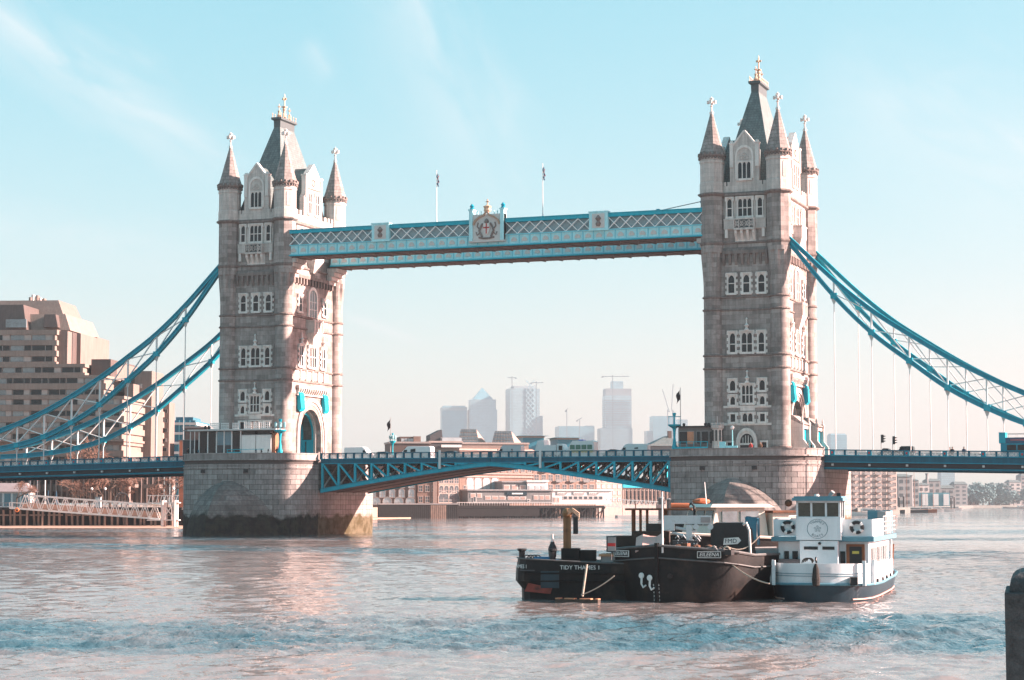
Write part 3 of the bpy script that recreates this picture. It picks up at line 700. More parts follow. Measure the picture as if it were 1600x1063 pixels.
def walkway(y0, label, front=True):
    P = thing('high_walkway', label, 'walkway', (0,y0,45.0), 0, 'high level walkways between the towers')
    MB().box(-34.8,34.8,.12,4.4,.30,1.85).build('girder', pale, P)
    b = MB(); b.box(-34.85,34.85,-.02,.14,.28,.46); b.box(-34.85,34.85,-.06,.14,1.78,1.95); b.box(-34.85,34.85,4.38,4.5,.28,1.9); b.build('girder_flange', M('flange_mid_blue',(.20,.60,.69),.5,.1,1,.05), P)
    MB().box(-34.9,34.9,-.14,4.6,.12,.27).build('bottom_flange', teal, P)
    n = 40
    for k in range(n):
        x = -34.0+68.*k/(n-1); link('arcade_panel', arcm, P, (x,.08,1.14))
        MB().box(x+.8,x+.94,-.03,.12,.46,1.78).build('stiffener', MATS['flange_mid_blue'], P) if k < n-1 else None
    b = MB(); b.box(-34.8,34.8,.35,4.2,-.06,.12); b.build('soffit', under, P)
    for k in range(24):
        x = -34.3+k*2.95; MB().beam((x,.2,-.1),(x+1.45,4.3,-.1),.16,.14).build('soffit_brace', steel_br, P); MB().beam((x+2.9,.2,-.12),(x+1.45,4.3,-.12),.16,.14).build('soffit_brace', steel_br, P)
    MB().box(-34.8,34.8,.55,.70,1.9,3.8).build('glazing', grille, P)
    MB().box(-34.8,34.8,3.8,3.95,1.9,3.8).build('glazing', grille, P)
    MB().box(-34.9,34.9,-.08,4.5,3.82,4.36).build('top_chord', teal, P)
    MB().box(-34.9,34.9,-.16,4.58,4.36,4.46).build('roof', teal, P)
    for x0,x1 in BAYS:
        m = int(round((x1-x0)/1.86)); st = (x1-x0)/m
        for k in range(m):
            for s in (1,-1):
                o = link('lattice_bar', LAT[s], P, (x0+st*(k+.5), .10 if s>0 else .22, 1.93)); o.scale = (st/1.86,1,1)
    for c in (-18.35,18.35):
        b = MB(); b.box(c-1.5,c+1.5,-.35,.6,1.9,4.55); b.box(c-1.6,c+1.6,-.45,.7,4.55,4.75); b.box(c-1.6,c+1.6,-.42,.2,1.75,1.95); pl = b.build('pier_panel', pale, P)
        b = MB(); b.box(c-1.0,c+1.0,-.42,-.3,2.15,4.35); b.build('panel_field', offw, pl)
        b = MB(); b.lathe([(.3,0),(.45,.4),(.2,.8),(.5,1.2),(.1,1.7)],8,(c,-.42,2.4)); b.build('panel_emblem', course_m, pl)
    if front:
        # crest in the middle: shield with cross and supporters under a gilded ogee hood
        b = MB(); b.box(-2.9,2.9,-.5,.6,1.0,5.2); b.box(-3.,3.,-.6,.7,.82,1.05)
        cr = b.build('crest_panel', offw, P)
        for s in (-1,1):
            q = MB(); q.box(s*2.62-.28,s*2.62+.28,-.72,.5,1.0,5.85); q.bc(s*2.62,-.12,5.95,.85,1.3,.2); q.build('crest_post', pale, P)
            MB().lathe([(.36,0),(.42,.15),(.25,.3),(.38,.55),(.1,.9)],8,(s*2.62,-.12,6.05)).build('post_cap', blue, P, 40)
        q = MB()
        oz = [(-2.2,3.55),(-1.9,4.25),(-1.2,4.75),(-.5,5.0),(-.15,5.45),(0,5.75),(.15,5.45),(.5,5.0),(1.2,4.75),(1.9,4.25),(2.2,3.55)]
        q.ribbon([(x,-.62,z) for x,z in oz],.3,.26); q.build('ogee_hood', M('copper_gilt',(.45,.28,.20),.6,.2,2,.1,8), cr)
        q = MB(); q.ex([(-.55,3.75),(.55,3.75),(.55,2.75),(.3,2.2),(0,1.95),(-.55+.25,2.2),(-.55,2.75)],'y',-.68,-.48); q.build('shield', trim, cr)
        q = MB(); q.box(-.08,.08,-.74,-.66,2.1,3.72); q.box(-.5,.5,-.74,-.66,2.95,3.15); q.build('shield_cross', red_m, cr)
        for s in (-1,1):
            q = MB(); q.tube([(s*.75,-.58,1.6),(s*.95,-.6,2.1),(s*1.2,-.62,2.6),(s*1.0,-.62,3.1),(s*.8,-.6,3.5),(s*.62,-.6,3.75)],.17,6); q.tube([(s*1.15,-.58,2.8),(s*1.55,-.58,3.3),(s*1.4,-.56,3.9)],.11,5); q.tube([(s*1.1,-.58,2.3),(s*1.6,-.56,1.9),(s*1.75,-.56,2.4)],.09,5); q.build('supporter', course_m, cr)
        q = MB(); q.tube([(-1.3,-.58,1.55),(-.5,-.62,1.4),(.5,-.62,1.4),(1.3,-.58,1.55)],.14,5); q.lathe([(.32,0),(.4,.2),(.28,.5),(.05,.7)],8,(0,-.58,3.8)); q.build('motto_scroll', course_m, cr)
        q = MB(); q.lathe([(.5,0),(.62,.25),(.55,.5),(.7,.85),(.3,1.0),(.12,1.15)],8,(0,-.2,5.6)); q.bc(0,-.2,7.15,.14,.14,.9); q.bc(0,-.2,7.2,.55,.14,.14); q.build('gilded_crown', gold, cr)
        for k in range(9):
            x = -2.2+k*.55
            if abs(x) > .6: MB().lathe([(.1,0),(.06,.3),(.13,.42),(.03,.6)],6,(x,-.1,5.2)).build('cresting_knob', pale, cr)
        for s in (1,):
            MB().cyl((s*27.5,1.,4.46),(s*34.6,1.,5.6),.07,.07,5).build('tie_rod', mgrey, P); MB().bc(s*34.4,1.,5.5,.5,.3,.3).build('tie_anchor', blue, P); MB().bc(s*27.5,1.,4.6,.5,.4,.3).build('tie_anchor', blue, P)
    for s in (-1,1):
        b = MB()
        for z,e in ((-.1,1.9),(-.8,1.4),(-1.5,.9),(-2.2,.5)): b.box(min(s*35.6,s*(35.6-e)),max(s*35.6,s*(35.6-e)),.3,4.2,z-.7,z-.02)
        b.build('end_corbel', port, P)
    return P
walkway(-10.2, 'front high walkway of white lattice with crest panel and gilded crown at midspan')
walkway(5.2, 'rear high walkway, seen below and behind the crested front one', False)
for px, lab in ((682,'flagpole left of the crest on the high walkway, thin and white'), (848,'flagpole right of the crest on the high walkway, thin and white')):
    p = at_plane_y(px, 350, -8.6); P = thing('flagpole', lab, 'flagpole', (p.x,-8.6,49.46), 0, 'flagpoles on the high walkway')
    MB().lathe([(.13,0),(.13,.6),(.08,.7),(.05,8.4),(.09,8.45),(.02,8.6)],8).build('pole', white, P)
    q = MB(); q.sheet([[(.05+.08*sin(k*1.9+r*.7)+.02*k, .07*sin(k*2.3+r), 8.2-k*.34+.0-r*.12) for k in range(7)] for r in range(4)]); q.sheet([[(.05+.1*sin(k*1.9+1.4)+.02*k, .05+.07*sin(k*2.3+2), 8.0-k*.34) for k in range(7)],[(.2+.1*sin(k*1.9+2)+.03*k, .1*sin(k*2.3+3), 7.9-k*.34) for k in range(7)]])
    m_ = q.mesh('flag', M('flag_cloth_navy',(.03,.04,.12),.9,.3)); sm = bpy.data.objects.new('flag', m_); col.objects.link(sm); sm.parent = P; md = sm.modifiers.new('thickness','SOLIDIFY'); md.thickness = .02
    q = MB(); q.sheet([[(.2+.09*sin(k*1.9+.9)+.03*k, -.06+.07*sin(k*2.3+1), 7.75-k*.3) for k in range(5)],[(.32+.09*sin(k*1.9+1.5)+.03*k, -.05+.07*sin(k*2.3+2), 7.6-k*.3) for k in range(5)]]); f2 = q.build('flag_stripe', M('flag_cloth_red',(.35,.03,.04),.9,.2), sm); md = f2.modifiers.new('thickness','SOLIDIFY'); md.thickness = .02

# ================================================================ railing panels shared by all spans
def rail_panel_mesh(w, h, nm='railing_panel'):
    b = MB(); t = .055
    b.box(-w/2,w/2,-.04,.03,-h/2,-h/2+t); b.box(-w/2,w/2,-.04,.03,h/2-t,h/2); b.box(-w/2,-w/2+t,-.04,.03,-h/2+t,h/2-t); b.box(w/2-t,w/2,-.04,.03,-h/2+t,h/2-t)
    for c in (-w/4, w/4):
        b.beam((c-w/4+.03,-.005,-h/2+.05),(c+w/4-.03,-.005,h/2-.05),.05,.085,(0,1,0)); b.beam((c+w/4-.03,.002,-h/2+.05),(c-w/4+.03,.002,h/2-.05),.05,.085,(0,1,0))
        b.torus((c,-.01,0),h*.26,.045,'y',10,4)
    b.box(-.04,.04,-.03,.02,-h/2+t,h/2-t)
    return b.mesh(nm, white)
RP_B = rail_panel_mesh(1.13,.66); RP_A = rail_panel_mesh(1.30,.60)
# ================================================================ bascule leaves
def zb(x): return 11.15-4.15*(abs(x)/29.4)**1.22
def bascule(s, label):
    P = thing('bascule_leaf', label, 'bascule', (s*29.4,0,0), 0, 'bascule leaves of the opening span')
    X = lambda x: s*(x-29.4)           # x: 0 at midspan .. 29.4 at the pier (local coordinates)
    def bx(x0,x1,y0,y1,z0,z1): a,b_ = sorted((X(x0),X(x1))); return (a,b_,y0,y1,z0,z1)
    MB().box(*bx(.06,29.3,-8.6,8.6,11.5,11.9)).build('roadway', tarmac, P)
    for sy in (-1,1):
        yo = sy*9.0
        def yy(a,b_): return tuple(sorted((yo+sy*a,yo+sy*b_)))
        MB().box(*bx(.06,29.3,*yy(-.25,.16),11.42,12.10)).build('fascia', deep, P)
        b = MB(); b.box(*bx(.06,29.3,*yy(-.12,.26),12.08,12.2)); b.box(*bx(.06,29.3,*yy(-.12,.2),11.32,11.46)); b.build('fascia_moulding', blue, P)
        MB().box(*bx(.06,29.3,*yy(-.16,.24),12.96,13.1)).build('handrail', deep, P)
        for k in range(21):
            x = .2+k*1.45; MB().box(*bx(x-.15,x+.15,*yy(-.14,.18),12.2,12.96)).build('railing_post', deep, P)
            if k < 20: link('railing_panel', RP_B, P, (X(x+.725), yo+sy*.02, 12.58), (0,0,0 if sy<0 else pi))
        # lower chord, posts and diagonals of the haunched truss
        n = 10
        b = MB(); b.ribbon([(X(x), yo, zb(x)) for x in [29.3*k/24 for k in range(25)]], .5, .62); b.build('lower_chord', teal, P)
        b = MB(); b.ribbon([(X(x), yo+sy*.04, zb(x)-.33) for x in [29.3*k/24 for k in range(25)]], .7, .07); b.ribbon([(X(x), yo+sy*.04, zb(x)+.33) for x in [29.3*k/24 for k in range(25)]], .7, .06); b.build('chord_flange', blue, P)
        for k in range(1,n+1):
            x = 2.9*k
            if 11.3-zb(x)-.3 > .25: MB().beam((X(x),yo,zb(x)+.2),(X(x),yo,11.4),.34,.42,(0,1,0)).build('truss_post', teal, P)
            if k < n and 11.4-zb(x+2.9) > .6:
                MB().beam((X(x+2.75),yo,11.25),(X(x+.1),yo,zb(x)+.2),.26,.40,(0,1,0)).build('truss_diagonal', teal, P)
    for y in (-3.1,3.1):
        MB().ribbon([(X(x), y, zb(x)) for x in [29.3*k/16 for k in range(17)]], .4, .6).build('inner_chord', steel_br, P)
        for k in range(2,11):
            x = 2.9*k; MB().beam((X(x),y,zb(x)),(X(x),y,11.5),.3,.3,(0,1,0)).build('inner_post', mgrey, P); MB().beam((X(x-.1),y,11.4),(X(x-2.7),y,zb(x-2.7)),.25,.3,(0,1,0)).build('inner_diagonal', steel_br, P)
    for k in range(1,11):
        x = 2.9*k; z = zb(x)
        MB().beam((X(x),-9,z),(X(x),9,z),.3,.4).build('cross_girder', steel_br, P)
        if k > 2: MB().beam((X(x),-8.9,z+.3),(X(x),-3.2,11.3),.2,.2).build('sway_brace', offw, P); MB().beam((X(x),8.9,z+.3),(X(x),3.2,11.3),.2,.2).build('sway_brace', offw, P)
    MB().sheet([[(X(29.3*k/20),y,zb(29.3*k/20)-.2) for k in range(21)] for y in (-8.7,8.7)]).build('soffit_plate', under, P)
    b = MB(); x = 8.4; b.bc(X(x),-9.42,11.9,.34,.22,2.9); b.build('navigation_post', white, P)
    return P
bascule(-1, 'northern bascule leaf with teal haunched truss, reaching from the left pier to midspan')
bascule(1, 'southern bascule leaf with teal haunched truss, reaching from midspan to the right pier')
# ================================================================ approach spans
def approach(s, label):
    P = thing('approach_span', label, 'bridge deck', (s*52.6,0,0), 0, 'suspended approach spans of the bridge')
    SL = .019; Lg = 86.; sh = lambda x: -SL*x
    def run(nm, y0, y1, z0, z1, m):
        MB().loft([[(s*x,y,z+sh(x)) for y,z in ((y0,z0),(y1,z0),(y1,z1),(y0,z1))] for x in (0.,Lg)]).build(nm, m, P)
    run('roadway', -8.7,8.7,11.5,11.9,tarmac); run('soffit', -8.6,8.6,10.5,10.7,under)
    for sy in (-1,1):
        a = lambda p,q: tuple(sorted((sy*p,sy*q)))
        y0,y1 = a(8.8,9.25); run('fascia', y0,y1,11.15,11.98,deep)
        y0,y1 = a(8.7,9.42); run('fascia_moulding', y0,y1,11.98,12.12,blue); run('fascia_moulding', *a(8.7,9.34), 11.02,11.15,blue)
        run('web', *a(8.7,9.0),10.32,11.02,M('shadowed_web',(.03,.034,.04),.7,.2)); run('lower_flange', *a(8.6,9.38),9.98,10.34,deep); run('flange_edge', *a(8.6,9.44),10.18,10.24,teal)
        run('handrail', *a(8.9,9.36),12.78,12.92,deep)
        run('railing_back', *a(8.98,9.02),12.12,12.78,deep) if False else None
        for k in range(int(Lg/5.42)):
            x0 = 1.2+k*5.42
            def pb(nm,x,w,p,q,z0,z1,m): 
                c,d = sorted((s*(x-w/2),s*(x+w/2))); e,f = a(p,q); return MB().box(c,d,e,f,z0+sh(x),z1+sh(x)).build(nm,m,P)
            pl = pb('railing_pilaster',x0,.62,8.95,9.4,12.12,12.79,blue)
            sm = MB(); ex_ = a(9.4,9.46)
            sm.ex([(s*x0-.13,12.62+sh(x0)),(s*x0+.13,12.62+sh(x0)),(s*x0+.13,12.4+sh(x0)),(s*x0,12.26+sh(x0)),(s*x0-.13,12.4+sh(x0))],'y',*ex_); sm.build('red_shield', red_m, pl)
            pb('hanger_boss',x0,.3,9.0,9.3,10.55,10.85,offw)
            for j in range(3):
                x = x0+.31+.72+j*1.6; link('railing_panel', RP_A, P, (s*x, sy*9.12, 12.45+sh(x)), (0,0,0 if sy<0 else pi))
                if j < 2: pb('railing_post',x+.8,.26,8.98,9.3,12.12,12.79,deep)
    return P
approach(-1, 'northern approach span in deep blue, running left from the far pier towards the shore')
approach(1, 'southern approach span in deep blue, running right from the pier behind the boats')
# ================================================================ suspension chains
UZ = ((5.6,45.3),(7.2,43.75),(13.2,37.85),(18.65,33.2),(24.1,29.5),(29.5,26.1),(35.0,23.1),(40.4,20.55),(45.8,18.5),(51.2,16.9),(56.6,15.6),(62.,14.8))
LZ = ((5.6,44.7),(7.2,42.9),(13.2,35.45),(18.65,29.9),(24.1,25.6),(29.5,21.6),(35.0,18.6),(40.4,16.3),(45.8,14.95),(51.2,14.15),(56.6,13.7),(62.,13.5))
def cat(tab, u):
    for i in range(len(tab)-1):
        if u <= tab[i+1][0]: break
    p = [tab[max(min(i+k,len(tab)-1),0)] for k in (-1,0,1,2)]; (x1,y1),(x2,y2) = p[1],p[2]; t = (u-x1)/(x2-x1)
    m1 = (p[2][1]-p[0][1])/(p[2][0]-p[0][0]); m2 = (p[3][1]-p[1][1])/max(p[3][0]-p[1][0],.1); h = x2-x1
    return (2*t**3-3*t*t+1)*y1+(t**3-2*t*t+t)*h*m1+(-2*t**3+3*t*t)*y2+(t**3-t*t)*h*m2
def chain(s, y, label):
    P = thing('suspension_chain', label, 'suspension chain', (s*41.15,y,0), 0, 'braced suspension chains of the bridge')
    us = [5.7+56.3*k/60 for k in range(61)]
    for nm, tab in (('upper_chord',UZ),('lower_chord',LZ)):
        pth = [(s*u,0,cat(tab,u)) for u in us]
        c = MB().ribbon(pth,.56,.62).build(nm, blue, P)
        b = MB(); b.ribbon([(x,0,z+.35) for x,_,z in pth],.86,.12); b.ribbon([(x,0,z-.35) for x,_,z in pth],.86,.12); b.build('chord_flange', teal, c)
    nodes = [7.2,13.2,18.65,24.1,29.5,35.,40.4,45.8,51.2,56.6]
    for i,u in enumerate(nodes):
        zu, zl = cat(UZ,u), cat(LZ,u)
        if i:
            MB().beam((s*u,0,zl+.3),(s*u,0,zu-.3),.22,.30,(0,1,0)).build('chain_post', white, P)
            zd = 12.95-.019*(u-11.4) if u > 11.6 else 13.
            h = MB().cyl((s*u,0,zl-1.),(s*u,0,zd-.3),.085,.085,6).build('hanger', white, P)
            b = MB(); b.loft([[(s*u-.42,-.12,zl-.3),(s*u+.42,-.12,zl-.3),(s*u+.42,.12,zl-.3),(s*u-.42,.12,zl-.3)],[(s*u-.13,-.1,zl-1.15),(s*u+.13,-.1,zl-1.15),(s*u+.13,.1,zl-1.15),(s*u-.13,.1,zl-1.15)]]); b.build('hanger_clamp', offw, h)
            b = MB(); b.bc(s*u,0,zl,.9,.7,.85); b.build('chord_joint', teal, P)
        if 0 < i < len(nodes)-1:
            v = nodes[i+1]
            MB().beam((s*u,.08,zl+.3),(s*v,.08,cat(UZ,v)-.3),.14,.26,(0,1,0)).build('chain_diagonal', white, P)
            MB().beam((s*u,-.08,zu-.3),(s*v,-.08,cat(LZ,v)+.3),.14,.26,(0,1,0)).build('chain_diagonal', white, P)
    return P
chain(-1,-9.3,'near suspension chain left of the northern tower, higher of the two in view')
chain(-1,9.3,'far suspension chain left of the northern tower, lower in view behind the near one')
chain(1,-9.3,'near suspension chain right of the southern tower, lower of the two in view')
chain(1,9.3,'far suspension chain right of the southern tower, peeping above the near one')
# ================================================================ lamps, cabins, porches on the piers
def lamp_column(loc, label, hs, arms=True, thin=False):
    P = thing('street_lamp', label, 'lamp post', loc, 0)
    k = hs/4.; r = .55 if thin else 1.
    MB().lathe([(.55*r,0),(.55*r,.35*k),(.34*r,.55*k),(.44*r,1.1*k),(.30*r,1.5*k),(.17*r,2.4*k),(.22*r,3.2*k),(.3*r,3.5*k),(.95*r,3.85*k),(1.0*r,4.*k),(.2*r,4.05*k)],12).build('column', teal, P, 40)
    MB().lathe([(.14*r,4.*k),(.10*r,5.*k),(.24*r,5.15*k),(.3*r,5.45*k),(.05,5.5*k)],8).build('upper_shaft', teal, P, 40)
    if arms:
        for i in range(4):
            a = i*pi/2+.4; c,s_ = cos(a)*.72*r, sin(a)*.72*r
            MB().lathe([(.10,4.05*k),(.07,4.3*k),(.22,4.4*k),(.28,4.9*k),(.06,5.1*k)],6,(c,s_,0)).build('lantern', M('lantern_glass',(.25,.45,.48),.2,.2,2,.05), P)
    else:
        b = MB(); b.torus((0,0,5.0*k),.95*r,.03,'z',12,4)
        for i in range(6): b.cyl((.95*r*cos(i),.95*r*sin(i),4.0*k),(.95*r*cos(i),.95*r*sin(i),5.0*k),.02,.02,4)
        b.build('gallery_rail', teal, P)
    return P
lamp_column((-34.55,-13.2,12.02), 'ornate teal lamp column on the left pier beside the road arch', 4.75)
lamp_column((30.5,-11.5,12.02), 'teal lamp column with round gallery at the left edge of the right pier', 4.75, False)
lamp_column((-24.6,8.6,11.9), 'slim teal lamp column on the far side of the left bascule leaf', 3.6, True, True)
def flag_mast(loc, h, label):
    P = thing('flag_mast', label, 'flagpole', loc); MB().lathe([(.07,0),(.04,h-.1),(.08,h-.05),(.02,h)],6).build('pole', mgrey, P)
    q = MB(); q.sheet([[(-.06-.13*i-.1*sin(k*1.3), .1*sin(k*1.7+i), h-.3-.30*k-.16*i) for k in range(6)] for i in range(5)]); o = q.build('flag', M('flag_cloth_black',(.03,.03,.035),.9,.2), P); md = o.modifiers.new('thickness','SOLIDIFY'); md.thickness = .02
flag_mast((-24.9,8.4,11.9), 7.6, 'mast with drooping dark flag near the slim lamp on the left bascule leaf')
flag_mast((31.3,-10.9,12.02), 10.3, 'mast with drooping dark flag above the cabin on the right pier')

win_b = M('cabin_glass_teal', (.03,.16,.22), .08, .3, .6, .03, 2, spec=.6)
# northern cabin: long flat roof, glazed left half, white boarded right half
P = thing('control_cabin', 'long white flat-roofed cabin with glazed end on the left pier', 'cabin', (-43.3,-12.3,12.02))
MB().box(-5.8,1.9,-1.2,1.2,0,.25).build('plinth', mgrey, P)
MB().box(-5.7,7.4,.3,1.2,.05,4.7).build('back_wall', mgrey, P)
for x in (-5.8,-4.2,-2.6,-1.2,.2,1.8): MB().box(x-.09,x+.09,-1.25,-1.05,.2,4.65).build('mullion', white, P)
for i,(x0,x1,m_) in enumerate(((-5.7,-4.3,glass_d),(-4.1,-2.7,glass_d),(-2.5,-1.3,win_b),(-1.1,.1,win_b),(.3,1.7,glass_d))):
    MB().box(x0+.02,x1-.02,-1.18,-1.12,.3 if m_ is glass_d else 2.4,4.6).build('glazing', m_, P)
    if m_ is win_b: MB().box(x0+.02,x1-.02,-1.18,-1.12,.3,2.36).build('door', dgrey, P)
for x0,x1 in ((2.0,4.5),(4.62,7.3)): MB().box(x0,x1,-1.25,.28,.2,3.9).build('wall_panel', white, P); MB().box(x0+.2,x1-.2,-1.1,.28,4.0,4.6).build('clerestory', glass_d, P)
MB().box(1.95,7.35,-1.2,.28,3.92,4.0).build('sill', white, P)
MB().box(7.36,7.9,-.9,.6,.1,4.3).build('brick_end', M('orange_brick',(.42,.17,.10),.9,.2,1,.2,6,brick=(.3,.1,.01,.1,.6)), P)
rf = MB().box(-7.6,8.4,-1.9,1.3,4.72,4.95).build('roof', offw, P); MB().box(-8.9,-7.6,-1.5,1.,4.74,4.9).build('roof_canopy', mgrey, P)
for x in (-7.2,-6.4): MB().cyl((x,-1.6,0),(x,-1.6,4.72),.07,.07,6).build('canopy_post', white, P)
for x0,x1 in ((-3.9,-2.3),(-2.0,-.6),(0.1,1.2),(2.2,3.6),(3.9,5.0),(5.3,6.8)):
    b = MB()
    for k in range(4): b.box(x0,x1,-.9,-.82,5.0+k*.28,5.12+k*.28)
    for k in range(5): b.box(x0+(x1-x0)*k/4-.03,x0+(x1-x0)*k/4+.03,-.82,-.78,4.96,6.05)
    b.build('roof_railing', white, rf)
for x in (-5.0,-4.4): MB().lathe([(.2,0),(.28,.3),(.2,.6),(.05,.7)],8,(x,-.6,4.95)).build('roof_vent', black, rf)
P = thing('barrier_panel', 'teal safety barrier before the glazed cabin on the left pier', 'barrier', (-42.2,-14.4,12.02))
for x in (-1.2,0,1.2): MB().cyl((x,0,0),(x,0,1.7),.04,.04,6).build('post', teal, P)
MB().box(-1.3,1.3,-.03,.03,.55,1.25).build('panel', teal, P); MB().box(-1.3,5.3,-.03,.03,1.62,1.7).build('top_rail', teal, P)
P = thing('utility_box', 'dark grey plant box standing left of the white cabin', 'cabinet', (-52.2,-10.6,12.02))
MB().box(-1.1,1.1,-.8,.8,0,3.3).build('housing', dgrey, P); MB().box(-1.2,1.2,-.9,.9,3.3,3.42).build('lid', mgrey, P)
# southern cabin
P = thing('bridge_cabin', 'grey timber cabin with dark windows on the right pier', 'cabin', (34.1,-11.6,12.02))
cg = M('cabin_grey_timber', (.17,.15,.145), .8, .15, 2, .1, 10, streak=.2)
MB().box(-2.9,2.5,-.2,1.4,0,4.3).build('wall', cg, P); MB().box(-3.15,2.75,-.5,1.6,4.32,4.5).build('roof', black, P)
for x0,x1,m_ in ((-2.7,-1.55,glass_d),(-1.5,-.5,M('orange_reflection_pane',(.55,.22,.12),.3,.3,1.5,.05)),(.0,.45,glass_d),(.75,1.7,glass_d),(1.95,2.4,glass_d)):  # the orange pane has a reflection painted into its colour
    f = MB().box(x0-.07,x1+.07,-.27,-.19,1.75,3.75).build('window', mgrey, P); MB().box(x0,x1,-.30,-.26,1.85,3.65).build('pane', m_, f)
for x in (-2.2,1.1,1.6,2.1): MB().lathe([(.14,0),(.22,.15),(.2,.4),(.05,.45)],8,(x,.4,4.5)).build('roof_vent', black, P)
P = thing('fence_panel', 'low teal fence panels before the grey cabin on the right pier', 'fence', (33.4,-13.2,12.02))
for k in range(6): MB().cyl((-2.6+k*1.05,0,0),(-2.6+k*1.05,0,2.1),.045,.045,6).build('post', teal, P)
for k in range(5): MB().box(-2.55+k*1.05,-1.6+k*1.05,-.03,.03,.75,1.35).build('panel', teal, P)
MB().box(-2.7,2.7,-.04,.04,2.05,2.13).build('top_rail', teal, P)
P = thing('stone_turret_hut', 'small pale pink octagonal hut with dark slits on the right pier', 'hut', (37.3,-12.1,12.02))
MB().lathe([(.85,0),(.85,1.5),(.78,1.55),(.78,4.),(.95,4.1),(.95,4.5),(.7,4.6)],8,(0,0,0),OCT).build('wall', port, P)
for k in range(8): MB().bc(.85*cos(k*pi/4),.85*sin(k*pi/4),4.75,.26,.26,.3).build('merlon', port, P); MB().bc(.76*cos(k*pi/4),.76*sin(k*pi/4),3.0,.2,.2,1.6).build('slit_window', glass_d, P)
MB().cyl((0,0,4.6),(0,0,5.9),.04,.03,5).build('spike', white, P)
P = thing('street_sign', 'pale teal lamp post with white globe by the tower door on the right pier', 'lamp post', (40.2,-14.6,12.02))
MB().lathe([(.16,0),(.1,.4),(.07,3.7)],8).build('post', M('pale_teal_paint',(.25,.65,.72),.5,.1), P); MB().ball((0,0,4.05),.3,10,6).build('globe', white, P)
P = thing('barrier_panel', 'pale teal barrier at the tower door on the right pier', 'barrier', (39.7,-15.2,12.02))
MB().box(-1.3,-.4,-.1,.1,0,2.0).build('tall_panel', MATS['pale_teal_paint'], P); MB().box(-.38,1.4,-.05,.05,.5,1.4).build('panel', MATS['pale_teal_paint'], P)
# porches at the foot of the southern arch
for y, lab in ((-4.8,'stone porch with teal screen at the arch of the southern tower, nearer one'),(5.2,'stone porch with teal screen at the arch of the southern tower, farther one')):
    P = thing('stone_porch', lab, 'porch', (46.9,y,12.02), 0, 'stone porches at the southern arch')
    for s in (-1,1):
        b = MB(); b.ex([(0,0),(2.9,0),(2.9,1.6),(2.2,2.5),(2.2,4.6),(0,5.6)],'y',s*2.3-.3,s*2.3+.3); b.build('side_buttress', port, P)
        b = MB(); b.lathe([(.3,0),(.34,.4),(.12,.7),(.16,1.),(.03,1.4)],6,(2.0,s*2.3,4.6)); b.build('pinnacle', port, P)
    MB().box(1.5,1.62,-2.0,2.0,.1,4.1).build('screen', teal, P)
    for k in range(4): MB().box(1.62,1.70,-1.9+k*1.2,-1.8+k*1.2,.1,4.1).build('screen_rib', blue, P)
    MB().box(.05,2.0,-2.0,2.0,4.12,4.7).build('lintel', port, P)
    b = MB(); b.loft([[(0,-2.6,4.72),(2.3,-2.6,4.72),(2.3,2.6,4.72),(0,2.6,4.72)],[(0,-2.3,6.1),(.6,-2.3,6.1),(.6,2.3,6.1),(0,2.3,6.1)]]); b.build('roof', spire_m, P)

# ================================================================ vehicles
def wheel(P, x, y, r):
    w = MB().cyl((x,y-.11,r),(x,y+.11,r),r,r,14).build('wheel', tyre_m, P); MB().cyl((x,y-.125,r),(x,y+.125,r),r*.55,r*.55,10).build('rim', mgrey, w)
def vehicle(x0, x1, y, nose, label, cat, prof, belt, m, wid=1.9, wins=(), wr=.34, z=11.9, roofm=None, group='traffic on the bridge'):
    """prof: (fraction along the length from the tail, height) outline; nose=+1 faces right"""
    Lg = x1-x0; P = thing({'car':'parked_car','van':'delivery_van'}.get(cat, cat.replace(' ','_')), label, cat, ((x0+x1)/2,y,z), 0 if nose > 0 else pi, group)
    low = [(f,h) for f,h in prof]; pts = [(-Lg/2+f*Lg,h) for f,h in low]
    rings = []
    for yy,ins in ((-wid/2,.06),(-wid/2+.1,0),(wid/2-.1,0),(wid/2,.06)):
        rings.append([(px_*(1-ins*.2), yy if h < belt else yy*(1-.14*min(1,(h-belt)/.6)), h-(ins if h > 1 else 0)) for px_,h in pts])
    MB().loft(rings).build('body', m, P, 25)
    for f0,f1,h0,h1 in wins:
        for s in (-1,1):
            b = MB(); a,c = -Lg/2+f0*Lg,-Lg/2+f1*Lg; k0 = 1-.14*min(1,max(0,h0-belt)/.6); k1 = 1-.14*min(1,max(0,h1-belt)/.6)
            b.loft([[(a,s*(wid/2+.01)*k0,h0),(c,s*(wid/2+.01)*k0,h0),(c-.06*Lg*(f1>.75),s*(wid/2+.01)*k1,h1),(a,s*(wid/2+.01)*k1,h1)],[(a,s*(wid/2-.05)*k0,h0),(c,s*(wid/2-.05)*k0,h0),(c-.06*Lg*(f1>.75),s*(wid/2-.05)*k1,h1),(a,s*(wid/2-.05)*k1,h1)]]); b.build('side_window', glass_d, P)
    for fx in (-Lg*.32,Lg*.32):
        for s in (-1,1): wheel(P, fx, s*(wid/2-.12), wr)
    for s in (-1,1): MB().bc(Lg/2-.03,s*wid*.36,.75,.1,.3,.18).build('headlight', glass_l, P); MB().bc(-Lg/2+.03,s*wid*.38,.9,.1,.16,.3).build('tail_light', red_m, P)
    return P
VAN = [(0,.35),(0,2.05),(.03,2.25),(.66,2.28),(.72,2.2),(.86,1.35),(.98,1.05),(1,.8),(1,.35)]
CAR = [(0,.35),(0,.85),(.06,.98),(.16,1.05),(.28,1.45),(.58,1.47),(.74,1.02),(.96,.85),(1,.65),(1,.35)]
SUV = [(0,.4),(0,1.1),(.04,1.75),(.1,1.8),(.62,1.8),(.74,1.2),(.97,1.05),(1,.8),(1,.4)]
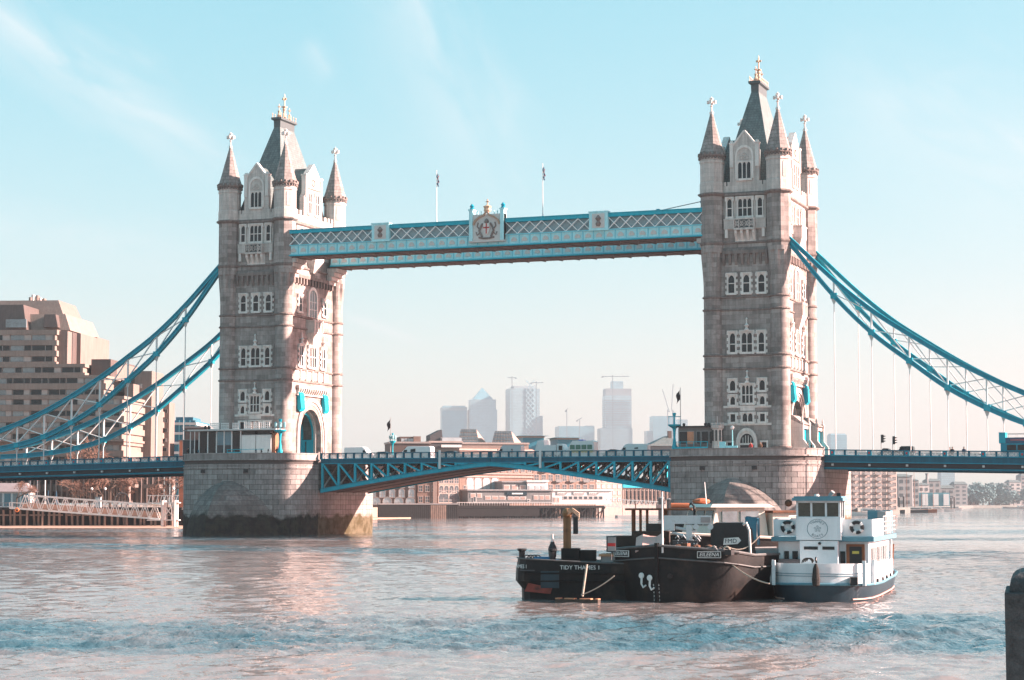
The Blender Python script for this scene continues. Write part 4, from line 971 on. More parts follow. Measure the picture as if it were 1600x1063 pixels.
wcar = M('white_vehicle_paint', (.72,.72,.72), .3, .06, 2, .02, 10); kcar = M('black_vehicle_paint', (.02,.022,.025), .25, .2, 2, .02); scar = M('silver_vehicle_paint', (.42,.44,.46), .3, .1, 2, .02, metal=.3)
VW = ((.70,.82,1.35,2.0),); CW = ((.22,.42,1.0,1.38),(.44,.66,1.0,1.38)); SW = ((.06,.28,1.15,1.68),(.30,.48,1.15,1.68),(.50,.68,1.15,1.68))
def xs(px, y=-4.): return at_plane_y(px, 705, y).x
def drive(p0, p1, nose, label, cat, prof, belt, m, wins, y=-4., **k): return vehicle(xs(p0,y), xs(p1,y), y, nose, label, cat, prof, belt, m, wins=wins, **k)
drive(541,583,1,'white panel van just right of the northern tower','van',VAN,1.2,wcar,VW)
drive(585,617,1,'black saloon car between the first two white vans on the left leaf','car',CAR,.95,kcar,CW)
drive(624,676,-1,'white van facing left, second van from the northern tower','van',VAN,1.2,wcar,VW+((.45,.6,1.35,2.0),))
drive(690,726,1,'black car alone left of the bridge middle','car',CAR,.95,kcar,CW)
drive(776,817,-1,'pale silver van right of the bridge middle','van',VAN,1.2,scar,VW)
drive(966,1014,-1,'white van facing left, nearest to the southern pier','van',VAN,1.2,wcar,VW+((.3,.42,1.5,1.9),))
drive(944,972,-1,'dark car between the ambulance and the last white van','car',CAR,.95,kcar,CW)
drive(1372,1395,-1,'dark car just behind the traffic lights on the right span','car',CAR,.95,kcar,CW,z=11.65)
drive(1397,1429,-1,'dark green tall car under the traffic lights','car',SUV,1.1,M('dark_green_paint',(.015,.03,.03),.25,.2),SW,z=11.6)
# lorry with sloping white body
x0,x1 = xs(838),xs(886); P = thing('tipper_lorry', 'white lorry with sloped back beside the ambulance', 'lorry', ((x0+x1)/2,-4,11.9), 0, 'traffic on the bridge'); Lg = x1-x0
MB().ex([(-Lg/2,.8),(-Lg/2+.6,2.9),(-Lg/2+1.6,3.0),(-Lg/2+1.7,2.2),(Lg*.22,2.2),(Lg*.22,.8)],'y',-1.1,1.1).build('load_body', wcar, P)
MB().ex([(Lg*.24,.5),(Lg*.24,2.4),(Lg*.4,2.4),(Lg*.5,1.5),(Lg*.5,.5)],'y',-1.05,1.05).build('cab', wcar, P); MB().box(-Lg/2+.2,Lg/2-.2,-.5,.5,.5,.8).build('chassis', dgrey, P)
for s in (-1,1): MB().box(Lg*.3,Lg*.42,min(s*1.0,s*1.07),max(s*1.0,s*1.07),1.4,2.1).build('side_window', glass_d, P)
for fx in (-Lg*.3,Lg*.36):
    for s in (-1,1): wheel(P,fx,s*.95,.45)
x0,x1 = xs(887),xs(931); P = thing('ambulance', 'white ambulance with green windows and yellow band on the right leaf', 'ambulance', ((x0+x1)/2,-4,11.9), pi, 'traffic on the bridge'); Lg = x1-x0
MB().ex([(-Lg/2,.4),(-Lg/2,2.7),(-Lg/2+.2,2.85),(Lg*.26,2.85),(Lg*.36,2.1),(Lg*.44,1.4),(Lg*.5,1.1),(Lg*.5,.4)],'y',-1.05,1.05).build('body', wcar, P)
for s in (-1,1):
    for k in range(4): a = -Lg/2+.25+k*.95; MB().box(a,a+.8,min(s*1.04,s*1.08),max(s*1.04,s*1.08),1.5,2.2).build('side_window', M('green_tinted_glass',(.04,.17,.13),.15,.3), P)
    MB().box(-Lg/2+.05,Lg*.3,min(s*1.04,s*1.07),max(s*1.04,s*1.07),1.0,1.35).build('yellow_band', M('yellow_band_paint',(.65,.48,.05),.5,.1), P)
    for fx in (-Lg*.3,Lg*.33): wheel(P,fx,s*.92,.38)
MB().box(-.5,.3,-.7,.7,2.86,3.02).build('light_bar', M('beacon_blue',(.02,.12,.5),.3,.1), P)
# open-top double-decker
P = thing('tour_bus', 'blue open-top tour bus at the right edge of the right span', 'bus', (xs(1563,-3.)+5.2,-3.,11.3), pi)
MB().box(-5.2,5.0,-1.22,1.22,.35,2.35).build('lower_deck', blue, P); MB().ex([(-5.2,2.36),(-5.2,3.2),(4.4,3.2),(5.2,4.0),(5.2,2.36)],'y',-1.22,1.22).build('upper_deck', M('bus_deep_blue',(.006,.09,.17),.35,.1,2,.03), P)
MB().box(4.3,5.22,-1.24,1.24,2.4,3.95).build('front_fairing', teal, P)
for s in (-1,1):
    y0,y1 = sorted((s*1.2,s*1.25))
    MB().box(-4.8,3.6,y0,y1,2.72,3.0).build('lettering_panel', M('bus_band',(.35,.12,.14),.5,.3,6,.02), P)
    for k in range(6): MB().box(-4.7+k*1.5,-3.4+k*1.5,y0,y1,1.35,2.15).build('side_window', glass_d, P)
    for k in range(8): MB().cyl((-5.+k*1.3,s*1.1,3.2),(-5.+k*1.3,s*1.1,3.75),.03,.03,5).build('rail_post', mgrey, P)
    MB().cyl((-5.1,s*1.1,3.75),(4.2,s*1.1,3.75),.035,.035,5).build('handrail', mgrey, P)
    for fx in (-3.2,3.2): wheel(P,fx,s*1.05,.5)
for i,(px, zt) in enumerate(((1377,15.0),(1395,14.75))):
    x = xs(px,-7.4); P = thing('traffic_light', ('taller' if i == 0 else 'shorter')+' traffic signal on the right span, back board seen edge on', 'traffic light', (x,-7.4,11.6), 0, 'traffic signals on the right span')
    MB().cyl((0,0,0),(0,0,zt-11.6),.06,.06,6).build('pole', mgrey, P); MB().box(.08,.36,-.2,.2,zt-11.6-1.15,zt-11.6+.02).build('signal_head', black, P)
    for k in range(3): b = MB(); b.ex([(.36,zt-11.6-.1-k*.36),(.72,zt-11.6-.18-k*.36),(.36,zt-11.6-.32-k*.36)],'y',-.13,.13); b.build('visor', black, P)

# ================================================================ people
def person_mesh(seed, stride=.12):
    r = random.Random(seed); v = []; e = []; rad = []
    def add(p, ra, par=None):
        v.append(p); rad.append(ra)
        if par is not None: e.append((par, len(v)-1))
        return len(v)-1
    pel = add((0,0,.95),.155); bel = add((0,.01,1.12),.145,pel); che = add((0,.0,1.35),.165,bel); nk = add((0,.0,1.50),.06,che); hb = add((0,-.02,1.58),.085,nk); hd = add((0,-.02,1.67),.10,hb); add((0,-.01,1.75),.07,hd)
    for s in (-1,1):
        hip = add((s*.10,0,.88),.105,pel); kn = add((s*.11,-.03+s*stride*.4,.50),.065,hip); an = add((s*.12,.03+s*stride,.09),.045,kn); add((s*.13,-.12+s*stride,.05),.04,an)
        sh = add((s*.19,0,1.42),.068,che); el = add((s*.25,.03,1.15),.05,sh); wr = add((s*.22,-.12-.06*r.random(),.97),.036,el); add((s*.21,-.17,.90),.03,wr)
    me = bpy.data.meshes.new('body'); me.from_pydata(v, e, []); o = bpy.data.objects.new('body', me); col.objects.link(o)
    m = o.modifiers.new('skin','SKIN'); 
    for i,ra in enumerate(rad): me.skin_vertices[0].data[i].radius = (ra, ra*.8 if i in (0,1,2) else ra)
    me.skin_vertices[0].data[0].use_root = True
    o.modifiers.new('sub','SUBSURF').levels = 1
    dg = bpy.context.evaluated_depsgraph_get(); out = bpy.data.meshes.new_from_object(o.evaluated_get(dg)); bpy.data.objects.remove(o); 
    out.polygons.foreach_set('use_smooth',[True]*len(out.polygons)); return out
skin = M('skin', (.45,.28,.21), .6, .1)
PBODY = [person_mesh(i, .05+.08*i) for i in range(2)]
for b_ in PBODY: b_.materials.append(skin)
coatb = MB(); coatb.loft([[(a*cos(t),b_*sin(t)*.8,z) for t in [2*pi*k/10 for k in range(10)]] for a,b_,z in ((.22,.2,.72),(.20,.18,1.0),(.215,.19,1.25),(.20,.17,1.42),(.09,.10,1.52))])
for s in (-1,1): coatb.tube([(s*.17,0,1.43),(s*.25,.03,1.16),(s*.22,-.12,.98)],.075,7)
trb = MB()
for s in (-1,1): trb.tube([(s*.09,0,.95),(s*.11,-.02,.5),(s*.12,.02,.1)],.095,7)
hairb = MB().ball((0,.015,1.69),.115,9,6)
COATS = {'black': (.02,.02,.022), 'navy': (.02,.035,.07), 'teal': (.01,.13,.19), 'grey': (.12,.12,.12), 'red': (.35,.04,.04), 'brown': (.14,.08,.05)}
def person(loc, rz, colr, label, group='people on the bridge', i=[0]):
    i[0] += 1; P = thing('person', label, 'person', loc, rz, group)
    link('body', PBODY[i[0]%2], P)
    mk_ = lambda nm,b,m: link(nm, b.mesh(nm, m, 60), P)
    mk_('coat', coatb, M(colr+'_coat_cloth', COATS[colr], .9, .2, 3, .1)); mk_('trousers', trb, M('dark_trouser_cloth',(.025,.025,.03),.9,.2)); mk_('hair', hairb, M('dark_hair',(.03,.02,.015),.8,.2))
for px, c_, lab in ((294,'black','person in black at the far left corner of the left pier'),(303,'grey','person in grey beside the dark plant box on the left pier'),(311,'teal','person in a teal coat before the dark plant box'),(323,'black','person in black by the canopy posts of the white cabin'),
                (401,'navy','person in navy before the white boarded wall, leftmost there'),(408.5,'black','person in black before the white boarded wall, second there'),(419,'grey','person in grey before the white boarded wall, third there'),(433,'brown','person in brown beside the ornate teal lamp column')):
    p = at_plane_y(px, 700, -13.4); y = max(-13.4, plan_y(p.x+41.15)+.9) if abs(p.x+41.15) < 11 else -12; person((p.x,y,12.3), .4+.9*px%3, c_, lab, 'people on the left pier')
for px, c_, lab in ((1173,'red','person in red at the tower door on the right pier'),(1188,'brown','person in brown right of the tower door on the right pier'),(1262,'grey','person in grey by the teal screen of the right arch'),(1268,'black','person in black by the teal screen of the right arch')):
    p = at_plane_y(px, 698, -13.0 if px < 1200 else -7.); person((p.x,p.y,12.25), px%3, c_, lab, 'people on the right pier')
for px, c_, lab in ((1484,'brown','person in brown at the rail, left of the pair on the right span'),(1488,'black','person in black at the rail, right of the pair on the right span'),(1506,'navy','person in navy alone on the right span before the bus'),(778,'navy','person in navy at the bascule joint, left'),(800,'black','person in black at the bascule joint, right')):
    p = at_plane_y(px, 700, -8.); person((p.x,-8.,11.7 if px < 1000 else 11.35), px%3, c_, lab, 'people along the railings')

# ================================================================ quay under the photographer and the granite bollard
B = at_depth(1706, 787, 7.0)
MB().box(92,140,-330,B.y+2.2,-1.2,3.3).build('quay_paving', paving, kind='structure')
P = thing('granite_bollard', 'dark granite post with rounded shoulders at the right edge, close to the camera', 'bollard', (B.x,B.y,3.3), YAW-.25)
sq = lambda r: [(-r,-r),(r,-r),(r,r),(-r,r)]
gb_ = M('speckled_granite', (.045,.05,.054), .7, .7, 26, .25, 60)
q = MB(); q.loft([[(x,y,z) for x,y in sq(r)] for r,z in ((.30,0),(.30,1.395),(.297,1.40))]); q.build('shaft', gb_, P)
q = MB(); q.loft([[(x,y,z) for x,y in sq(r)] for r,z in ((.283,1.40),(.282,1.425),(.274,1.445),(.262,1.458),(.245,1.466),(.225,1.47))]); q.build('shoulder', gb_, P, 30)
q = MB(); q.loft([[(x,y,z) for x,y in sq(r)] for r,z in ((.222,1.47),(.222,1.478),(.212,1.484))]); q.build('cap', gb_, P)
# ================================================================ moored boats
hullk = M('tarred_hull', (.010,.010,.0105), .6, .45, 1.3, .15, 6, stain=((.042,.027,.021),.9,.52,.74), streak=.35, spec=.3)
rusty = M('rust', (.16,.065,.035), .85, .4, 2.5, .3, 9, stain=((.04,.03,.025),1.8,.45,.7))
redlead = M('red_lead_paint', (.28,.06,.045), .8, .3, 1.6, .2, 8, stain=((.05,.03,.025),1.2,.5,.7))
bwhite = M('boat_white', (.66,.70,.72), .45, .06, 1.2, .04, 8, streak=.10, stain=((.42,.36,.32),.9,.62,.9))
bteal = M('boat_teal_grey', (.10,.25,.31), .5, .12, 1.5, .05, 8, streak=.15)
bnavy = M('boat_navy', (.012,.035,.05), .4, .2, 1.5, .05, 8, streak=.2)
rope_m = M('hemp_rope', (.40,.34,.28), .9, .25, 12, .3, 30); brown_m = M('varnished_wood', (.22,.075,.03), .45, .2, 3, .1, 12); wood_m = M('raw_timber', (.42,.22,.13), .85, .25, 2, .2, 10)
ochre = M('ochre_machine_paint', (.24,.12,.055), .6, .25, 2, .1, 8, stain=((.10,.05,.03),1.5,.55,.75)); cream = M('cream_paint', (.66,.58,.50), .5, .1, 1.5, .05, 8, streak=.15)
tarp = M('pink_tarpaulin', (.58,.36,.32), .8, .12, 2, .2, 5); tarpb = M('blue_tarpaulin', (.02,.13,.20), .7, .15, 2, .2, 5)
letter = M('white_lettering', (.72,.72,.70), .6, .12, 4, .05)
letter_d = M('grey_blue_lettering', (.05,.14,.18), .6, .1)
def loft_hull(P, name, secs, m, smooth=35):
    """secs: list of cross rings given as (y, [(halfwidth, z), ...]) from keel to gunwale; mirrored"""
    b = MB(); rings = []
    for y, prof in secs:
        rings.append([(-w, y if not isinstance(y,(list,tuple)) else y[i], z) for i,(w,z) in enumerate(reversed(prof))]+[(w, y, z) for w,z in prof])
    b.loft(rings); return b.build(name, m, P, smooth)
def catenary(p, q, sag, n=10): 
    p, q = Vector(p), Vector(q); return [p.lerp(q, i/n)-Vector((0,0,sag*4*(i/n)*(1-i/n))) for i in range(n+1)]
def plan_loft(plan, z0, z1, inset0=0., zs=None):
    """closed plan outline lofted upward, shrinking by inset at the foot"""
    cx = sum(p[0] for p in plan)/len(plan); cy = sum(p[1] for p in plan)/len(plan)
    return [[(cx+(x-cx)*(1-inset0), cy+(y-cy)*(1-inset0), z0) for x,y in plan],[(x,y,z1) for x,y in plan]]
# ---- white passenger boat
o_ = at_ground(1276, 941); WB = thing('passenger_boat', 'white passenger boat with black hull and square wheelhouse, rightmost of the moored boats', 'boat', (o_.x,o_.y,0), YAW-radians(15.5)); WB.scale = (1.06,1.,1.)
def sheer(y): return .86+.05*max(0,1-y/3.)**2+.012*max(0,y-8)
HP = [(0.,0.),(.25,1.05),(.7,1.75),(1.5,2.25),(3.,2.55),(6.,2.65),(14.,2.6),(18.,2.4),(20.5,2.0),(21.8,1.4)]
loft_hull(WB,'hull',[(y,[(max(b*.82-.1,.02),-.4),(max(b*.93,.03),.1),(max(b,.05),sheer(y))]) for y,b in HP],bnavy,50)
rub = MB()
for s in (-1,1): rub.tube([(s*(b+.03),y,sheer(y)-.02) for y,b in HP],.07,6)
rub.build('rubbing_strake', bteal, WB); 
wl = MB()
for s in (-1,1): wl.tube([(s*(b*.93+.02),y,.12) for y,b in HP[2:]],.045,5)
wl.build('waterline_stripe', M('salmon_boot_top',(.55,.33,.28),.6,.1), WB)
MB().loft([[(-max(b-.05,.02),y,sheer(y)-.06) for y,b in HP]+[(max(b-.05,.02),y,sheer(y)-.06) for y,b in HP[::-1]],[(-max(b-.05,.02),y,sheer(y)-.01) for y,b in HP]+[(max(b-.05,.02),y,sheer(y)-.01) for y,b in HP[::-1]]]).build('deck', bteal, WB)
bw = MB(); BP = HP[:7]
for s in (-1,1):
    out = [(s*(b*.97+.01),y+.05) for y,b in BP]; inn = [(s*max(b*.97-.09,0.),y+.14) for y,b in BP]
    top = [1.95,1.95,1.93,1.92,1.9,1.86,1.85]
    rows = [[(x,y,sheer(y)) for x,y in out],[(x,y,t) for (x,y),t in zip(out,top)],[(x,y,t) for (x,y),t in zip(inn,top)],[(x,y,sheer(y)) for x,y in inn]]
    bw.sheet(rows)
bw.build('bulwark', bwhite, WB, 40)
st = MB()
for s in (-1,1):
    for z in (1.42,1.30): st.tube([(s*(b*.97+.015),y+.045,z) for y,b in BP],.022,4)
st.build('bulwark_stripe', bteal, WB)
for s,y in ((-1,1.0),(1,1.0),(1,2.6),(-1,2.4)):
    b_ = [b for yy,b in HP if yy >= y][0]; MB().box(s*b_*.97-.08,s*b_*.97+.08,y-.1,y+.1,.8,2.08).build('bulwark_post', bwhite, WB)
# superstructure
MB().box(-2.25,2.2,3.3,15.5,.85,3.0).build('lower_cabin', bwhite, WB)
MB().box(-1.08,.78,2.5,3.32,.86,3.06).build('trunk', bwhite, WB)
rfd = MB(); rfd.prism([(-2.55,2.9),(2.5,2.9),(2.55,16.5),(-2.55,16.5)],3.02,3.26); rfd.build('roof_deck', bteal, WB)
for q_ in ((-2.45,-1.25,3.0,3.1,3.3,4.18),(.95,2.42,3.0,3.1,3.3,4.18),(2.36,2.46,3.101,9.0,3.28,4.18),(-2.46,-2.36,3.101,9.,3.28,4.18)): MB().box(*q_).build('upper_bulwark', bwhite, WB)
MB().box(-1.25,.95,2.46,2.6,3.1,4.28).build('wheelhouse_apron', bwhite, WB)
MB().box(-1.2,.9,2.6,4.6,3.28,4.22).build('wheelhouse_base', bwhite, WB)
fr = MB()
for x in (-1.2,-.5,.22,.88): fr.box(x-.05,x+.05,2.56,2.68,4.2,5.12)
for x in (-1.2,.88): 
    for y in (3.5,4.55): fr.box(x-.05,x+.05,y-.05,y+.05,4.2,5.12)
fr.box(-1.25,.93,2.56,2.68,4.2,4.32); fr.box(-1.25,.93,2.56,2.68,5.04,5.14); fr.box(-1.2,.88,4.5,4.6,4.2,5.12); fr.build('wheelhouse_frame', bwhite, WB)
wg = M('wheelhouse_glass', (.04,.035,.03), .08, .6, 1.5, .03, 2, spec=.6)
for x0,x1 in ((-1.15,-.55),(-.45,.17),(.27,.83)): MB().box(x0,x1,2.6,2.63,4.32,5.04).build('windscreen_pane', wg, WB)
for s,x in ((-1,-1.2),(1,.88)):
    for y0,y1 in ((2.68,3.45),(3.55,4.5)): MB().box(x-.02,x+.02,y0,y1,4.32,5.04).build('side_pane', wg, WB)
rr_ = MB(); rr_.box(-1.42,1.08,2.3,4.85,5.14,5.3); rr_.box(-1.34,1.0,2.4,4.75,5.3,5.38); wr_ = rr_.build('wheelhouse_roof', bteal, WB)
MB().cyl((.35,3.,5.38),(.55,2.9,5.62),.09,.12,8).build('searchlight', mgrey, wr_); MB().cyl((-.3,3.2,5.38),(-.3,3.2,5.5),.14,.1,8).build('horn', offw, wr_); MB().bc(.85,2.7,5.45,.2,.2,.2).build('navigation_lamp', black, wr_)
MB().ball((-1.62,2.5,5.02),.19,10,6).build('mooring_ball', orange_m if False else rusty, WB)
# circular lettering on the apron
lg = MB(); lg.torus((-.2,2.455,3.68),.50,.011,'y',40,4); lg.build('logo_ring', letter_d, WB)
for word, base, d in (('THAMES',pi/2,-1),('BOATS',-pi/2,1)):
    for i,chr_ in enumerate(word):
        a = base+d*(i-(len(word)-1)/2)*.33; text_mesh('logo_letter', chr_, .17, letter_d, .004, WB, (-.2+.385*cos(a),2.452,3.68+.385*sin(a)), (pi/2, -(a-pi/2) if d < 0 else -(a+pi/2), 0))
for x,z in ((-.32,3.72),(-.2,3.66),(-.08,3.72),(-.2,3.8),(-.28,3.58),(-.12,3.58)): MB().torus((x,2.455,z),.045,.009,'y',10,3).build('logo_device', letter_d, WB)
for x0,x1 in ((-.88,-.2),(.03,.62)): MB().box(x0,x1,2.47,2.52,2.60,2.76).build('vent_slot', black, WB)
MB().ball((-.1,2.46,2.92),.08,8,5).build('deck_lamp', black, WB)
MB().box(-1.0,.7,2.44,2.5,.9,1.9).build('trunk_panel', bwhite, WB)
for x0,x1 in ((-1.95,-1.72),(-1.55,-1.28)): MB().box(x0,x1,3.26,3.31,2.05,2.5).build('fore_window', glass_d, WB)
MB().box(-2.2,-2.0,3.2,3.3,1.0,2.6).build('door_frame', bwhite, WB); MB().box(-2.15,-1.1,2.4,3.0,.86,2.1).build('deck_hatch', dgrey, WB)
df = MB().box(1.12,2.02,3.22,3.31,.9,2.88).build('door_frame', brown_m, WB); MB().box(1.28,1.88,3.17,3.23,.95,2.75).build('door', black, df); MB().box(1.42,1.75,3.15,3.18,2.38,2.52).build('door_notice', M('notice_yellow',(.5,.42,.08),.6,.1), df)
MB().box(.82,1.06,3.22,3.3,1.0,2.5).build('side_light_glass', glass_d, WB)
for k in range(9):
    y = 4.2+k*1.15; f = MB().box(2.19,2.24,y,y+.98,1.75,2.75).build('side_window', offw, WB); MB().box(2.23,2.26,y+.12,y+.86,1.85,2.65).build('pane', glass_d if k%3 == 0 else glass_l, f)
for x in (-1.72,1.68):
    lb = MB().torus((x,2.93,3.76),.27,.09,'y',18,8).build('lifebuoy', black, WB)
    for a in (.4,2.4,4.1,5.4): q = MB(); q.torus((x,2.93,3.76),.27,.098,'y',3,8,a,a+.5); q.build('lifebuoy_band', white, lb)
rl = MB()
for z in (3.5,3.75,4.0,4.3): rl.tube([(2.45,9.0,z),(2.5,13,z),(2.5,16.3,z)],.022,4); rl.tube([(-2.45,9.0,z),(-2.5,16.3,z)],.022,4)
for k in range(8): rl.cyl((2.48,9.05+k*1.02,3.26),(2.48,9.05+k*1.02,4.3),.025,.025,5)
rl.build('upper_rail', white, WB); MB().box(2.0,2.44,11.,14.,3.3,4.55).build('deck_seats', mgrey, WB); MB().box(1.2,2.42,14.2,15.8,3.3,4.6).build('stair_head', bteal, WB)
MB().box(-1.6,1.6,15.6,19.5,.86,1.9).build('aft_housing', bwhite, WB)
fd = MB(); fd.lathe([(.05,.9),(.14,.65),(.2,.1),(.17,-.2),(.05,-.25)],10,(0,-.16,1.05)); fd.build('rope_fender', M('tarred_rope',(.035,.032,.03),.95,.3,10,.4,25), WB); MB().tube([(0,-.2,2.1),(0,-.1,2.25),(.0,.1,2.0)],.05,6).build('stem_head', black, WB)
q = MB()
for k in range(4): q.torus((-.55+k*.05,1.0,1.94+.03*k),.25-.03*k,.03,'y',12,5,0,pi)
q.build('hawser_coil', M('tarred_rope',(.10,.085,.075)), WB)
for y,b in ((4.,2.62),(6.5,2.66),(9.,2.66),(11.5,2.64),(14.,2.6)): MB().bc(b-.08,y,sheer(y)+.1,.16,.3,.22).build('bollard', black, WB)
MB().bc(1.75,.5,1.05,.35,.3,.42).build('fairlead', black, WB)
MB().cyl((2.3,16,3.2),(2.3,16,1.0),.05,.05,6).build('stern_post', white, WB); MB().cyl((2.1,19,1.),(2.2,19,2.6),.04,.04,6).build('ensign_staff', brown_m, WB)
# ---- black steel lighter
o_ = at_ground(1027, 941.5); EB = thing('barge', 'black steel barge with bluff bow, white anchor chains and EILEENA name board', 'barge', (o_.x,o_.y,0), YAW-radians(30))
EP = [(0.,.02),(.42,1.1),(.84,2.1),(1.35,3.1),(2.0,3.6),(3.6,3.8),(16.,3.8),(20.,3.5),(22,2.6)]
def esh(y): return 2.32+.55*max(0,1-y/4.5)**1.6
loft_hull(EB,'hull',[(y+.0,[(max(b*.80-.15,.02),-.4),(max(b*.9-.03,.03),.25),(max(b*.985,.04),1.3),(max(b,.05),esh(y))]) for y,b in EP],hullk,45)
gw = MB()
for s in (-1,1): gw.tube([(s*(b+.02),y-.02,esh(y)) for y,b in EP],.075,6); gw.tube([(s*(b+.03),y-.03,esh(y)-.62) for y,b in EP],.045,5)
gw.build('gunwale', M('worn_gunwale',(.10,.10,.10),.6,.4,3,.2), EB)
MB().loft([[(-max(b-.1,.02),y+.05,esh(y)-.25) for y,b in EP]+[(max(b-.1,.02),y+.05,esh(y)-.25) for y,b in EP[::-1]],[(-max(b-.1,.02),y+.05,esh(y)-.2) for y,b in EP]+[(max(b-.1,.02),y+.05,esh(y)-.2) for y,b in EP[::-1]]]).build('deck', dgrey, EB)
MB().box(-.09,.09,-.12,.1,-.3,3.0).build('stem_post', hullk, EB)
def on_bow(s, t):           # point on the bow line, t metres back from the stem in y
    for (y0,b0),(y1,b1) in zip(EP,EP[1:]):
        if y0 <= t <= y1: return s*(b0+(b1-b0)*(t-y0)/(y1-y0)), t, atan2(y1-y0, s*(b1-b0))
for s in (-1,1):
    x,y,a = on_bow(s,1.0); a = atan2(.45,1.0)*s
    nb = MB(); nb.box(-.58,.58,-.03,.02,-.15,.15); ob = nb.build('name_board', M('board_black',(.03,.03,.03),.5,.2), EB); ob.location = (x*1.0+s*.06,y-.08,esh(y)-.27); ob.rotation_euler = (0,0,a)
    fb = MB(); fb.box(-.6,.6,-.045,.01,.14,.165); fb.box(-.6,.6,-.045,.01,-.165,-.14); fb.box(-.6,-.575,-.045,.01,-.14,.14); fb.box(.575,.6,-.045,.01,-.14,.14); fb.build('board_border', letter, ob)
    text_mesh('board_lettering', 'EILEENA', .27, letter, .004, ob, (0,-.04,0), shear=.25)
for x,y,z in ((-.95,.12,1.15),(-.38,-.1,1.05)):
    q = MB(); q.torus((x,y,z+.18),.11,.05,'y',10,5); q.tube([(x,y,z+.3),(x+.03,y-.02,z+.05),(x+.02,y-.03,z-.2)],.06,6); q.tube([(x,y-.03,z-.2),(x+.12,y-.03,z-.42),(x+.28,y-.05,z-.3)],.05,6); q.build('anchor_chain', letter, EB)
for k in range(5):
    for x in (-.17,.13): text_mesh('draught_mark', str(2+k), .15, letter, .004, EB, (x,-.02-.02*k+.14*abs(x),.12+.19*k))
MB().cyl((.62,.3,1.35),(.66,.05,1.32),.12,.12,10).build('hawse_hole', black, EB)
_before = set(EB.children)
hs = MB(); hs.box(-1.4,.55,2.6,5.2,2.1,3.55); hs.box(-2.4,-1.4,3.3,5.2,2.1,3.3); hs.build('deck_house', M('brown_deckhouse',(.035,.022,.018),.6,.3,2,.1), EB)
cab = MB()
for x,y in ((-1.35,3.),(-.95,3.),(-.6,3.),(.35,3.),(-1.35,4.6),(.35,4.6)): MB().box(x-.07,x+.07,y-.07,y+.07,3.5,4.65).build('cab_post', rusty, EB)
pass; cr = MB().box(-1.75,1.75,2.7,5.0,4.65,4.75).build('cab_roof', rusty, EB)
MB().cyl((.65,2.8,4.9),(1.6,2.9,4.9),.13,.13,10).build('life_raft', M('faded_orange',(.42,.13,.06),.7,.2), cr); MB().bc(.05,2.9,4.85,.35,.3,.2).build('lamp_box', tarp, cr); MB().cyl((-1.2,3.,4.75),(-1.2,3.,5.),.03,.03,5).build('aerial', rusty, cr)
MB().bc(-.25,3.1,3.75,.8,.5,.4).build('engine_cover', black, EB)
cl = M('crane_light_paint', (.50,.56,.58), .5, .12, 2, .1, 8, stain=((.2,.17,.15),2.,.55,.8))
cb = MB(); cb.box(.3,2.75,1.85,2.15,3.95,4.38); bo = cb.build('crane_boom', cl, EB); MB().box(2.2,2.72,1.82,1.86,4.02,4.3).build('boom_plate', mgrey, bo); MB().box(.3,.85,1.8,2.2,3.6,4.0).build('boom_root', cl, bo)
MB().cyl((.9,2.,3.75),(2.0,2.,3.55),.09,.07,8).build('hydraulic_ram', cl, EB); MB().cyl((.7,2.0,3.5),(1.7,2.,3.25),.08,.06,8).build('hydraulic_ram', cl, EB)
for x in (1.95,2.7): MB().cyl((x,1.85,3.8),(x,2.1,3.8),.15,.15,10).build('sheave', cl, EB)
MB().box(1.45,1.75,1.85,2.15,3.0,3.9).build('crane_post', cl, EB)
g_ = MB(); rnd = random.Random(5)
for k in range(16): x,z = rnd.uniform(.9,2.0),rnd.uniform(2.75,3.3); g_.tube([(x,1.7,z),(x+.1,1.6,z+.12),(x+.22,1.7,z-.05)],.03,5)
g_.build('hydraulic_hoses', cl, EB, kind='stuff')
MB().bc(1.4,2.0,2.75,1.3,.8,.7).build('winch', dgrey, EB)
tp = MB(); tp.sheet([[(-1.15+u*.36,1.2+.5*v-.05*u,2.62+.12*sin(u*1.7)+.28*v+.06*u) for u in range(5)] for v in (-.4,.6,1.6,2.2)]); t_ = tp.build('tarpaulin', tarp, EB); t_.modifiers.new('thickness','SOLIDIFY').thickness = .03
MB().cyl((.28,-.02,2.5),(.28,-.05,5.6),.055,.035,6).build('jackstaff', white, EB)
wh = MB(); wh.ex([(2.6,2.1),(2.6,3.85),(2.9,4.0),(4.3,4.0),(4.75,3.7),(5.,2.1)],'y',2.3,5.5); wh.v = [(x+.1,y+.6,z) for x,y,z in wh.v]
wh.build('winch_house', M('house_black',(.02,.023,.026),.5,.3,1.5,.1), EB); MB().box(3.4,4.3,2.82,2.92,3.35,3.9).build('house_window', black, EB)
sg = MB(); sg.prism([(0,0)],0,0) if False else sg.loft([[(x,2.80,z) for x,z in ((3.35,2.85),(4.1,2.9),(4.28,3.08),(4.15,3.25),(3.4,3.2))],[(x,2.85,z) for x,z in ((3.35,2.85),(4.1,2.9),(4.28,3.08),(4.15,3.25),(3.4,3.2))]]); so_ = sg.build('house_sign', letter, EB); text_mesh('sign_lettering','FMD',.32,bnavy,.004,so_,(3.75,2.79,3.05))
tb = MB(); tb.sheet([[(4.55+.22*u,3.0+.5*v,4.35-.02*u*u-.06*v) for u in range(4)] for v in range(3)]); tb.sheet([[(5.15+.06*v,3.0+.5*v,4.25-.35*u) for u in range(5)] for v in range(3)]); tb.sheet([[(4.5+.2*u,2.95,4.3-.3*v) for u in range(4)] for v in range(5)]); t_ = tb.build('blue_tarpaulin', tarpb, EB); t_.modifiers.new('thickness','SOLIDIFY').thickness = .03
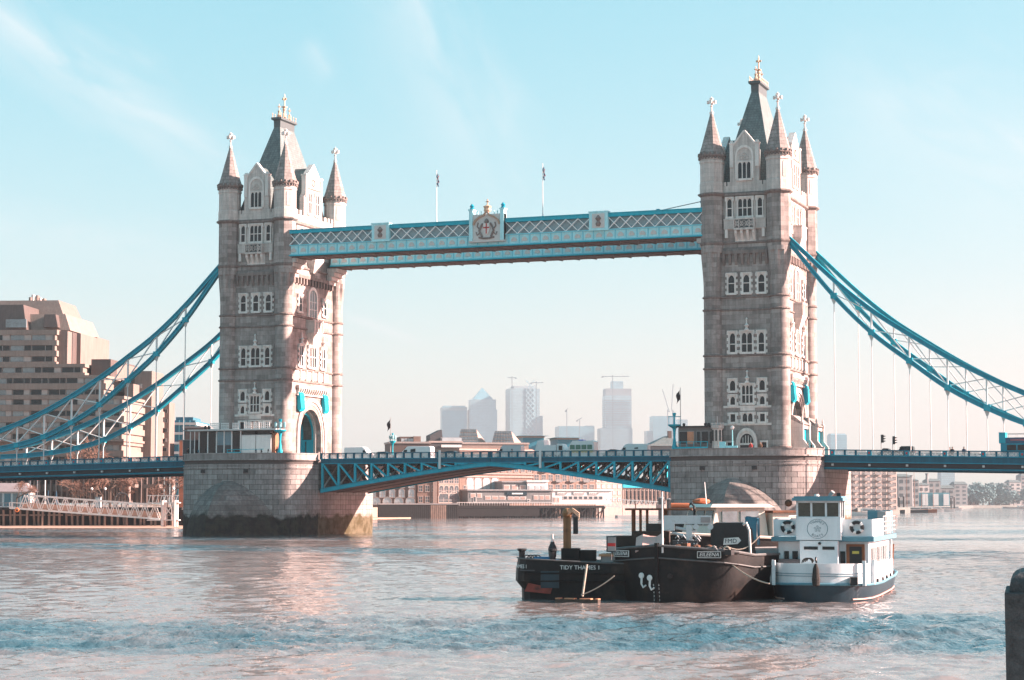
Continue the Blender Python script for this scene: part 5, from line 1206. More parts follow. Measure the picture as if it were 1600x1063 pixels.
MB().tube([(4.4,2.7,3.9),(4.55,2.6,4.0),(4.7,2.6,3.6),(4.75,2.6,2.4)],.07,6).build('exhaust_pipe', offw, EB)
for c_ in EB.children:                      # deck gear stands square to the quay, not to the raked bow
    if c_ not in _before: c_.rotation_euler = (0,0,radians(24))
rnd = random.Random(9)
for k in range(7): x = rnd.uniform(-1.6,2.6); q = MB(); q.lathe([(.2,0),(.22,.1),(.2,.5),(.05,.56)],9,(x,rnd.uniform(1.5,2.3),2.35)); q.build('oil_drum', (rusty,dgrey,tarpb)[k%3], EB)
for k in range(8): x = rnd.uniform(.4,3.4); w_ = rnd.uniform(.2,.5); MB().box(x,x+w_,1.3,1.7,2.4,2.55+rnd.uniform(.1,.45)).build('deck_box', (dgrey,rusty,mgrey,black)[k%4], EB)
for k in range(4): MB().torus((2.2+k*.35,1.35,2.62),.2,.05,'y',12,5).build('rope_coil', (MATS['tarred_rope'],rope_m)[k%2], EB)
for k in range(5): x = -1.9+k*1.1; MB().tube([(x,1.2,2.5),(x+.2,1.1,2.85),(x+.45,1.15,2.5)],.035,5).build('deck_pipe', (mgrey,rusty)[k%2], EB)
nbp = at_depth(955, 862, 100.5); P = thing('notice_board', 'small white notice board with red band, left end of the black barge', 'sign', (nbp.x,nbp.y,2.35), YAW-.2); P.scale = (.58,1,.62)
MB().box(-.42,.42,0,.08,.35,1.65).build('backing', bnavy, P); MB().box(-.30,.38,-.02,0,.45,1.55).build('board', mgrey, P); MB().box(-.30,.38,-.03,-.02,.82,1.08).build('red_band', red_m, P); MB().cyl((0,.06,-.3),(0,.06,.4),.04,.04,6).build('post', dgrey, P)
for z in (1.2,1.32,1.44): MB().box(-.22,.28,-.026,-.02,z,z+.05).build('text_line', mgrey, P)
# ---- launch with cream wheelhouse behind the barge
o_ = at_depth(1010, 787, 127); TG = thing('river_launch', 'cream wheelhouse launch with orange raft on its roof, behind the black barge', 'boat', (o_.x,o_.y,.55), YAW-radians(68)); TG.scale = (1.19,1.19,1.04)
LP = [(0.,.05),(.8,1.0),(2.,1.7),(4.,2.1),(9.,2.1),(11,1.7)]
loft_hull(TG,'hull',[(y,[(max(b*.7,.02),-.3),(max(b*.95,.03),1.2),(max(b,.05),2.5-.05*y)]) for y,b in LP],hullk,45)
g_ = MB()
for s in (-1,1): g_.tube([(s*(b+.02),y-.02,2.52-.05*y) for y,b in LP],.09,6)
g_.build('gunwale', cream, TG); MB().loft([[(-max(b-.1,.02),y+.05,2.4-.05*y) for y,b in LP]+[(max(b-.1,.02),y+.05,2.4-.05*y) for y,b in LP[::-1]],[(-max(b-.1,.02),y+.05,2.46-.05*y) for y,b in LP]+[(max(b-.1,.02),y+.05,2.46-.05*y) for y,b in LP[::-1]]]).build('foredeck', cream, TG)
MB().loft([[(-1.9,3.,2.2),(1.6,3.,2.2),(1.6,6.5,2.2),(-1.9,6.5,2.2)],[(-1.7,3.4,4.05),(1.5,3.4,4.05),(1.5,6.3,4.05),(-1.7,6.3,4.05)]]).build('wheelhouse', cream, TG)
for x0,x1 in ((-1.6,-.75),(-.6,.35),(.5,1.35)): MB().loft([[(x0,3.13,2.95),(x1,3.13,2.95),(x1,3.2,2.95),(x0,3.2,2.95)],[(x0+.03,3.31,3.85),(x1-.03,3.31,3.85),(x1-.03,3.36,3.85),(x0+.03,3.36,3.85)]]).build('windscreen', wg, TG)
for y0,y1 in ((3.7,4.6),(4.8,5.9)): MB().box(1.5,1.62,y0,y1,3.0,3.8).build('side_window', glass_l, TG)
MB().loft([[(-2.2,2.9,4.05),(1.8,2.9,4.05),(1.8,6.8,4.05),(-2.2,6.8,4.05)],[(-1.9,3.2,4.25),(1.5,3.2,4.25),(1.5,6.6,4.25),(-1.9,6.6,4.25)]]).build('roof', cream, TG)
MB().ball((-1.0,3.8,4.42),.5,10,6,.4).build('life_raft', MATS['faded_orange'], TG); MB().cyl((0,3.6,4.2),(-.2,3.6,5.6),.03,.02,5).build('aerial', white, TG); MB().tube([(.5,2.6,2.4),(.5,2.6,4.1),(.35,2.5,4.3),(.2,2.45,4.2)],.07,6).build('stove_pipe', black, TG)
aft = MB(); aft.box(-1.6,1.9,6.6,9.6,2.1,3.7); aft.build('aft_cabin', cream, TG)
for k in range(3): MB().box(1.88,1.94,6.8+k*.95,7.5+k*.95,2.6,3.4).build('aft_window', glass_l, TG)
MB().box(-1.8,2.1,6.5,9.9,3.72,3.85).build('aft_roof', rusty, TG)
P = thing('work_skiff', 'small blue skiff wedged between black barge and white boat', 'boat', tuple(at_ground(1176,925)), YAW-radians(60))
loft_hull(P,'hull',[(y,[(max(b*.7,.02),-.2),(max(b,.03),1.75)]) for y,b in ((0,.1),(.6,.8),(2,1.1),(4,1.1),(4.4,1.0))],M('skiff_blue',(.008,.10,.17),.5,.2,2,.1),45)
q = MB()
for s in (-1,1): q.tube([(s*b,y,1.78) for y,b in ((0,.1),(.6,.8),(2,1.1),(4,1.1))],.05,5)
q.build('gunwale', bteal, P); MB().box(-.9,.9,1.5,2.0,1.5,1.6).build('thwart', wood_m, P); MB().bc(.3,2.8,1.95,.4,.4,.5).build('outboard_cover', tarpb, P)
# ---- small work boat with yellow grab
o_ = at_ground(872, 938); TD = thing('salvage_boat', 'black work boat with ochre grab crane, leftmost of the moored boats', 'boat', (o_.x,o_.y,0), YAW-radians(5))
TPL = [(-2.05,.55),(-1.7,.15),(-1.0,.02),(0,0),(2.3,0),(6.5,.1),(6.5,4.0),(-1.0,4.0),(-1.9,3.6),(-2.3,2.2)]
b = MB(); b.loft([[(x+(.25 if x < -1.5 else 0),y+.05,-.4) for x,y in TPL],[(x+(.22 if x < -1.5 else 0),y+.05,.55) for x,y in TPL],[(x-(.1 if x < -1.5 else 0),y,.95) for x,y in TPL],[(x-(.06 if x < -1.5 else 0),y-.03,1.62) for x,y in TPL],[(x+(.03 if x < -1.5 else 0),y+.02,2.12-.05*max(min(x,3)+2,0)) for x,y in TPL]]); b.build('hull', hullk, TD, 30)
b = MB(); b.tube([(x,y-.02,2.14-.05*max(min(x,3)+2,0)) for x,y in [(-2.3,2.2),(-2.05,.55),(-1.7,.15),(-1.0,.02),(0,0),(2.3,0),(4.,.05)]],.045,5); b.build('gunwale', MATS['worn_gunwale'], TD)
b = MB(); b.box(-2.0,4.,.03,3.9,1.5,1.56); b.build('deck', dgrey, TD)
for z in (.98,1.38): q = MB(); q.tube([(-2.2,1.2,z),(-2.12,.6,z),(-1.75,.12,z),(-1.,-.03,z),(0,-.05,z),(2.4,-.05,z),(4,0,z)],.05,5); q.build('rubbing_strake', hullk, TD)
b = MB(); b.ex([(-1.75,.45),(-.4,.32),(-.3,.62),(-1.55,.88)],'y',-.03,.06); b.build('red_lead_patch', redlead, TD); MB().box(-.9,.05,-.06,.02,.62,1.5).build('fender_plate', bnavy, TD)
text_mesh('name_lettering','TIDY THAMES 1',.30,letter,.004,TD,(1.15,-.055,1.68)); text_mesh('name_lettering','AMES 1',.28,letter,.004,TD,(-1.93,.28,1.72),(pi/2,0,-.78))
MB().box(.1,1.05,1.0,2.3,1.5,2.65).build('crane_base', hullk, TD); cp = MB(); cp.box(.20,.33,1.2,1.5,2.4,4.35); cp.box(.46,.60,1.2,1.5,2.4,4.35); cp.box(.25,.55,1.26,1.3,2.4,4.3); cp.build('crane_post', ochre, TD)
q = MB(); q.ball((.4,1.3,4.5),.27,8,6); q.bc(.62,1.3,4.6,.4,.3,.25); q.build('crane_head', ochre, TD); MB().bc(.85,1.3,3.85,.25,.3,.9).build('grab_arm', black, TD)
for k in range(3): MB().tube([(.4,1.1,4.6-.1*k),(.7,1.05,4.75-.08*k),(1.05,1.1,4.5-.1*k),(1.0,1.15,4.15)],.035,5).build('hydraulic_hose', M('hose_beige',(.45,.33,.24),.7,.1), TD)
MB().box(.1,1.9,1.4,2.3,1.55,2.55).build('engine_box', hullk, TD)
MB().box(-1.3,-.35,.5,1.2,1.55,2.22).build('blue_tank', M('tank_blue',(.01,.17,.36),.4,.1), TD); MB().cyl((-.25,.7,1.9),(-.02,.7,1.9),.2,.2,10).build('blue_drum', MATS['tank_blue'], TD)
for x,y in ((-1.95,.8),(-.3,.35)): q = MB(); q.lathe([(.16,0),(.16,.45),(.24,.5),(.24,.6)],8,(x,y,2.05)); q.build('mooring_bitt', black, TD)
q = MB(); q.lathe([(.2,0),(.22,.5),(.12,.7),(.1,.8)],8,(-.35,.9,2.2)); q.build('gas_bottle', black, TD); q = MB(); q.lathe([(.07,0),(.05,.4)],6,(-.35,.9,3.0)); q.build('valve', offw, TD)
for k in range(4): MB().torus((-1.65+k*.18,.6,2.15),.16,.03,'y',10,4,0,pi).build('hose_coil', black, TD)
for k in range(5): MB().box(2.1+.1*k,4.6+.05*k,.5+k*.45,.9+k*.45,2.25+.02*(k%2),2.36+.02*(k%2)).build('plank', wood_m, TD)
q = MB(); q.box(2.2,4.4,.6,.7,1.55,2.25); q.box(2.2,2.3,.6,2.6,1.55,2.25); q.build('plank_trestle', mgrey, TD)
P = thing('timber_boom', 'rust-brown floating timber alongside the leftmost work boat', 'boom', tuple(at_ground(902,942)), YAW-radians(25))
MB().box(-1.15,1.2,-.18,.18,-.15,.17).build('log', M('wet_timber',(.06,.04,.03),.6,.4,2,.3), P)
for x0,x1 in ((-1.15,-.9),(-.65,-.1),(.2,.8),(1.02,1.2)): MB().box(x0,x1,-.17,.17,.175,.23).build('rubbing_pad', M('orange_rust',(.50,.22,.12),.85,.35,4,.3,10), P)
def rope(p, q, sag, label, r=.035, m=None): 
    P = thing('mooring_rope', label, 'rope', tuple(p)); 
    b = MB(); b.tube([v-Vector(p) for v in catenary(p,q,sag)], r, 5); b.build('rope', m or rope_m, P)
rope(at_depth(917,882,101.2), at_depth(910,932,101.0), .0, 'thick pale rope hanging with fender down the side of the leftmost work boat', .06)
rope(at_depth(960,900,100.4), at_depth(908,930,101.0), .1, 'slack rope slanting from the black barge to the floating timber', .03)
rope(at_depth(1143,882,101.5), at_depth(1202,912,100.2), .15, 'pale rope from the black barge down to the white boat', .04)
rope(at_depth(1188,836,104.), at_depth(1140,856,103.5), .35, 'sagging rope from the cream launch to the black barge', .03)
# ================================================================ left bank: hotel, wharf, gangway, trees
conc = M('hotel_concrete', (.25,.20,.175), .9, .14, .25, .2, 3, streak=.2)
conc_l = M('hotel_concrete_pale', (.20,.16,.142), .9, .12, .25, .2, 3, streak=.2)
brownclad = M('bronze_cladding', (.10,.075,.068), .6, .2, .5, .1, 4, streak=.2)
timber_d = M('shade_dark_timber', (.016,.014,.014), .9, .35, 1., .2, 6)  # black timber, colour lowered further to stand for shade under the pier deck
pile_m = M('weathered_or_lit_pile', (.22,.15,.12), .9, .35, 1., .3, 5, streak=.3)
mud = M('foreshore_mud', (.42,.27,.20), .95, .25, .15, .2, 3)
DH = 480.; SH = DH/FPX
o_ = at_depth(100, 787, DH); H = thing('hotel', 'large stepped brown concrete hotel with strip windows on the left bank', 'hotel', (o_.x,o_.y,0), YAW-.07)
hx = lambda px, y=0: ((px-800)*(1+y/DH)+700)*SH-.07*y
hz = lambda py, y=0: 5+(787-py)*SH*(1+y/DH)
WINM = {}
def strip(parent, x0, x1, z0, z1, y, n, seed=0):
    """one band of windows: n panes with pale frames, set back from the spandrels"""
    r = random.Random(seed); st = (x1-x0)/n
    key = (round(st,2), round(z1-z0,2))
    if key not in WINM:
        fr = MB(); fr.box(.12,st-.12,-.02,.08,.0,z1-z0); 
        p1 = MB(); p1.box(.2,st*.62,-.06,-.02,.06,z1-z0-.06); p2 = MB(); p2.box(st*.66,st-.2,-.06,-.02,.06,z1-z0-.06)
        WINM[key] = (fr.mesh('window', mgrey), p1.mesh('pane', glass_d), p2.mesh('pane', glass_d), p1.mesh('pane', glass_l), p2.mesh('pane', M('curtain',(.40,.36,.34),.8,.2)))
    F_ = WINM[key]
    for k in range(n):
        w = link('window', F_[0], parent, (x0+k*st, y, z0)); link('pane', F_[1 if r.random() < .6 else 3], w); link('pane', F_[2 if r.random() < .55 else 4], w)
def tier(px1, py0, py1, y, rows, n, ret=20, px0=-130, back=40, rh=8.6):
    """a block of the hotel from py0 (top) down to py1 with window rows centred on the listed heights"""
    x0, x1 = hx(px0,y), hx(px1,y); zt, zb_ = hz(py0,y), hz(py1,y)
    MB().box(x0,x1,y+.5,y+back,zb_,zt-.4).build('wall', conc, H)
    hh = rh*SH*(1+y/DH); zs = [hz(r_,y) for r_ in rows]; edges = [zt]+[v for z in zs for v in (z+hh/2,z-hh/2)]+[zb_]
    for a, b in zip(edges[::2], edges[1::2]):
        if a-b > .05: MB().box(x0,x1+.5,y-.02,y+back+.4,b,a).build('spandrel', conc, H)
    for i,z in enumerate(zs): strip(H, x0, x1-.6, z-hh/2, z+hh/2, y+.42, n, i*7+int(px1)); MB().box(x1-.6,x1,y-.02,y+.5,z-hh/2,z+hh/2).build('pier', conc_l, H)
tier(80,514,569,34,(526,542.5,560),6)
tier(126,568,586,20,(577.5,),8)
tier(160,586,619,12,(594.5,612.5),10)
tier(190,619,690,0,(628,646,664,682),11)
tier(190,690,735,1.5,(700,718),11)
def blk(name, a, b, c, d, y, y2, m): return MB().box(hx(a,y),hx(b,y),y,y2,hz(d,y),hz(c,y)).build(name, m, H)
blk('stair_tower',80,100,516,620,36,60,conc_l); blk('stair_tower',108,121,520,640,44,62,conc_l); w_ = blk('wing',121,147,526,640,60,72,conc_l)
strip(H,hx(122,60),hx(146,60),hz(537,60),hz(531,60),59.9,3,3); strip(H,hx(122,60),hx(146,60),hz(553,60),hz(547,60),59.9,3,4)
blk('service_core',100,108,518,640,40,58,brownclad); blk('plant_box',139,170,561,590,24,50,brownclad); blk('stair_tower',171,180,566,600,30,52,conc_l)
blk('tall_wing',209,236,580,740,20,32,conc_l); blk('tall_core',193,207,600,740,14,40,conc_l); blk('tall_core',199,209,588,740,26,40,brownclad)
w_ = blk('end_wing',241,264,629,740,40,46,conc_l); blk('end_core',234,242,618,740,36,44,conc)
for k in range(6): strip(H,hx(242,40),hx(262,40),hz(646+k*15,40),hz(640+k*15,40),39.9,2,k)
for k in range(7): strip(H,hx(212,20),hx(222,20),hz(607+k*17,20),hz(600+k*17,20),19.9,1,k)
# tapering roof storeys
def taper(name,a,b,c,d,y,y2,m,t=3.):
    x0,x1,z0,z1 = hx(a,y),hx(b,y),hz(d,y),hz(c,y); return MB().loft([[(x0,y,z0),(x1,y,z0),(x1,y2,z0),(x0,y2,z0)],[(x0,y+t,z1),(x1-t,y+t,z1),(x1-t,y2,z1),(x0,y2,z1)]]).build(name,m,H)
taper('roof_storey',-130,104,488,515,42,70,conc,2.); taper('roof_storey',-130,34,473,516,38,60,brownclad,1.5); taper('plant_room',-30,92,466,490,52,70,conc_l,2.); taper('roof_lantern',60,84,489,510,40,48,brownclad,1.)
for k,(px,h) in enumerate(((36,462),(40,458),(47,459),(52,463),(58,464),(64,468),(70,468))): blk('chimney',px,px+3,h,478,58+k,60+k,offw if k%2 else conc_l)
blk('glazed_strip',0,33,497,510,37.4,37.9,glass_l)
# ground storeys seen under the bridge
blk('podium',-60,200,742,786,6,40,brownclad); blk('podium_band',-60,110,757,768,2,6,conc_l)
for k in range(26): px = -20+k*8.8; blk('column',px,px+2.2,735,787,1.0,3.,conc_l)
for k in range(9): px = 196+k*9.; blk('column',px,px+3,738,787,12,15,conc_l)
for k in range(11): px = -15+k*11.; blk('podium_glass',px,px+9,743,756,5.6,5.9,glass_d)
for px in (186,224): blk('balcony_slab',px,px+26,757,763,8,14,conc_l)
# glass block and smaller neighbours farther back
def simple_block(name,label,cat,px0,px1,py0,D,dep,m,rz=0.,group=None,pyb=None):
    o_ = at_depth((px0+px1)/2,787,D); P = thing(name,label,cat,(o_.x,o_.y,0),YAW+rz,group); s_ = D/FPX; hw = (px1-px0)/2*s_; zt = 5+(787-py0)*s_
    MB().box(-hw,hw,0,dep,0,zt).build('wall',m,P); return P,hw,zt,s_
P,hw,zt,s_ = simple_block('glass_office','teal glass office block with white floor bands behind the left pier','office block',268,304,657,640,30,M('teal_curtain_wall',(.02,.16,.23),.2,.25,.3,.05,2))
for k in range(7): MB().box(-hw-.4,hw+.4,-.5,30,zt-1.5-k*3.1,zt-.7-k*3.1).build('floor_band', offw, P)
for k in range(5): MB().box(-hw+.3+k*1.7,-hw+.6+k*1.7,-.3,0,2,zt).build('fin', M('glass_fin',(.10,.35,.42),.3,.1), P)
MB().box(-hw*.9,hw*.6,4,20,zt,zt+1.2).build('roof_storey', MATS['teal_curtain_wall'], P); MB().box(hw+.45,hw+2.2,1,20,0,zt-2).build('stair_tower', offw, P)
P,hw,zt,s_ = simple_block('brown_block','low brown block just left of the left pier, before the glass office','building',284,320,669,560,14,brownclad); MB().box(-hw-.2,hw+.2,-.2,14.2,zt,zt+.5).build('parapet', mgrey, P)
P,hw,zt,s_ = simple_block('brick_house','small red brick house between glass office and bridge deck','house',279,299,690,520,10,MATS['orange_brick']); MB().box(-hw-.2,hw+.2,-.2,10.2,zt,zt+.4).build('parapet', conc_l, P)
# river wall, foreshore and the timber wharf
G = lambda px, D: at_depth(px, 787, D)
def groundpoly(name, pts, z0, z1, m, **k):
    P_ = [G(px,D) for px,D in pts]; b = MB(); b.prism([(p.x,p.y) for p in P_], z0, z1); return b.build(name, m, **k)
groundpoly('left_bank_ground', [(-900,462),(290,462),(560,640),(590,690),(640,705),(700,765),(940,862),(1040,920),(1100,2400),(-900,2400)], -1., 3.7, M('bank_paving',(.30,.22,.18),.95,.2,.2,.1,3), kind='structure')
groundpoly('foreshore', [(-900,408),(280,404),(330,430),(330,470),(-900,470)], -1., .06, mud, kind='structure')
groundpoly('sand_beach', [(560,640),(600,655),(640,672),(652,690),(560,690)], -1., .35, mud, kind='structure')
DW = 446.; o_ = at_depth(130, 787, DW); Wf = thing('timber_wharf', 'dark piled wharf along the left bank below the hotel', 'wharf', (o_.x,o_.y,0), YAW); sw = DW/FPX; wx = lambda px: (px-130)*sw; wz = lambda py: 5+(787-py)*sw
MB().box(wx(-80),wx(284),0,16,wz(797),wz(793)).build('deck', timber_d, Wf); MB().box(wx(-80),wx(284),6,6.5,-.5,wz(797)).build('river_wall', timber_d, Wf)
rn = random.Random(11)
for k in range(34): px = -20+k*8.8+rn.uniform(-2,2); MB().cyl((wx(px),rn.uniform(0,1.5),-.5),(wx(px),.3,wz(796)),.28,.25,7).build('pile', pile_m, Wf)
for k in range(10): px = -10+k*28; MB().box(wx(px),wx(px+24),.2,.5,wz(806),wz(804)).build('waling', pile_m, Wf)
for k in range(52): px = -20+k*5.8; MB().box(wx(px),wx(px)+.07,.1,.17,wz(793),wz(786)).build('rail_post', mgrey, Wf)
MB().box(wx(-30),wx(284),.08,.18,wz(786.4),wz(785.6)).build('handrail', mgrey, Wf)
DG = 432.; o_ = at_depth(130,787,DG); GW = thing('gangway', 'white lattice truss gangway sloping down to the right on the left bank', 'gangway', (o_.x,o_.y,0), YAW); sg = DG/FPX; gx = lambda px: (px-130)*sg; gz = lambda py: 5+(787-py)*sg
def gl(px, top): return gz(774.5+(px-45)*.075) if top else gz(794.+(px-15)*.073)
for yy in (0,2.2):
    MB().beam((gx(45),yy,gl(45,1)),(gx(250),yy,gl(250,1)),.3,.34).build('top_chord', white, GW); MB().beam((gx(15),yy,gl(15,0)),(gx(250),yy,gl(250,0)),.3,.34).build('bottom_chord', white, GW)
    MB().beam((gx(15),yy,gl(15,0)),(gx(15),yy,gl(15,0)+1.2),.2,.2).build('end_post', white, GW); MB().beam((gx(15),yy,gl(15,0)+1.2),(gx(40),yy,gl(40,0)+1.2),.15,.15).build('end_rail', white, GW)
    n = 14
    for k in range(n):
        a = 30+k*15.6; MB().beam((gx(a),yy,gl(a,0)),(gx(min(a+8,250)),yy,gl(min(a+8,250),1)),.16,.2,(0,1,0)).build('truss_diagonal', white, GW)
        if a+15.6 < 252: MB().beam((gx(a+8),yy,gl(a+8,1)),(gx(a+15.6),yy,gl(a+15.6,0)),.16,.2,(0,1,0)).build('truss_diagonal', white, GW)
b = MB(); b.loft([[(gx(px),y,gl(px,0)+.1+dz) for y,dz in ((.1,0),(2.1,0),(2.1,.12),(.1,.12))] for px in (15,250)]); b.build('walkway_floor', M('gangway_deck',(.50,.33,.26),.9,.15), GW)
b = MB(); b.loft([[(gx(px),y,gl(px,0)+.3+dz) for y,dz in ((2.3,0),(2.36,0),(2.36,1.1),(2.3,1.1))] for px in (30,250)]); b.build('side_sheeting', MATS['gangway_deck'], GW)
J = thing('jetty_frame', 'braced white jetty frame between gangway and left pier', 'jetty', tuple(at_depth(265,787,430).xy)+(0,), YAW); jx = lambda px: (px-265)*sg
for px in (254,273): 
    for yy in (0,3): MB().cyl((jx(px),yy,-.5),(jx(px),yy,gz(782)),.32,.32,8).build('post', offw, J)
for px in (260,267): MB().cyl((jx(px),1,gz(812)),(jx(px),1,gz(774)),.12,.12,6).build('thin_post', mgrey, J)
MB().beam((jx(256),0,gz(809)),(jx(272),0,gz(786)),.2,.2,(0,1,0)).build('brace', offw, J); MB().beam((jx(272),0,gz(809)),(jx(256),0,gz(790)),.2,.2,(0,1,0)).build('brace', offw, J)
for py in (812,785): MB().box(jx(230),jx(279),-.1,3,gz(py+1.5),gz(py)).build('stage', offw, J)
for k in range(8): MB().beam((jx(232+k*6),.1,gz(785)),(jx(235+k*6),.1,gz(774)),.12,.12,(0,1,0)).build('railing_bar', white, J)
MB().box(jx(230),jx(279),0,.12,gz(775),gz(774)).build('handrail', white, J)
P = thing('lifebuoy', 'orange lifebuoy hanging under the upper end of the gangway', 'lifebuoy', tuple(at_depth(26.5,797,429)), YAW); MB().torus((0,0,0),.36,.12,'y',14,6).build('ring', orange_m, P)
# pavilion, parasols, poles, sundial on the wharf promenade
P = thing('glass_pavilion', 'low pavilion with sloped glazed roof at the left end of the wharf', 'pavilion', tuple(at_depth(18,787,462).xy)+(wz(793),), YAW); s_ = 462/FPX
MB().box(-6,4,0,6,0,3.6).build('wall', white, P); MB().loft([[(-6.5,-.6,3.6),(4.6,-.6,3.6),(4.6,7,3.6),(-6.5,7,3.6)],[(-4.5,2,5.6),(2.6,2,5.6),(2.6,5,5.6),(-4.5,5,5.6)]]).build('roof', M('pavilion_roof',(.30,.25,.25),.4,.2,1,.1), P)
for k in range(5): MB().box(-5.7+k*2,-4.2+k*2,-.08,0,.3,3.2).build('window', glass_l if k%2 else MATS['cabin_glass_teal'], P)
for i,px in enumerate((46.5,58,70)): P = thing('flagpole', 'white pole on the left bank promenade, '+('left','middle','right')[i]+' of three below the bridge deck', 'flagpole', tuple(at_depth(px,787,455).xy)+(3.8,), 0, 'poles on the promenade'); MB().lathe([(.16,0),(.12,9.5),(.03,9.7)],7).build('pole', white, P)
for i,px in enumerate((75,87.5)): 
    P = thing('closed_parasol', ('left' if i == 0 else 'right')+' one of two closed dark blue parasols on the promenade', 'parasol', tuple(at_depth(px,787,456).xy)+(3.8,), 0, 'closed parasols'); MB().cyl((0,0,0),(0,0,1.),.06,.06,6).build('pole', mgrey, P); MB().lathe([(.25,.8),(.42,1.1),(.3,2.4),(.12,3.9),(.03,4.2)],8).build('canopy', M('parasol_navy',(.008,.05,.09),.8,.2), P)
P = thing('sundial_sculpture', 'dark ring sundial sculpture standing on the wharf', 'sculpture', tuple(at_depth(190,787,452).xy)+(3.8,), YAW+.5); MB().torus((0,0,1.9),1.7,.16,'y',20,6).build('ring', black, P); MB().cyl((-1.9,0,.2),(.5,0,5.2),.13,.04,6).build('gnomon', black, P); MB().box(-1.9,1.9,-.5,.5,0,.3).build('plinth', conc, P)
for k in range(3): MB().cyl((-.9+k*.9,0,.3),(-.9+k*.9,0,2.),.1,.1,5).build('chain_link', black, P)
P = thing('white_kiosk', 'small white box kiosk on the promenade right of the trees', 'kiosk', tuple(at_depth(153,787,456).xy)+(3.8,), YAW); MB().box(-.6,.6,0,1,0,2.6).build('wall', white, P); MB().box(-.7,.7,-.1,1.1,2.6,2.75).build('lid', mgrey, P)
for px in (143,164,271): P = thing('promenade_lamp', {143:'promenade lamp left of the white kiosk',164:'promenade lamp right of the white kiosk',271:'promenade lamp beside the left pier'}[px], 'lamp post', tuple(at_depth(px,787,450).xy)+(3.8,), 0, 'promenade lamps'); MB().lathe([(.14,0),(.08,.4),(.06,4.2)],6).build('post', dgrey, P); MB().ball((0,0,4.5),.32,8,6).build('globe', white, P)
# bare winter trees
def tree_meshes(seed, h, spread, bark, twig):
    r = random.Random(seed); tb = MB(); tw = MB()
    def grow(p, d, L, ra, lev):
        q = p+d*L; tb.cyl(p, q, ra, ra*.62, 5 if lev < 2 else 3)
        if lev >= 4:
            for _ in range(9):
                a = Vector((r.gauss(0,1),r.gauss(0,1),r.gauss(.25,.8))).normalized(); e = q+a*L*r.uniform(.6,1.6); o = a.orthogonal().normalized()*.035
                tw.add([q+o,q-o,e],[(0,1,2)]); f = e-a*L*.4; g = f+(a+Vector((r.gauss(0,.8),r.gauss(0,.8),r.gauss(0,.8)))).normalized()*L*.6; tw.add([f+o,f-o,g],[(0,1,2)])
            return
        for _ in range(3 if lev < 2 else 2+(r.random() < .6)):
            nd_ = (d*.9+Vector((r.gauss(0,1),r.gauss(0,1),r.gauss(.1,.5)))*spread).normalized(); grow(q-d*L*r.uniform(0,.25), nd_, L*r.uniform(.62,.82), ra*.58, lev+1)
    grow(Vector((0,0,0)), Vector((0,0,1)), h*.30, h*.022, 0)
    return tb.mesh('trunk', bark), tw.mesh('crown', twig)
bark = M('bark', (.10,.07,.055), .95, .3, 3, .3, 8); twig = M('winter_twigs', (.20,.11,.08), .95, .3, .8, 0)
TREES = [tree_meshes(s,9.,.55,bark,twig) for s in (1,5,9)]
for i,(px,D,h,lab) in enumerate(((26,452,1.0,'bare tree at the far left end of the wharf'),(118,466,1.15,'bare reddish tree before the hotel, left one of the row under the bridge'),(140,470,1.2,'bare reddish tree before the hotel, second of the row'),(160,468,1.25,'bare reddish tree before the hotel, third of the row'),(180,472,1.15,'bare reddish tree before the hotel, right one of the row'),(150,476,2.0,'tall bare tree whose crown rises above the bridge deck before the hotel'),(172,478,1.9,'tall bare tree above the bridge deck, right neighbour of the tallest'),(262,470,1.2,'bare reddish tree close to the left pier'),(272,474,1.15,'bare reddish tree half hidden by the left pier'))):
    p = at_depth(px,787,D); P = thing('bare_tree', lab, 'tree', (p.x,p.y,3.7), i*1.3, 'bare trees on the left bank'); P.scale = (h,h,h); t_ = TREES[i%3]; link('trunk', t_[0], P); link('crown', t_[1], P)
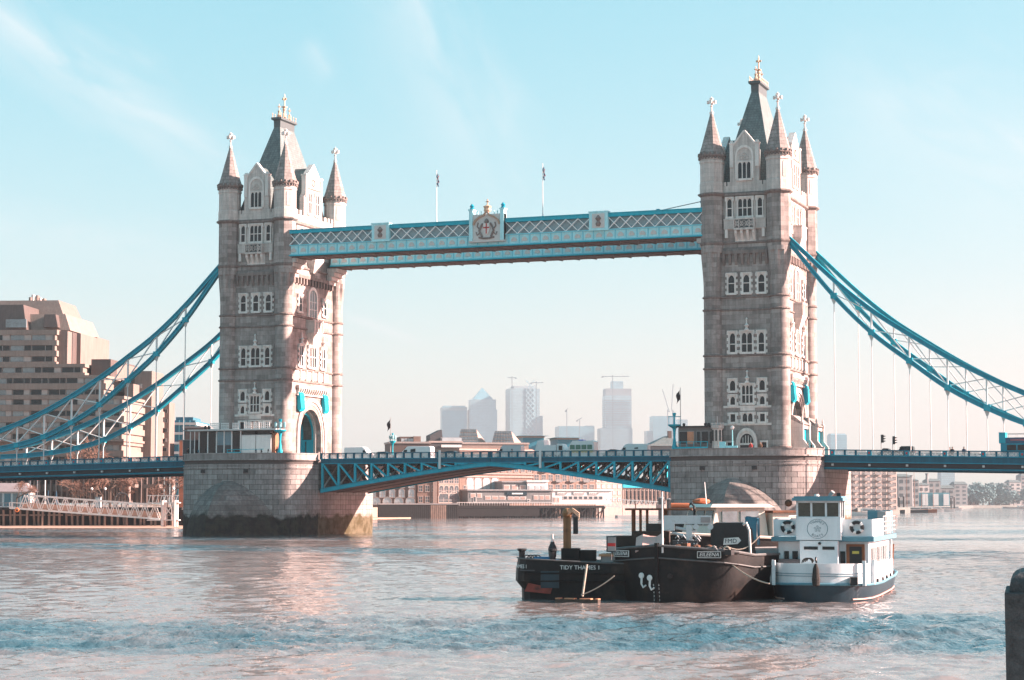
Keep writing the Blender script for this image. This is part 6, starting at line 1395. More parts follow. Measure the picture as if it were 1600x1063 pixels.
# ================================================================ far bank beyond the bridge
def wall_m(name, c, **k): return M(name, c, .9, .14, .12, .15, 2, streak=.15, **k)
brick_d = wall_m('dark_brick_wall', (.12,.078,.065)); brick_p = wall_m('pink_brick_wall', (.235,.155,.125)); brick_c = wall_m('cream_brick_wall', (.32,.235,.20)); rend = wall_m('pale_render', (.40,.33,.30)); grey_w = wall_m('grey_cladding', (.19,.19,.19))
far_glass = M('far_window_glass', (.07,.09,.10), .25, .4, .1, 0, spec=.4); far_glass_l = M('far_window_pale', (.40,.45,.47), .3, .3, .1, 0, spec=.4)
FWIN = {}
def far_window(parent, x, z, w, h, kind='square', glass=None, fm=None):
    key = (round(w,2), round(h,2), kind, glass.name if glass else '', fm.name if fm else '')
    if key not in FWIN:
        fr = MB(); fr.box(-w/2-.18,w/2+.18,-.16,.05,-.22,0); fr.box(-w/2-.15,-w/2,-.1,.05,0,h); fr.box(w/2,w/2+.15,-.1,.05,0,h)
        if kind == 'arch':
            for k in range(6):
                a,b_ = pi*k/6, pi*(k+1)/6; r0,r1 = w/2,w/2+.25; fr.loft([[(r0*cos(a),y,h+r0*sin(a)),(r1*cos(a),y,h+r1*sin(a)),(r1*cos(b_),y,h+r1*sin(b_)),(r0*cos(b_),y,h+r0*sin(b_))] for y in (-.12,.05)])
            pts = [(-w/2,0),(w/2,0)]+[(w/2*cos(pi*k/8),h+w/2*sin(pi*k/8)) for k in range(9)]
        else: fr.box(-w/2-.15,w/2+.15,-.12,.05,h,h+.2); pts = [(-w/2,0),(w/2,0),(w/2,h),(-w/2,h)]
        fr.box(-.06,.06,-.06,.05,0,h); fr.box(-w/2,w/2,-.06,.05,h*.5-.05,h*.5+.05)
        p = MB(); p.ex(pts,'y',-.03,.03); FWIN[key] = (fr.mesh('window', fm or rend), p.mesh('pane', glass or far_glass))
    a,b_ = FWIN[key]; o = link('window', a, parent, (x,-.02,z)); link('pane', b_, o); return o
def span_building(name, label, cat, px0, px1, D, a, group=None):
    """empty at the left foot of a facade that starts at pixel column px0, depth D, and is turned by a; returns facade length"""
    o_ = at_depth(px0,787,D); u = Vector((cos(YAW+a), sin(YAW+a), 0)); o_.z = 0; k = (px1-800)/FPX
    # solve ((o+u L - CAM).R) = k ((o+u L - CAM).F)
    Fh = Vector((-sin(YAW),cos(YAW),0))*cos(PITCH)+Vector((0,0,0)); r0 = (o_-CAM); num = k*(r0.x*_F.x+r0.y*_F.y+(787*0))-r0.dot(_R); L_ = num/(u.dot(_R)-k*u.dot(_F))
    P = thing(name,label,cat,(o_.x,o_.y,0),YAW+a,group); return P, L_, D/FPX
A0 = radians(33)
def row(P, L_, n, z, w, h, kind='square', glass=None, m0=.5, fm=None):
    for k in range(n): far_window(P, L_*(k+m0)/n, z, w, h, kind, glass, fm)
def shell(P, L_, zt, dep, m, z0=0.): MB().box(0,L_,0,dep,z0,zt).build('wall', m, P); MB().box(-.3,L_+.3,-.35,.0,zt-.9,zt-.3).build('cornice', rend, P)
Z = lambda py, D: 5+(787-py)*D/FPX
GRP = 'riverside warehouses on the far bank'
# brick warehouse, partly behind the left pier
P,L_,s = span_building('warehouse','dark brick warehouse with pale arched windows just right of the left pier','warehouse',560,650,690,radians(6),GRP); shell(P,L_,Z(722,690),26,brick_d)
for z,k in ((Z(777,690),'arch'),(Z(762,690),'arch'),(Z(747,690),'square')): row(P,L_,6,z,1.9,1.9,k,far_glass_l)
row(P,L_,5,Z(788,690),3.0,.9,'arch',far_glass_l)
P,L_,s = span_building('warehouse','pink brick warehouse between dark warehouse and the cream one with four window columns','warehouse',652,683,705,radians(12),GRP); shell(P,L_,Z(716,705),26,brick_p)
for py in (785,768,751,735): row(P,L_,3,Z(py,705),1.3,2.0)
MB().box(L_*.78,L_*.98,-.4,0,0,Z(716,705)-1).build('lit_corner_strip', brick_c, P)  # paler strip paints the sunlit corner of this warehouse
P,L_,s = span_building('warehouse','cream brick warehouse with four columns of narrow windows, left of the arched facade','warehouse',685,717,712,A0,GRP); shell(P,L_,Z(713,712),24,brick_c)
for py in (771,755,738,722): row(P,L_,4,Z(py,712),1.7,1.9,'arch')
row(P,L_,2,Z(785,712),4.2,1.6,'arch')
P,L_,s = span_building('warehouse','pink warehouse with four tall arched windows behind the grey restaurant pavilion','warehouse',718,832,722,A0,GRP); shell(P,L_,Z(700,722),24,brick_p); MB().box(-.2,L_+.2,-.4,0,Z(746,722),Z(744,722)).build('string_course', rend, P); MB().box(-.2,L_+.2,-.4,0,Z(741,722),Z(739.5,722)).build('string_course', rend, P)
row(P,L_,11,Z(738,740),1.6,2.3); row(P,L_,11,Z(722,740),1.6,2.3); row(P,L_,1,Z(768,722),1.6,2.0,'square',None,.08)
for px in (735,748,761.5,775): far_window(P, L_*(px-718)/114*.96, Z(766,730), 3.0, 3.2, 'arch', far_glass_l)
row(P,L_,9,Z(780,740),1.6,1.6)
P,L_,s = span_building('apartment_block','pink apartment block with small balconies behind the white pier restaurant','apartment block',833,930,790,A0,GRP); shell(P,L_,Z(705,800),24,brick_p)
for i,py in enumerate((782,767,752,737,722)):
    row(P,L_,9,Z(py,800),1.9,2.4)
    for k in range(1,9,2): x = L_*(k+.5)/9; b = MB(); b.box(x-1.4,x+1.4,-1.1,-.1,Z(py,800)-.5,Z(py,800)-.3); b.box(x-1.4,x+1.4,-1.1,-1.02,Z(py,800)-.3,Z(py,800)+.7); b.build('balcony', grey_w, P)
P,L_,s = span_building('stair_block','narrow white rendered block with grey windows right of the pink apartments','building',931,972,830,A0,GRP); shell(P,L_,Z(742,840),20,rend)
for py in (783,773,763,753): row(P,L_,5,Z(py,840),1.6,1.4,'square',far_glass_l)
P,L_,s = span_building('colonnaded_terrace','pale terrace with long columns and teal roof edge below the right end of the bascule','terrace',973,1075,850,A0,GRP); shell(P,L_,Z(758,880),22,rend); MB().box(-.5,L_+.5,-1.2,22,Z(763,880),Z(758,880)).build('roof_edge', teal, P)
for k in range(17): x = L_*(k+.3)/17; MB().cyl((x,-.6,Z(786,880)),(x,-.6,Z(765,880)),.35,.3,7).build('column', brick_c, P)
row(P,L_,17,Z(781,880),1.5,3.6,'square',None,.8); row(P,L_,12,Z(788,880),1.4,1.6,'arch')
# roofs that show above the bridge deck
def roof_block(name,label,px0,px1,pt,pb,D,m,a=radians(10),cat='building',dep=18):
    P,L_,s = span_building(name,label,cat,px0,px1,D,a); MB().box(0,L_,0,dep,0,Z(pt,D)).build('wall',m,P); MB().box(-.3,L_+.3,-.3,dep+.3,Z(pt,D),Z(pt,D)+.7).build('parapet',rend,P); return P,L_
P,L_ = roof_block('flat_roofed_block','brown flat-roofed block with white parapet above the deck, near the white vans',609,672,693,720,760,brick_d); MB().box(L_*.27,L_*.75,3,14,Z(693,760),Z(682,760)).build('penthouse',brick_d,P)
for k in range(4): x = L_*(.30+k*.07); MB().box(x,x+1.6,2.9,3,Z(690,760),Z(685,760)).build('window',far_glass_l,P)
MB().box(L_*.6,L_*.78,2.,14,Z(693,760),Z(681.5,760)).build('brick_stack',brick_p,P)
P,L_ = roof_block('dark_roofed_block','dark block with white bands and glazed lean-to above the deck left of the pyramidal roofs',671,722,692,720,770,M('dark_slate_wall',(.06,.06,.065),.8,.2),radians(14)); MB().ex([(L_*.05,Z(692,770)),(L_*.45,Z(692,770)),(L_*.40,Z(671,770)),(L_*.05,Z(680,770))],'y',2,10).build('lean_to',MATS['dark_slate_wall'],P); MB().box(L_*.35,L_*.98,-.5,-.3,Z(699,770),Z(695,770)).build('white_band',white,P)
for k in range(6): x = L_*(.4+k*.1); MB().box(x,x+1.3,1.,1.2,Z(692,770),Z(684,770)).build('glazed_bay',far_glass_l,P)
MB().box(L_*.36,L_*.99,1.2,6,Z(692,770),Z(683.5,770)).build('glazed_room',mgrey,P)
P,L_ = roof_block('pale_block','pale pink low block along the deck under the glazed roofs',714,826,694,720,790,brick_c,radians(14))
for i,(a_,b_,pt) in enumerate(((715,752,670),(768,808,673))):
    D = 800; P,L_,s = span_building('glazed_roof_house',('left','right')[i]+' one of two houses with large sloped glazed roof grids above the deck','house',a_,b_+18,D,radians(16),'houses with glazed roofs'); z0,z1 = Z(694,D),Z(pt,D); 
    MB().loft([[(0,0,z0),(L_*.62,0,z0),(L_,8,z0),(L_*.3,14,z0)],[(L_*.16,4,z1),(L_*.60,4,z1),(L_*.64,6,z1),(L_*.3,8,z1)]]).build('roof',brick_c,P); MB().box(0,L_,0,14,0,z0).build('wall',brick_c,P)
    for r_ in range(4):
        for c_ in range(7):
            f0,f1 = r_/4+.02,(r_+1)/4-.02; g0,g1 = c_/7+.01,(c_+1)/7-.01
            def pt_(g,f): 
                xa,xb = 0*(1-f)+L_*.16*f, L_*.62*(1-f)+L_*.60*f; return (xa+(xb-xa)*g, 4*f-.18, z0+(z1-z0)*f+.12)
            q = MB(); q.add([pt_(g0,f0),pt_(g1,f0),pt_(g1,f1),pt_(g0,f1)]+[(x,y+.1,z-.06) for x,y,z in (pt_(g0,f0),pt_(g1,f0),pt_(g1,f1),pt_(g0,f1))],[(0,1,2,3),(7,6,5,4),(0,4,5,1),(1,5,6,2),(2,6,7,3),(3,7,4,0)]); q.build('glass_panel',far_glass,P)
for i,(a_,b_,pt) in enumerate(((817,850,684),(872,904,687))):
    P,L_ = roof_block('teal_roofed_block',('left','right')[i]+' one of two teal flat-roofed blocks rising behind the lorry and ambulance',a_,b_,pt,705,900,M('teal_cladding',(.02,.20,.28),.5,.15,.2,.05)); MB().box(-2,L_+2,-2,20,Z(pt,900)+.8,Z(pt-3,900)).build('roof_slab',M('pale_teal_roof',(.12,.42,.50),.5,.1),P); P['group'] = 'teal roofed blocks'
P,L_ = roof_block('hipped_house','grey house with dark hipped roof and chimney behind the left end of the right pier',1016,1060,697,720,880,grey_w,radians(10),'house',12); z0 = Z(697,880)
MB().loft([[(-1,-1,z0),(L_+1,-1,z0),(L_+1,13,z0),(-1,13,z0)],[(L_*.65,4,Z(681,880)),(L_*.8,4,Z(681,880)),(L_*.8,8,Z(681,880)),(L_*.65,8,Z(681,880))]]).build('roof',slate,P); MB().box(L_*.72,L_*.84,3,5,Z(684,880),Z(673,880)).build('chimney',brick_d,P)
# river wall, black timber pier and the buildings on it
P,L_,s = span_building('river_wall','dark sheet-piled river wall below the brick warehouses','river wall',592,716,672,radians(16)); zt = Z(788.5,690); MB().box(0,L_,.3,2,-1,zt).build('wall',timber_d,P)
for k in range(40): x = L_*(k+.5)/40; MB().box(x-.28,x+.28,0,.3,-1,zt-.2).build('sheet_pile', pile_m if 26 <= k <= 33 else timber_d, P)  # lighter piles paint a sunlit stretch onto the dark wall
MB().box(-.2,L_+.2,-.1,2,zt,zt+.35).build('coping',mgrey,P)
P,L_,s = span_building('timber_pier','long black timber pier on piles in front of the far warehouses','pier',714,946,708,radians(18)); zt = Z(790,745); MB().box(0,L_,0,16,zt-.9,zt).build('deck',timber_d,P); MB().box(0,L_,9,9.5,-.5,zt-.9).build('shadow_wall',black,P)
rn = random.Random(2)
for k in range(64): x = L_*(k+rn.random())/64; MB().cyl((x,rn.uniform(.2,3),-.5),(x,rn.uniform(.2,2),zt-.8),.34,.28,6).build('pile', pile_m if rn.random() < (.08 if k < 36 else .3) else timber_d, P)
for k in range(16): x = L_*k/16; MB().beam((x,.2,.6),(x+L_/17,.2,zt-1),.3,.3,(0,1,0)).build('brace',timber_d,P)
MB().box(0,L_*.55,.1,.4,.4,zt-1.).build('fender_sheet',timber_d,P)
for k in range(60): MB().box(L_*k/60,L_*k/60+.12,.1,.22,zt,zt+1.1).build('rail_post',offw,P)
MB().box(0,L_,.1,.22,zt+1.05,zt+1.2).build('handrail',offw,P)
pk = M('pink_lit_window',(.42,.28,.24),.5,.2,.3,.02)
def pier_house(label,px0,px1,pt,pb,D,m,wins,extra=None):
    P,L_,s = span_building('pier_restaurant',label,'restaurant',px0,px1,D,radians(18)); z0,z1 = Z(pb,D),Z(pt,D); MB().box(0,L_,0,9,z0,z1).build('wall',m,P); MB().box(-.4,L_+.4,-.5,9.4,z1,z1+.5).build('roof',mgrey if m is grey_w else white,P)
    for a_,b_,c_,d_,gm in wins: f = MB().box(L_*a_,L_*b_,-.12,0,Z(d_,D),Z(c_,D)).build('window',offw,P); MB().box(L_*a_+.25,L_*b_-.25,-.16,-.12,Z(d_,D)+.2,Z(c_,D)-.2).build('pane',gm,f)
    return P,L_,z0,z1
P,L_,z0,z1 = pier_house('long grey pavilion with pink-lit windows and navy sign on the timber pier',731,862,767,787,715,grey_w,[(.0+.03+k*.075,.09+k*.075,771,778,pk) for k in range(2)]+[(.20+k*.085,.275+k*.085,775,781,pk) for k in range(3)]+[(.47+k*.075,.54+k*.075,776,781,pk) for k in range(3)]+[(.78+k*.07,.84+k*.07,774,781,pk) for k in range(3)]+[(.06,.10,776,785,far_glass),(.70,.74,780,784,far_glass)])
b = MB().box(L_*.46,L_*.70,-.3,-.14,Z(774.5,715),Z(768,715)).build('sign_board',bnavy,P)
for k in range(9): MB().box(L_*(.52+k*.0145),L_*(.52+k*.0145)+.42,-.34,-.3,Z(772.5,715),Z(770.3,715)).build('sign_lettering',letter,b)
pier_house('grey upper storey with pink windows set back above the grey pavilion',785,823,754,767,722,grey_w,[(.05+k*.33,.30+k*.33,758,765,pk) for k in range(3)])
pier_house('small white upper storey right of the grey one above the pavilion',824,856,753,767,724,white,[(.06+k*.3,.30+k*.3,759,765,far_glass_l) for k in range(3)])
P,L_,z0,z1 = pier_house('white pier building with three framed signs above its window band',863,956,767,788,745,white,[(.18+k*.085,.255+k*.085,775,781,far_glass) for k in range(8)]+[(.02+k*.06,.065+k*.06,777,786,pk) for k in range(2)])
for a_,b_ in ((.07,.23),(.34,.53),(.60,.76)):
    fr = MB(); fr.box(L_*a_,L_*b_,-.2,-.02,Z(773.5,745),Z(768.5,745)); f = fr.build('sign_frame',mgrey,P); MB().box(L_*a_+.3,L_*b_-.3,-.26,-.2,Z(772.7,745),Z(769.3,745)).build('sign_board',white,f)
    for k in range(5): MB().box(L_*a_+.7+k*.75,L_*a_+1.2+k*.75,-.3,-.26,Z(771.8,745),Z(770.2,745)).build('sign_lettering',mgrey,f)
P,L_,s = span_building('pontoon_gangway','white truss gangway and pontoon at the right end of the timber pier','gangway',944,1040,700,radians(8)); 
for k in range(14):
    a_,b_ = L_*k/14,L_*(k+1)/14; zz_ = lambda x: Z(791,700)-x/L_*1.2
    MB().beam((a_,0,zz_(a_)),((a_+b_)/2,0,zz_(a_)+2.6),.16,.16,(0,1,0)).build('truss_bar',white,P); MB().beam(((a_+b_)/2,0,zz_(a_)+2.6),(b_,0,zz_(b_)),.16,.16,(0,1,0)).build('truss_bar',white,P)
MB().beam((0,0,Z(791,700)),(L_,0,Z(791,700)-1.2),.3,.3).build('bottom_chord',white,P); MB().beam((0,0,Z(791,700)+2.6),(L_,0,Z(791,700)+1.4),.25,.25).build('top_chord',white,P); MB().box(L_*.2,L_*1.0,-2,3,0,.9).build('pontoon',offw,P)
for k in range(22): MB().box(L_*.2+k*.8,L_*.2+k*.8+.1,-2,-1.9,.9,2.1).build('rail_post',white,P)
for i,px in enumerate((1033,1046)): p = at_depth(px,787,660); P = thing('mooring_pile',('left','right')[i]+' of two thick dark mooring piles beside the right pier','mooring pile',(p.x,p.y,0),0,'mooring piles by the right pier'); MB().cyl((0,0,-.5),(0,0,Z(779+i*2,660)),.95,.95,12).build('pile',M('pile_grey',(.075,.065,.062),.9,.3,.6,.2,4),P); MB().lathe([(1.0,0),(1.0,.2),(.3,.5)],12,(0,0,Z(779+i*2,660))).build('cap',mgrey,P)
# ---------------------------------------------------------------- right: flats, moorings, distant bank
P,L_,s = span_building('riverside_flats','tall pale riverside flats with stacked balconies right of the southern pier','apartment block',1322,1402,960,radians(24)); shell(P,L_,Z(728,960),26,rend)
for py in range(735,795,9):
    row(P,L_,10,Z(py+7,980),1.5,1.7,'square',None)
for k in range(4):
    for py in range(735,795,9): x = L_*(k*.23+.16); b = MB(); b.box(x-1.6,x+1.6,-1.3,-.1,Z(py+8,980),Z(py+8,980)+.25); b.box(x-1.6,x+1.6,-1.3,-1.2,Z(py+8,980)+.25,Z(py+8,980)+1.3); b.build('balcony',grey_w,P)
P,L_,s = span_building('brick_tower','dark brown ribbed tower of the shore abutment just right of the southern pier','tower',1283,1318,372,radians(5)); MB().box(0,L_,0,6,-.5,12).build('wall',brick_d,P)
for k in range(5): x = L_*(k+.5)/5; MB().box(x-.18,x+.18,-.2,0,-.5,12).build('rib',M('rust_rib',(.30,.13,.08),.9,.3,.6,.2,4,streak=.3),P)
farb = M('far_brick', (.25,.25,.25), .9, .2, .05, 0); farw = M('far_pale_wall', (.50,.46,.44), .9, .15, .05, 0); fart = M('hazed_far_foliage', (.12,.21,.22), .95, .4, .12, .3, .6)  # foliage colour is paled to carry distance haze
groundpoly('far_bank', [(1340,960),(1404,1000),(1480,1500),(1520,2300),(1720,2500),(1720,4200),(1240,4200),(1300,1500)], -.8, 3.0, M('far_shore',(.14,.15,.14),.95,.3,.05,0), kind='structure')
rn = random.Random(21)
def far_house(label,px0,px1,pt,D,m,cat='building',grp='buildings on the distant bank',roofm=None):
    P,L_,s = span_building('far_building',label,cat,px0,px1,D,radians(12),grp); zt = Z(pt,D); MB().box(0,L_,0,14,0,zt).build('wall',m,P); h_ = min(3.5, L_*.2)
    MB().loft([[(-.5,-.5,zt),(L_+.5,-.5,zt),(L_+.5,14.5,zt),(-.5,14.5,zt)],[(L_*.1,5,zt+h_),(L_*.9,5,zt+h_),(L_*.9,9,zt+h_),(L_*.1,9,zt+h_)]]).build('roof',roofm or slate,P)
    n = max(2,int(L_/6)); nr = max(1,int(zt/5))
    for r_ in range(nr):
        for c_ in range(n):
            if n*nr < 60: MB().box(L_*(c_+.25)/n,L_*(c_+.75)/n,-.15,.02,3.6+(zt-4.5)*(r_+.25)/nr,3.6+(zt-4.5)*(r_+.75)/nr).build('window',far_glass,P)
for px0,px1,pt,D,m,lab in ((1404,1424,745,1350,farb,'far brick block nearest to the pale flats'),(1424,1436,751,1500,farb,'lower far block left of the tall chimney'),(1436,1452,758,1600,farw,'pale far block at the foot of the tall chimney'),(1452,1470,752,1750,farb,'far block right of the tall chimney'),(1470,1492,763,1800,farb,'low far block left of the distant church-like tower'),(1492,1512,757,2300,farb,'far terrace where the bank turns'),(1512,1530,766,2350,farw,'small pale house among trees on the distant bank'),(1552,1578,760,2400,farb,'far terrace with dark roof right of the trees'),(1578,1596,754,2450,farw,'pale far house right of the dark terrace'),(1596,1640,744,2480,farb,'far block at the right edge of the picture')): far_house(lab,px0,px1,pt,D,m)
for px,pt,D,lab in ((1449,741,1700,'tall slim chimney on the distant bank'),(1424,744,1450,'shorter chimney behind the far brick block')): p = at_depth(px,787,D); P = thing('chimney_stack',lab,'chimney',(p.x,p.y,0)); MB().lathe([(1.6,0),(1.1,Z(pt,D)-1),(1.35,Z(pt,D)-.8),(1.35,Z(pt,D))],10).build('shaft',farb,P); MB().lathe([(1.5,0),(1.5,.5)],10,(0,0,Z(pt,D))).build('rim',dgrey,P)
P,L_,s = span_building('boat_sheds','row of white arched sheds above the moorings on the distant bank','shed',1418,1484,1560,radians(6)); MB().box(0,L_,0,12,0,Z(770,1560)).build('roof_beam',M('shed_teal',(.05,.22,.27),.7,.2,.1,0),P)
for k in range(4): x = L_*(.1+k*.25); MB().box(x,x+L_*.13,-.6,0,3.5,Z(772,1560)).build('white_front',white,P)
# trees of the distant bank: clumps of leaf-sized faces, one per tree
def leaf_tree(seed, h, w):
    r = random.Random(seed); b = MB(); cl = [(r.gauss(0,w*.33),r.gauss(0,w*.33),h*(.35+.6*r.random()),w*r.uniform(.22,.42)) for _ in range(14)]
    for cx,cy,cz,cr_ in cl:
        for _ in range(70):
            d = Vector((r.gauss(0,1),r.gauss(0,1),r.gauss(0,1))).normalized()*cr_*r.uniform(.5,1.05); p = Vector((cx,cy,cz))+d; a = Vector((r.gauss(0,1),r.gauss(0,1),r.gauss(0,1))).normalized()*.9; c = a.orthogonal().normalized()*.7
            b.add([p-a-c,p+a-c,p+a+c,p-a+c],[(0,1,2,3)])
    t = MB().cyl((0,0,0),(0,0,h*.6),h*.03,h*.015,6); return t.mesh('trunk',bark), b.mesh('crown',fart)
LT = [leaf_tree(s,20,18) for s in (3,8)]
for i,px in enumerate((1500,1516,1528,1536,1546,1556,1566,1584,1604)): 
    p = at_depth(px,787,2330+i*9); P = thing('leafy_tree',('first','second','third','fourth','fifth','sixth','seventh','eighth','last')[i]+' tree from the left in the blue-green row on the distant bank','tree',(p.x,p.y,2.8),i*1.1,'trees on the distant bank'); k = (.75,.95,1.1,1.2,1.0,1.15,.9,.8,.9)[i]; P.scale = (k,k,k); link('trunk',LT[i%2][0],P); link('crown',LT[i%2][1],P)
# moored boats and masts
def moored(px, D, L_, label, hull, mast=0, cabin=True, rz=0., grp='boats at the far moorings'):
    p = at_depth(px,787,D); P = thing('moored_boat',label,'boat',(p.x,p.y,0),YAW+rz,grp); b = MB(); secs = []
    for t in (0,.15,.5,.85,1): w = (.25,.8,1,.95,.75)[(0,.15,.5,.85,1).index(t)]*L_*.16; x = -L_/2+t*L_; secs.append([(x,-w*.7,-.2),(x,w*.7,-.2),(x,w,1.3+.5*(t-.5)**2*4),(x,-w,1.3+.5*(t-.5)**2*4)])
    b.loft(secs); b.build('hull',hull,P,40); MB().ribbon([(-L_/2,0,1.85),(0,0,1.42),(L_/2,0,1.85)],L_*.2,.12).build('deck',wood_m,P)
    if cabin: c = MB().box(-L_*.12,L_*.3,-L_*.09,L_*.09,1.3,2.9).build('cabin',white,P); MB().box(-L_*.1,L_*.28,-L_*.092,L_*.092,2.0,2.5).build('cabin_window',far_glass,c)
    if mast: MB().cyl((-L_*.05,0,1.3),(-L_*.05,0,mast),.16,.08,5).build('mast',brown_m if mast > 15 else mgrey,P); MB().cyl((-L_*.05,0,2.6),(L_*.35,0,2.9),.09,.09,5).build('boom',mgrey,P)
for px,D,L_,lab,h_,ms in ((1352,840,14,'white cabin boat right behind the stern of the white passenger boat',white,0),(1374,1000,12,'small white launch moored before the pale flats, second from the left',white,12),(1388,1010,16,'dark low barge moored before the pale flats',bnavy,0),(1400,1100,10,'small white boat moored just left of the dark barge with two masts',white,14),(1420,1090,20,'dark blue sailing barge with two posts, biggest of the far moorings',bnavy,26),(1432,1120,22,'brown sailing barge with the tallest mast, right beside the dark blue one',brown_m,34),(1441,1180,10,'small white boat right of the brown sailing barge',white,18),(1448,1200,9,'small grey boat below the arched sheds',offw,15),(1460,1240,11,'white boat below the arched sheds, left one',white,16),(1474,1270,14,'white motor launch at the outer end of the far moorings',white,0),(1490,1500,12,'small white boat alone farthest along the moorings',white,0),(1598,2000,40,'cream river boat at the right edge far away',white,0)): moored(px,D,L_,lab,h_,ms)
for px,pt,D,lab in ((1362,775,985,'left of a pair'),(1369,777,985,'right of a pair'),(1405,778,1080,'left of the sailing barge'),(1412,776,1085,'between the small boat and the sailing barge'),(1486,778,1400,'left of the outer pair'),(1491,777,1400,'right of the outer pair')): p = at_depth(px,787,D); P = thing('mooring_post','dark mooring post at the far moorings, '+lab,'mooring post',(p.x,p.y,0),0,'mooring posts at the far moorings'); MB().cyl((0,0,-.3),(0,0,Z(pt,D)),.45,.4,8).build('post',timber_d,P); MB().lathe([(.5,0),(.15,.5)],8,(0,0,Z(pt,D))).build('cap',mgrey,P)
# ---------------------------------------------------------------- hazy towers on the skyline
DT = 5400.; st = DT/FPX
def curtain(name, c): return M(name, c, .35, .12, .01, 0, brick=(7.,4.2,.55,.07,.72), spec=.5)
cw1 = curtain('hazed_tower_blue', (.18,.42,.50)); cw2 = curtain('hazed_tower_grey', (.36,.57,.63)); cw3 = curtain('hazed_tower_pale', (.27,.44,.49)); conc_t = M('tower_concrete', (.33,.40,.42), .9, .1, .01, 0)  # pale cyan tower tones have distance haze painted in
def sky_tower(label, px0, px1, pt, m, D=DT, dep=50, crown=None, rz=.12):
    c = at_depth((px0+px1)/2,787,D); s = D/FPX; hw = (px1-px0)/2*s; zt = Z(pt,D); P = thing('office_tower',label,'skyscraper',(c.x,c.y,0),YAW+rz,'hazy towers on the skyline'); MB().box(-hw,hw,-hw*.8,hw*.8,0,zt).build('shaft',m,P)
    nf = min(26,int(zt/8))
    for k in range(nf): z = 40+k*8.; 
    return P,hw,zt,s
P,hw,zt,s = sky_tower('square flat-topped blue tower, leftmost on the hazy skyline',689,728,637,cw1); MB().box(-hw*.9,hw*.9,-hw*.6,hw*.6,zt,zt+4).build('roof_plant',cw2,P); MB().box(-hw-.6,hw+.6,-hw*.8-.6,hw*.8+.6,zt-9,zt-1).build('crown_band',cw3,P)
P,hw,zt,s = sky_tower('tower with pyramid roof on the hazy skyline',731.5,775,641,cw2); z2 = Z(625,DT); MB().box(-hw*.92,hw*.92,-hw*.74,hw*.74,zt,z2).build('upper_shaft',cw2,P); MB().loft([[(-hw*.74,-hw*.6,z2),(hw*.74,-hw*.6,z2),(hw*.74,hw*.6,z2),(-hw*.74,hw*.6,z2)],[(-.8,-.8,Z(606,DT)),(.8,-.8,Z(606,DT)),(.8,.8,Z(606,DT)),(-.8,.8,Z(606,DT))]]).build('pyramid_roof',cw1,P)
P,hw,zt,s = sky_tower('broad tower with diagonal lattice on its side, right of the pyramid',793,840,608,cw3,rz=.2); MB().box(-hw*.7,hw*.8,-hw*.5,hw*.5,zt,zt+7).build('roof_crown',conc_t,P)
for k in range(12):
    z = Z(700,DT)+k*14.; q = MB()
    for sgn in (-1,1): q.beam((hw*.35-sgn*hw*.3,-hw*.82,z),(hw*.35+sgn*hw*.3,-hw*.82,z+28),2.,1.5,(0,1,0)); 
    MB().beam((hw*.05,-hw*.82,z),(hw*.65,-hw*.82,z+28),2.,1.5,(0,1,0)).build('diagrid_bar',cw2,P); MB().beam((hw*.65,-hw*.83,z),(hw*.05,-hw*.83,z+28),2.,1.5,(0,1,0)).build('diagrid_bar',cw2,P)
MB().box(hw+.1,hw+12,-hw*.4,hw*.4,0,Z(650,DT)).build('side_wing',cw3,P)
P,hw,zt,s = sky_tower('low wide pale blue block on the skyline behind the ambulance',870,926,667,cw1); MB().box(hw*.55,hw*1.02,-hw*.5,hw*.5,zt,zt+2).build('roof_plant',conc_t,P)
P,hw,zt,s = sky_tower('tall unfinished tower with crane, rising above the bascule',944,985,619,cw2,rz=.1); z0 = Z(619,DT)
for k in range(14): MB().box(-hw-1.,hw+1.,-hw*.8-1.,hw*.8+1.,Z(672,DT)+k*6.,Z(672,DT)+k*6.+1.4).build('floor_slab',conc_t,P)
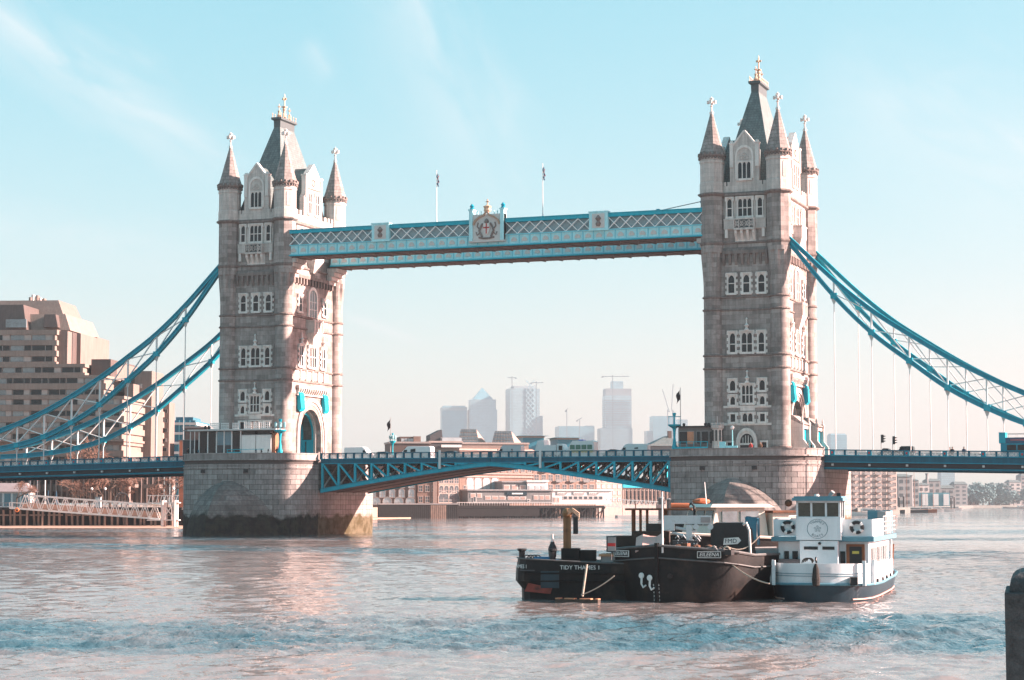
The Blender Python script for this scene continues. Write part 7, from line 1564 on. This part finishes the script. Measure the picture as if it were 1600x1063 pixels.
MB().box(-hw*.98,hw*1.02,-hw*.7,hw*.7,z0,Z(608,DT)).build('upper_frame',conc_t,P); MB().box(-hw*.45,hw*.45,-hw*.3,hw*.3,Z(608,DT),Z(596,DT)).build('core',cw2,P); MB().box(-hw*1.4,hw*1.05,-hw*.9,hw*.9,0,Z(670,DT)).build('podium',cw3,P)
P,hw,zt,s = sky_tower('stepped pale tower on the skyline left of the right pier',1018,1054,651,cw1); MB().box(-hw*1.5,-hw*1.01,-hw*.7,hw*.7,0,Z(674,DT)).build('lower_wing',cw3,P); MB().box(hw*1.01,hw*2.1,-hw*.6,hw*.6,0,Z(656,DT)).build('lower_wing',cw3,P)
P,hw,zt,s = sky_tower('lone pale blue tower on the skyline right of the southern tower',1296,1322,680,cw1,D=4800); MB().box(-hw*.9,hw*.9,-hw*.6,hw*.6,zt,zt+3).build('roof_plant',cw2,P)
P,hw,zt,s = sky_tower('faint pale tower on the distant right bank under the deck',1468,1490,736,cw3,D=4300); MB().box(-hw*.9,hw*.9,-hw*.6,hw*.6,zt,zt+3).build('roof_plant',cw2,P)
def crane(label, px, pb, pt, j0, j1, slant=0., D=DT-120):
    c = at_depth(px,787,D); s = D/FPX; P = thing('tower_crane',label,'crane',(c.x,c.y,0),YAW,'cranes on the skyline'); MB().box(-.9,.9,-.9,.9,0,Z(pt,D)).build('mast',conc_t,P); MB().beam(((j0-px)*s,0,Z(pt+2,D)),((j1-px)*s,0,Z(pt+2-slant,D)),1.6,1.6,(0,1,0)).build('jib',conc_t,P); MB().bc((min(j0,j1,key=lambda v:abs(v-px))-px)*s,0,Z(pt+3,D),5,2,3).build('counterweight',conc_t,P)
crane('level crane on top of the unfinished tower',958,600,586,942,984); crane('crane over the left corner of the lattice tower',800,610,588,793,806); crane('crane over the right corner of the lattice tower',838,610,596,830,850); crane('slanting crane left of the stepped tower',1044,660,640,1046,1036,34); crane('slanting crane right of the stepped tower',1052,660,640,1050,1053,42)
crane('small crane over the low wide block, left one',886,668,640,884,888,4); crane('small crane over the low wide block, right one',906,668,655,902,910,4)
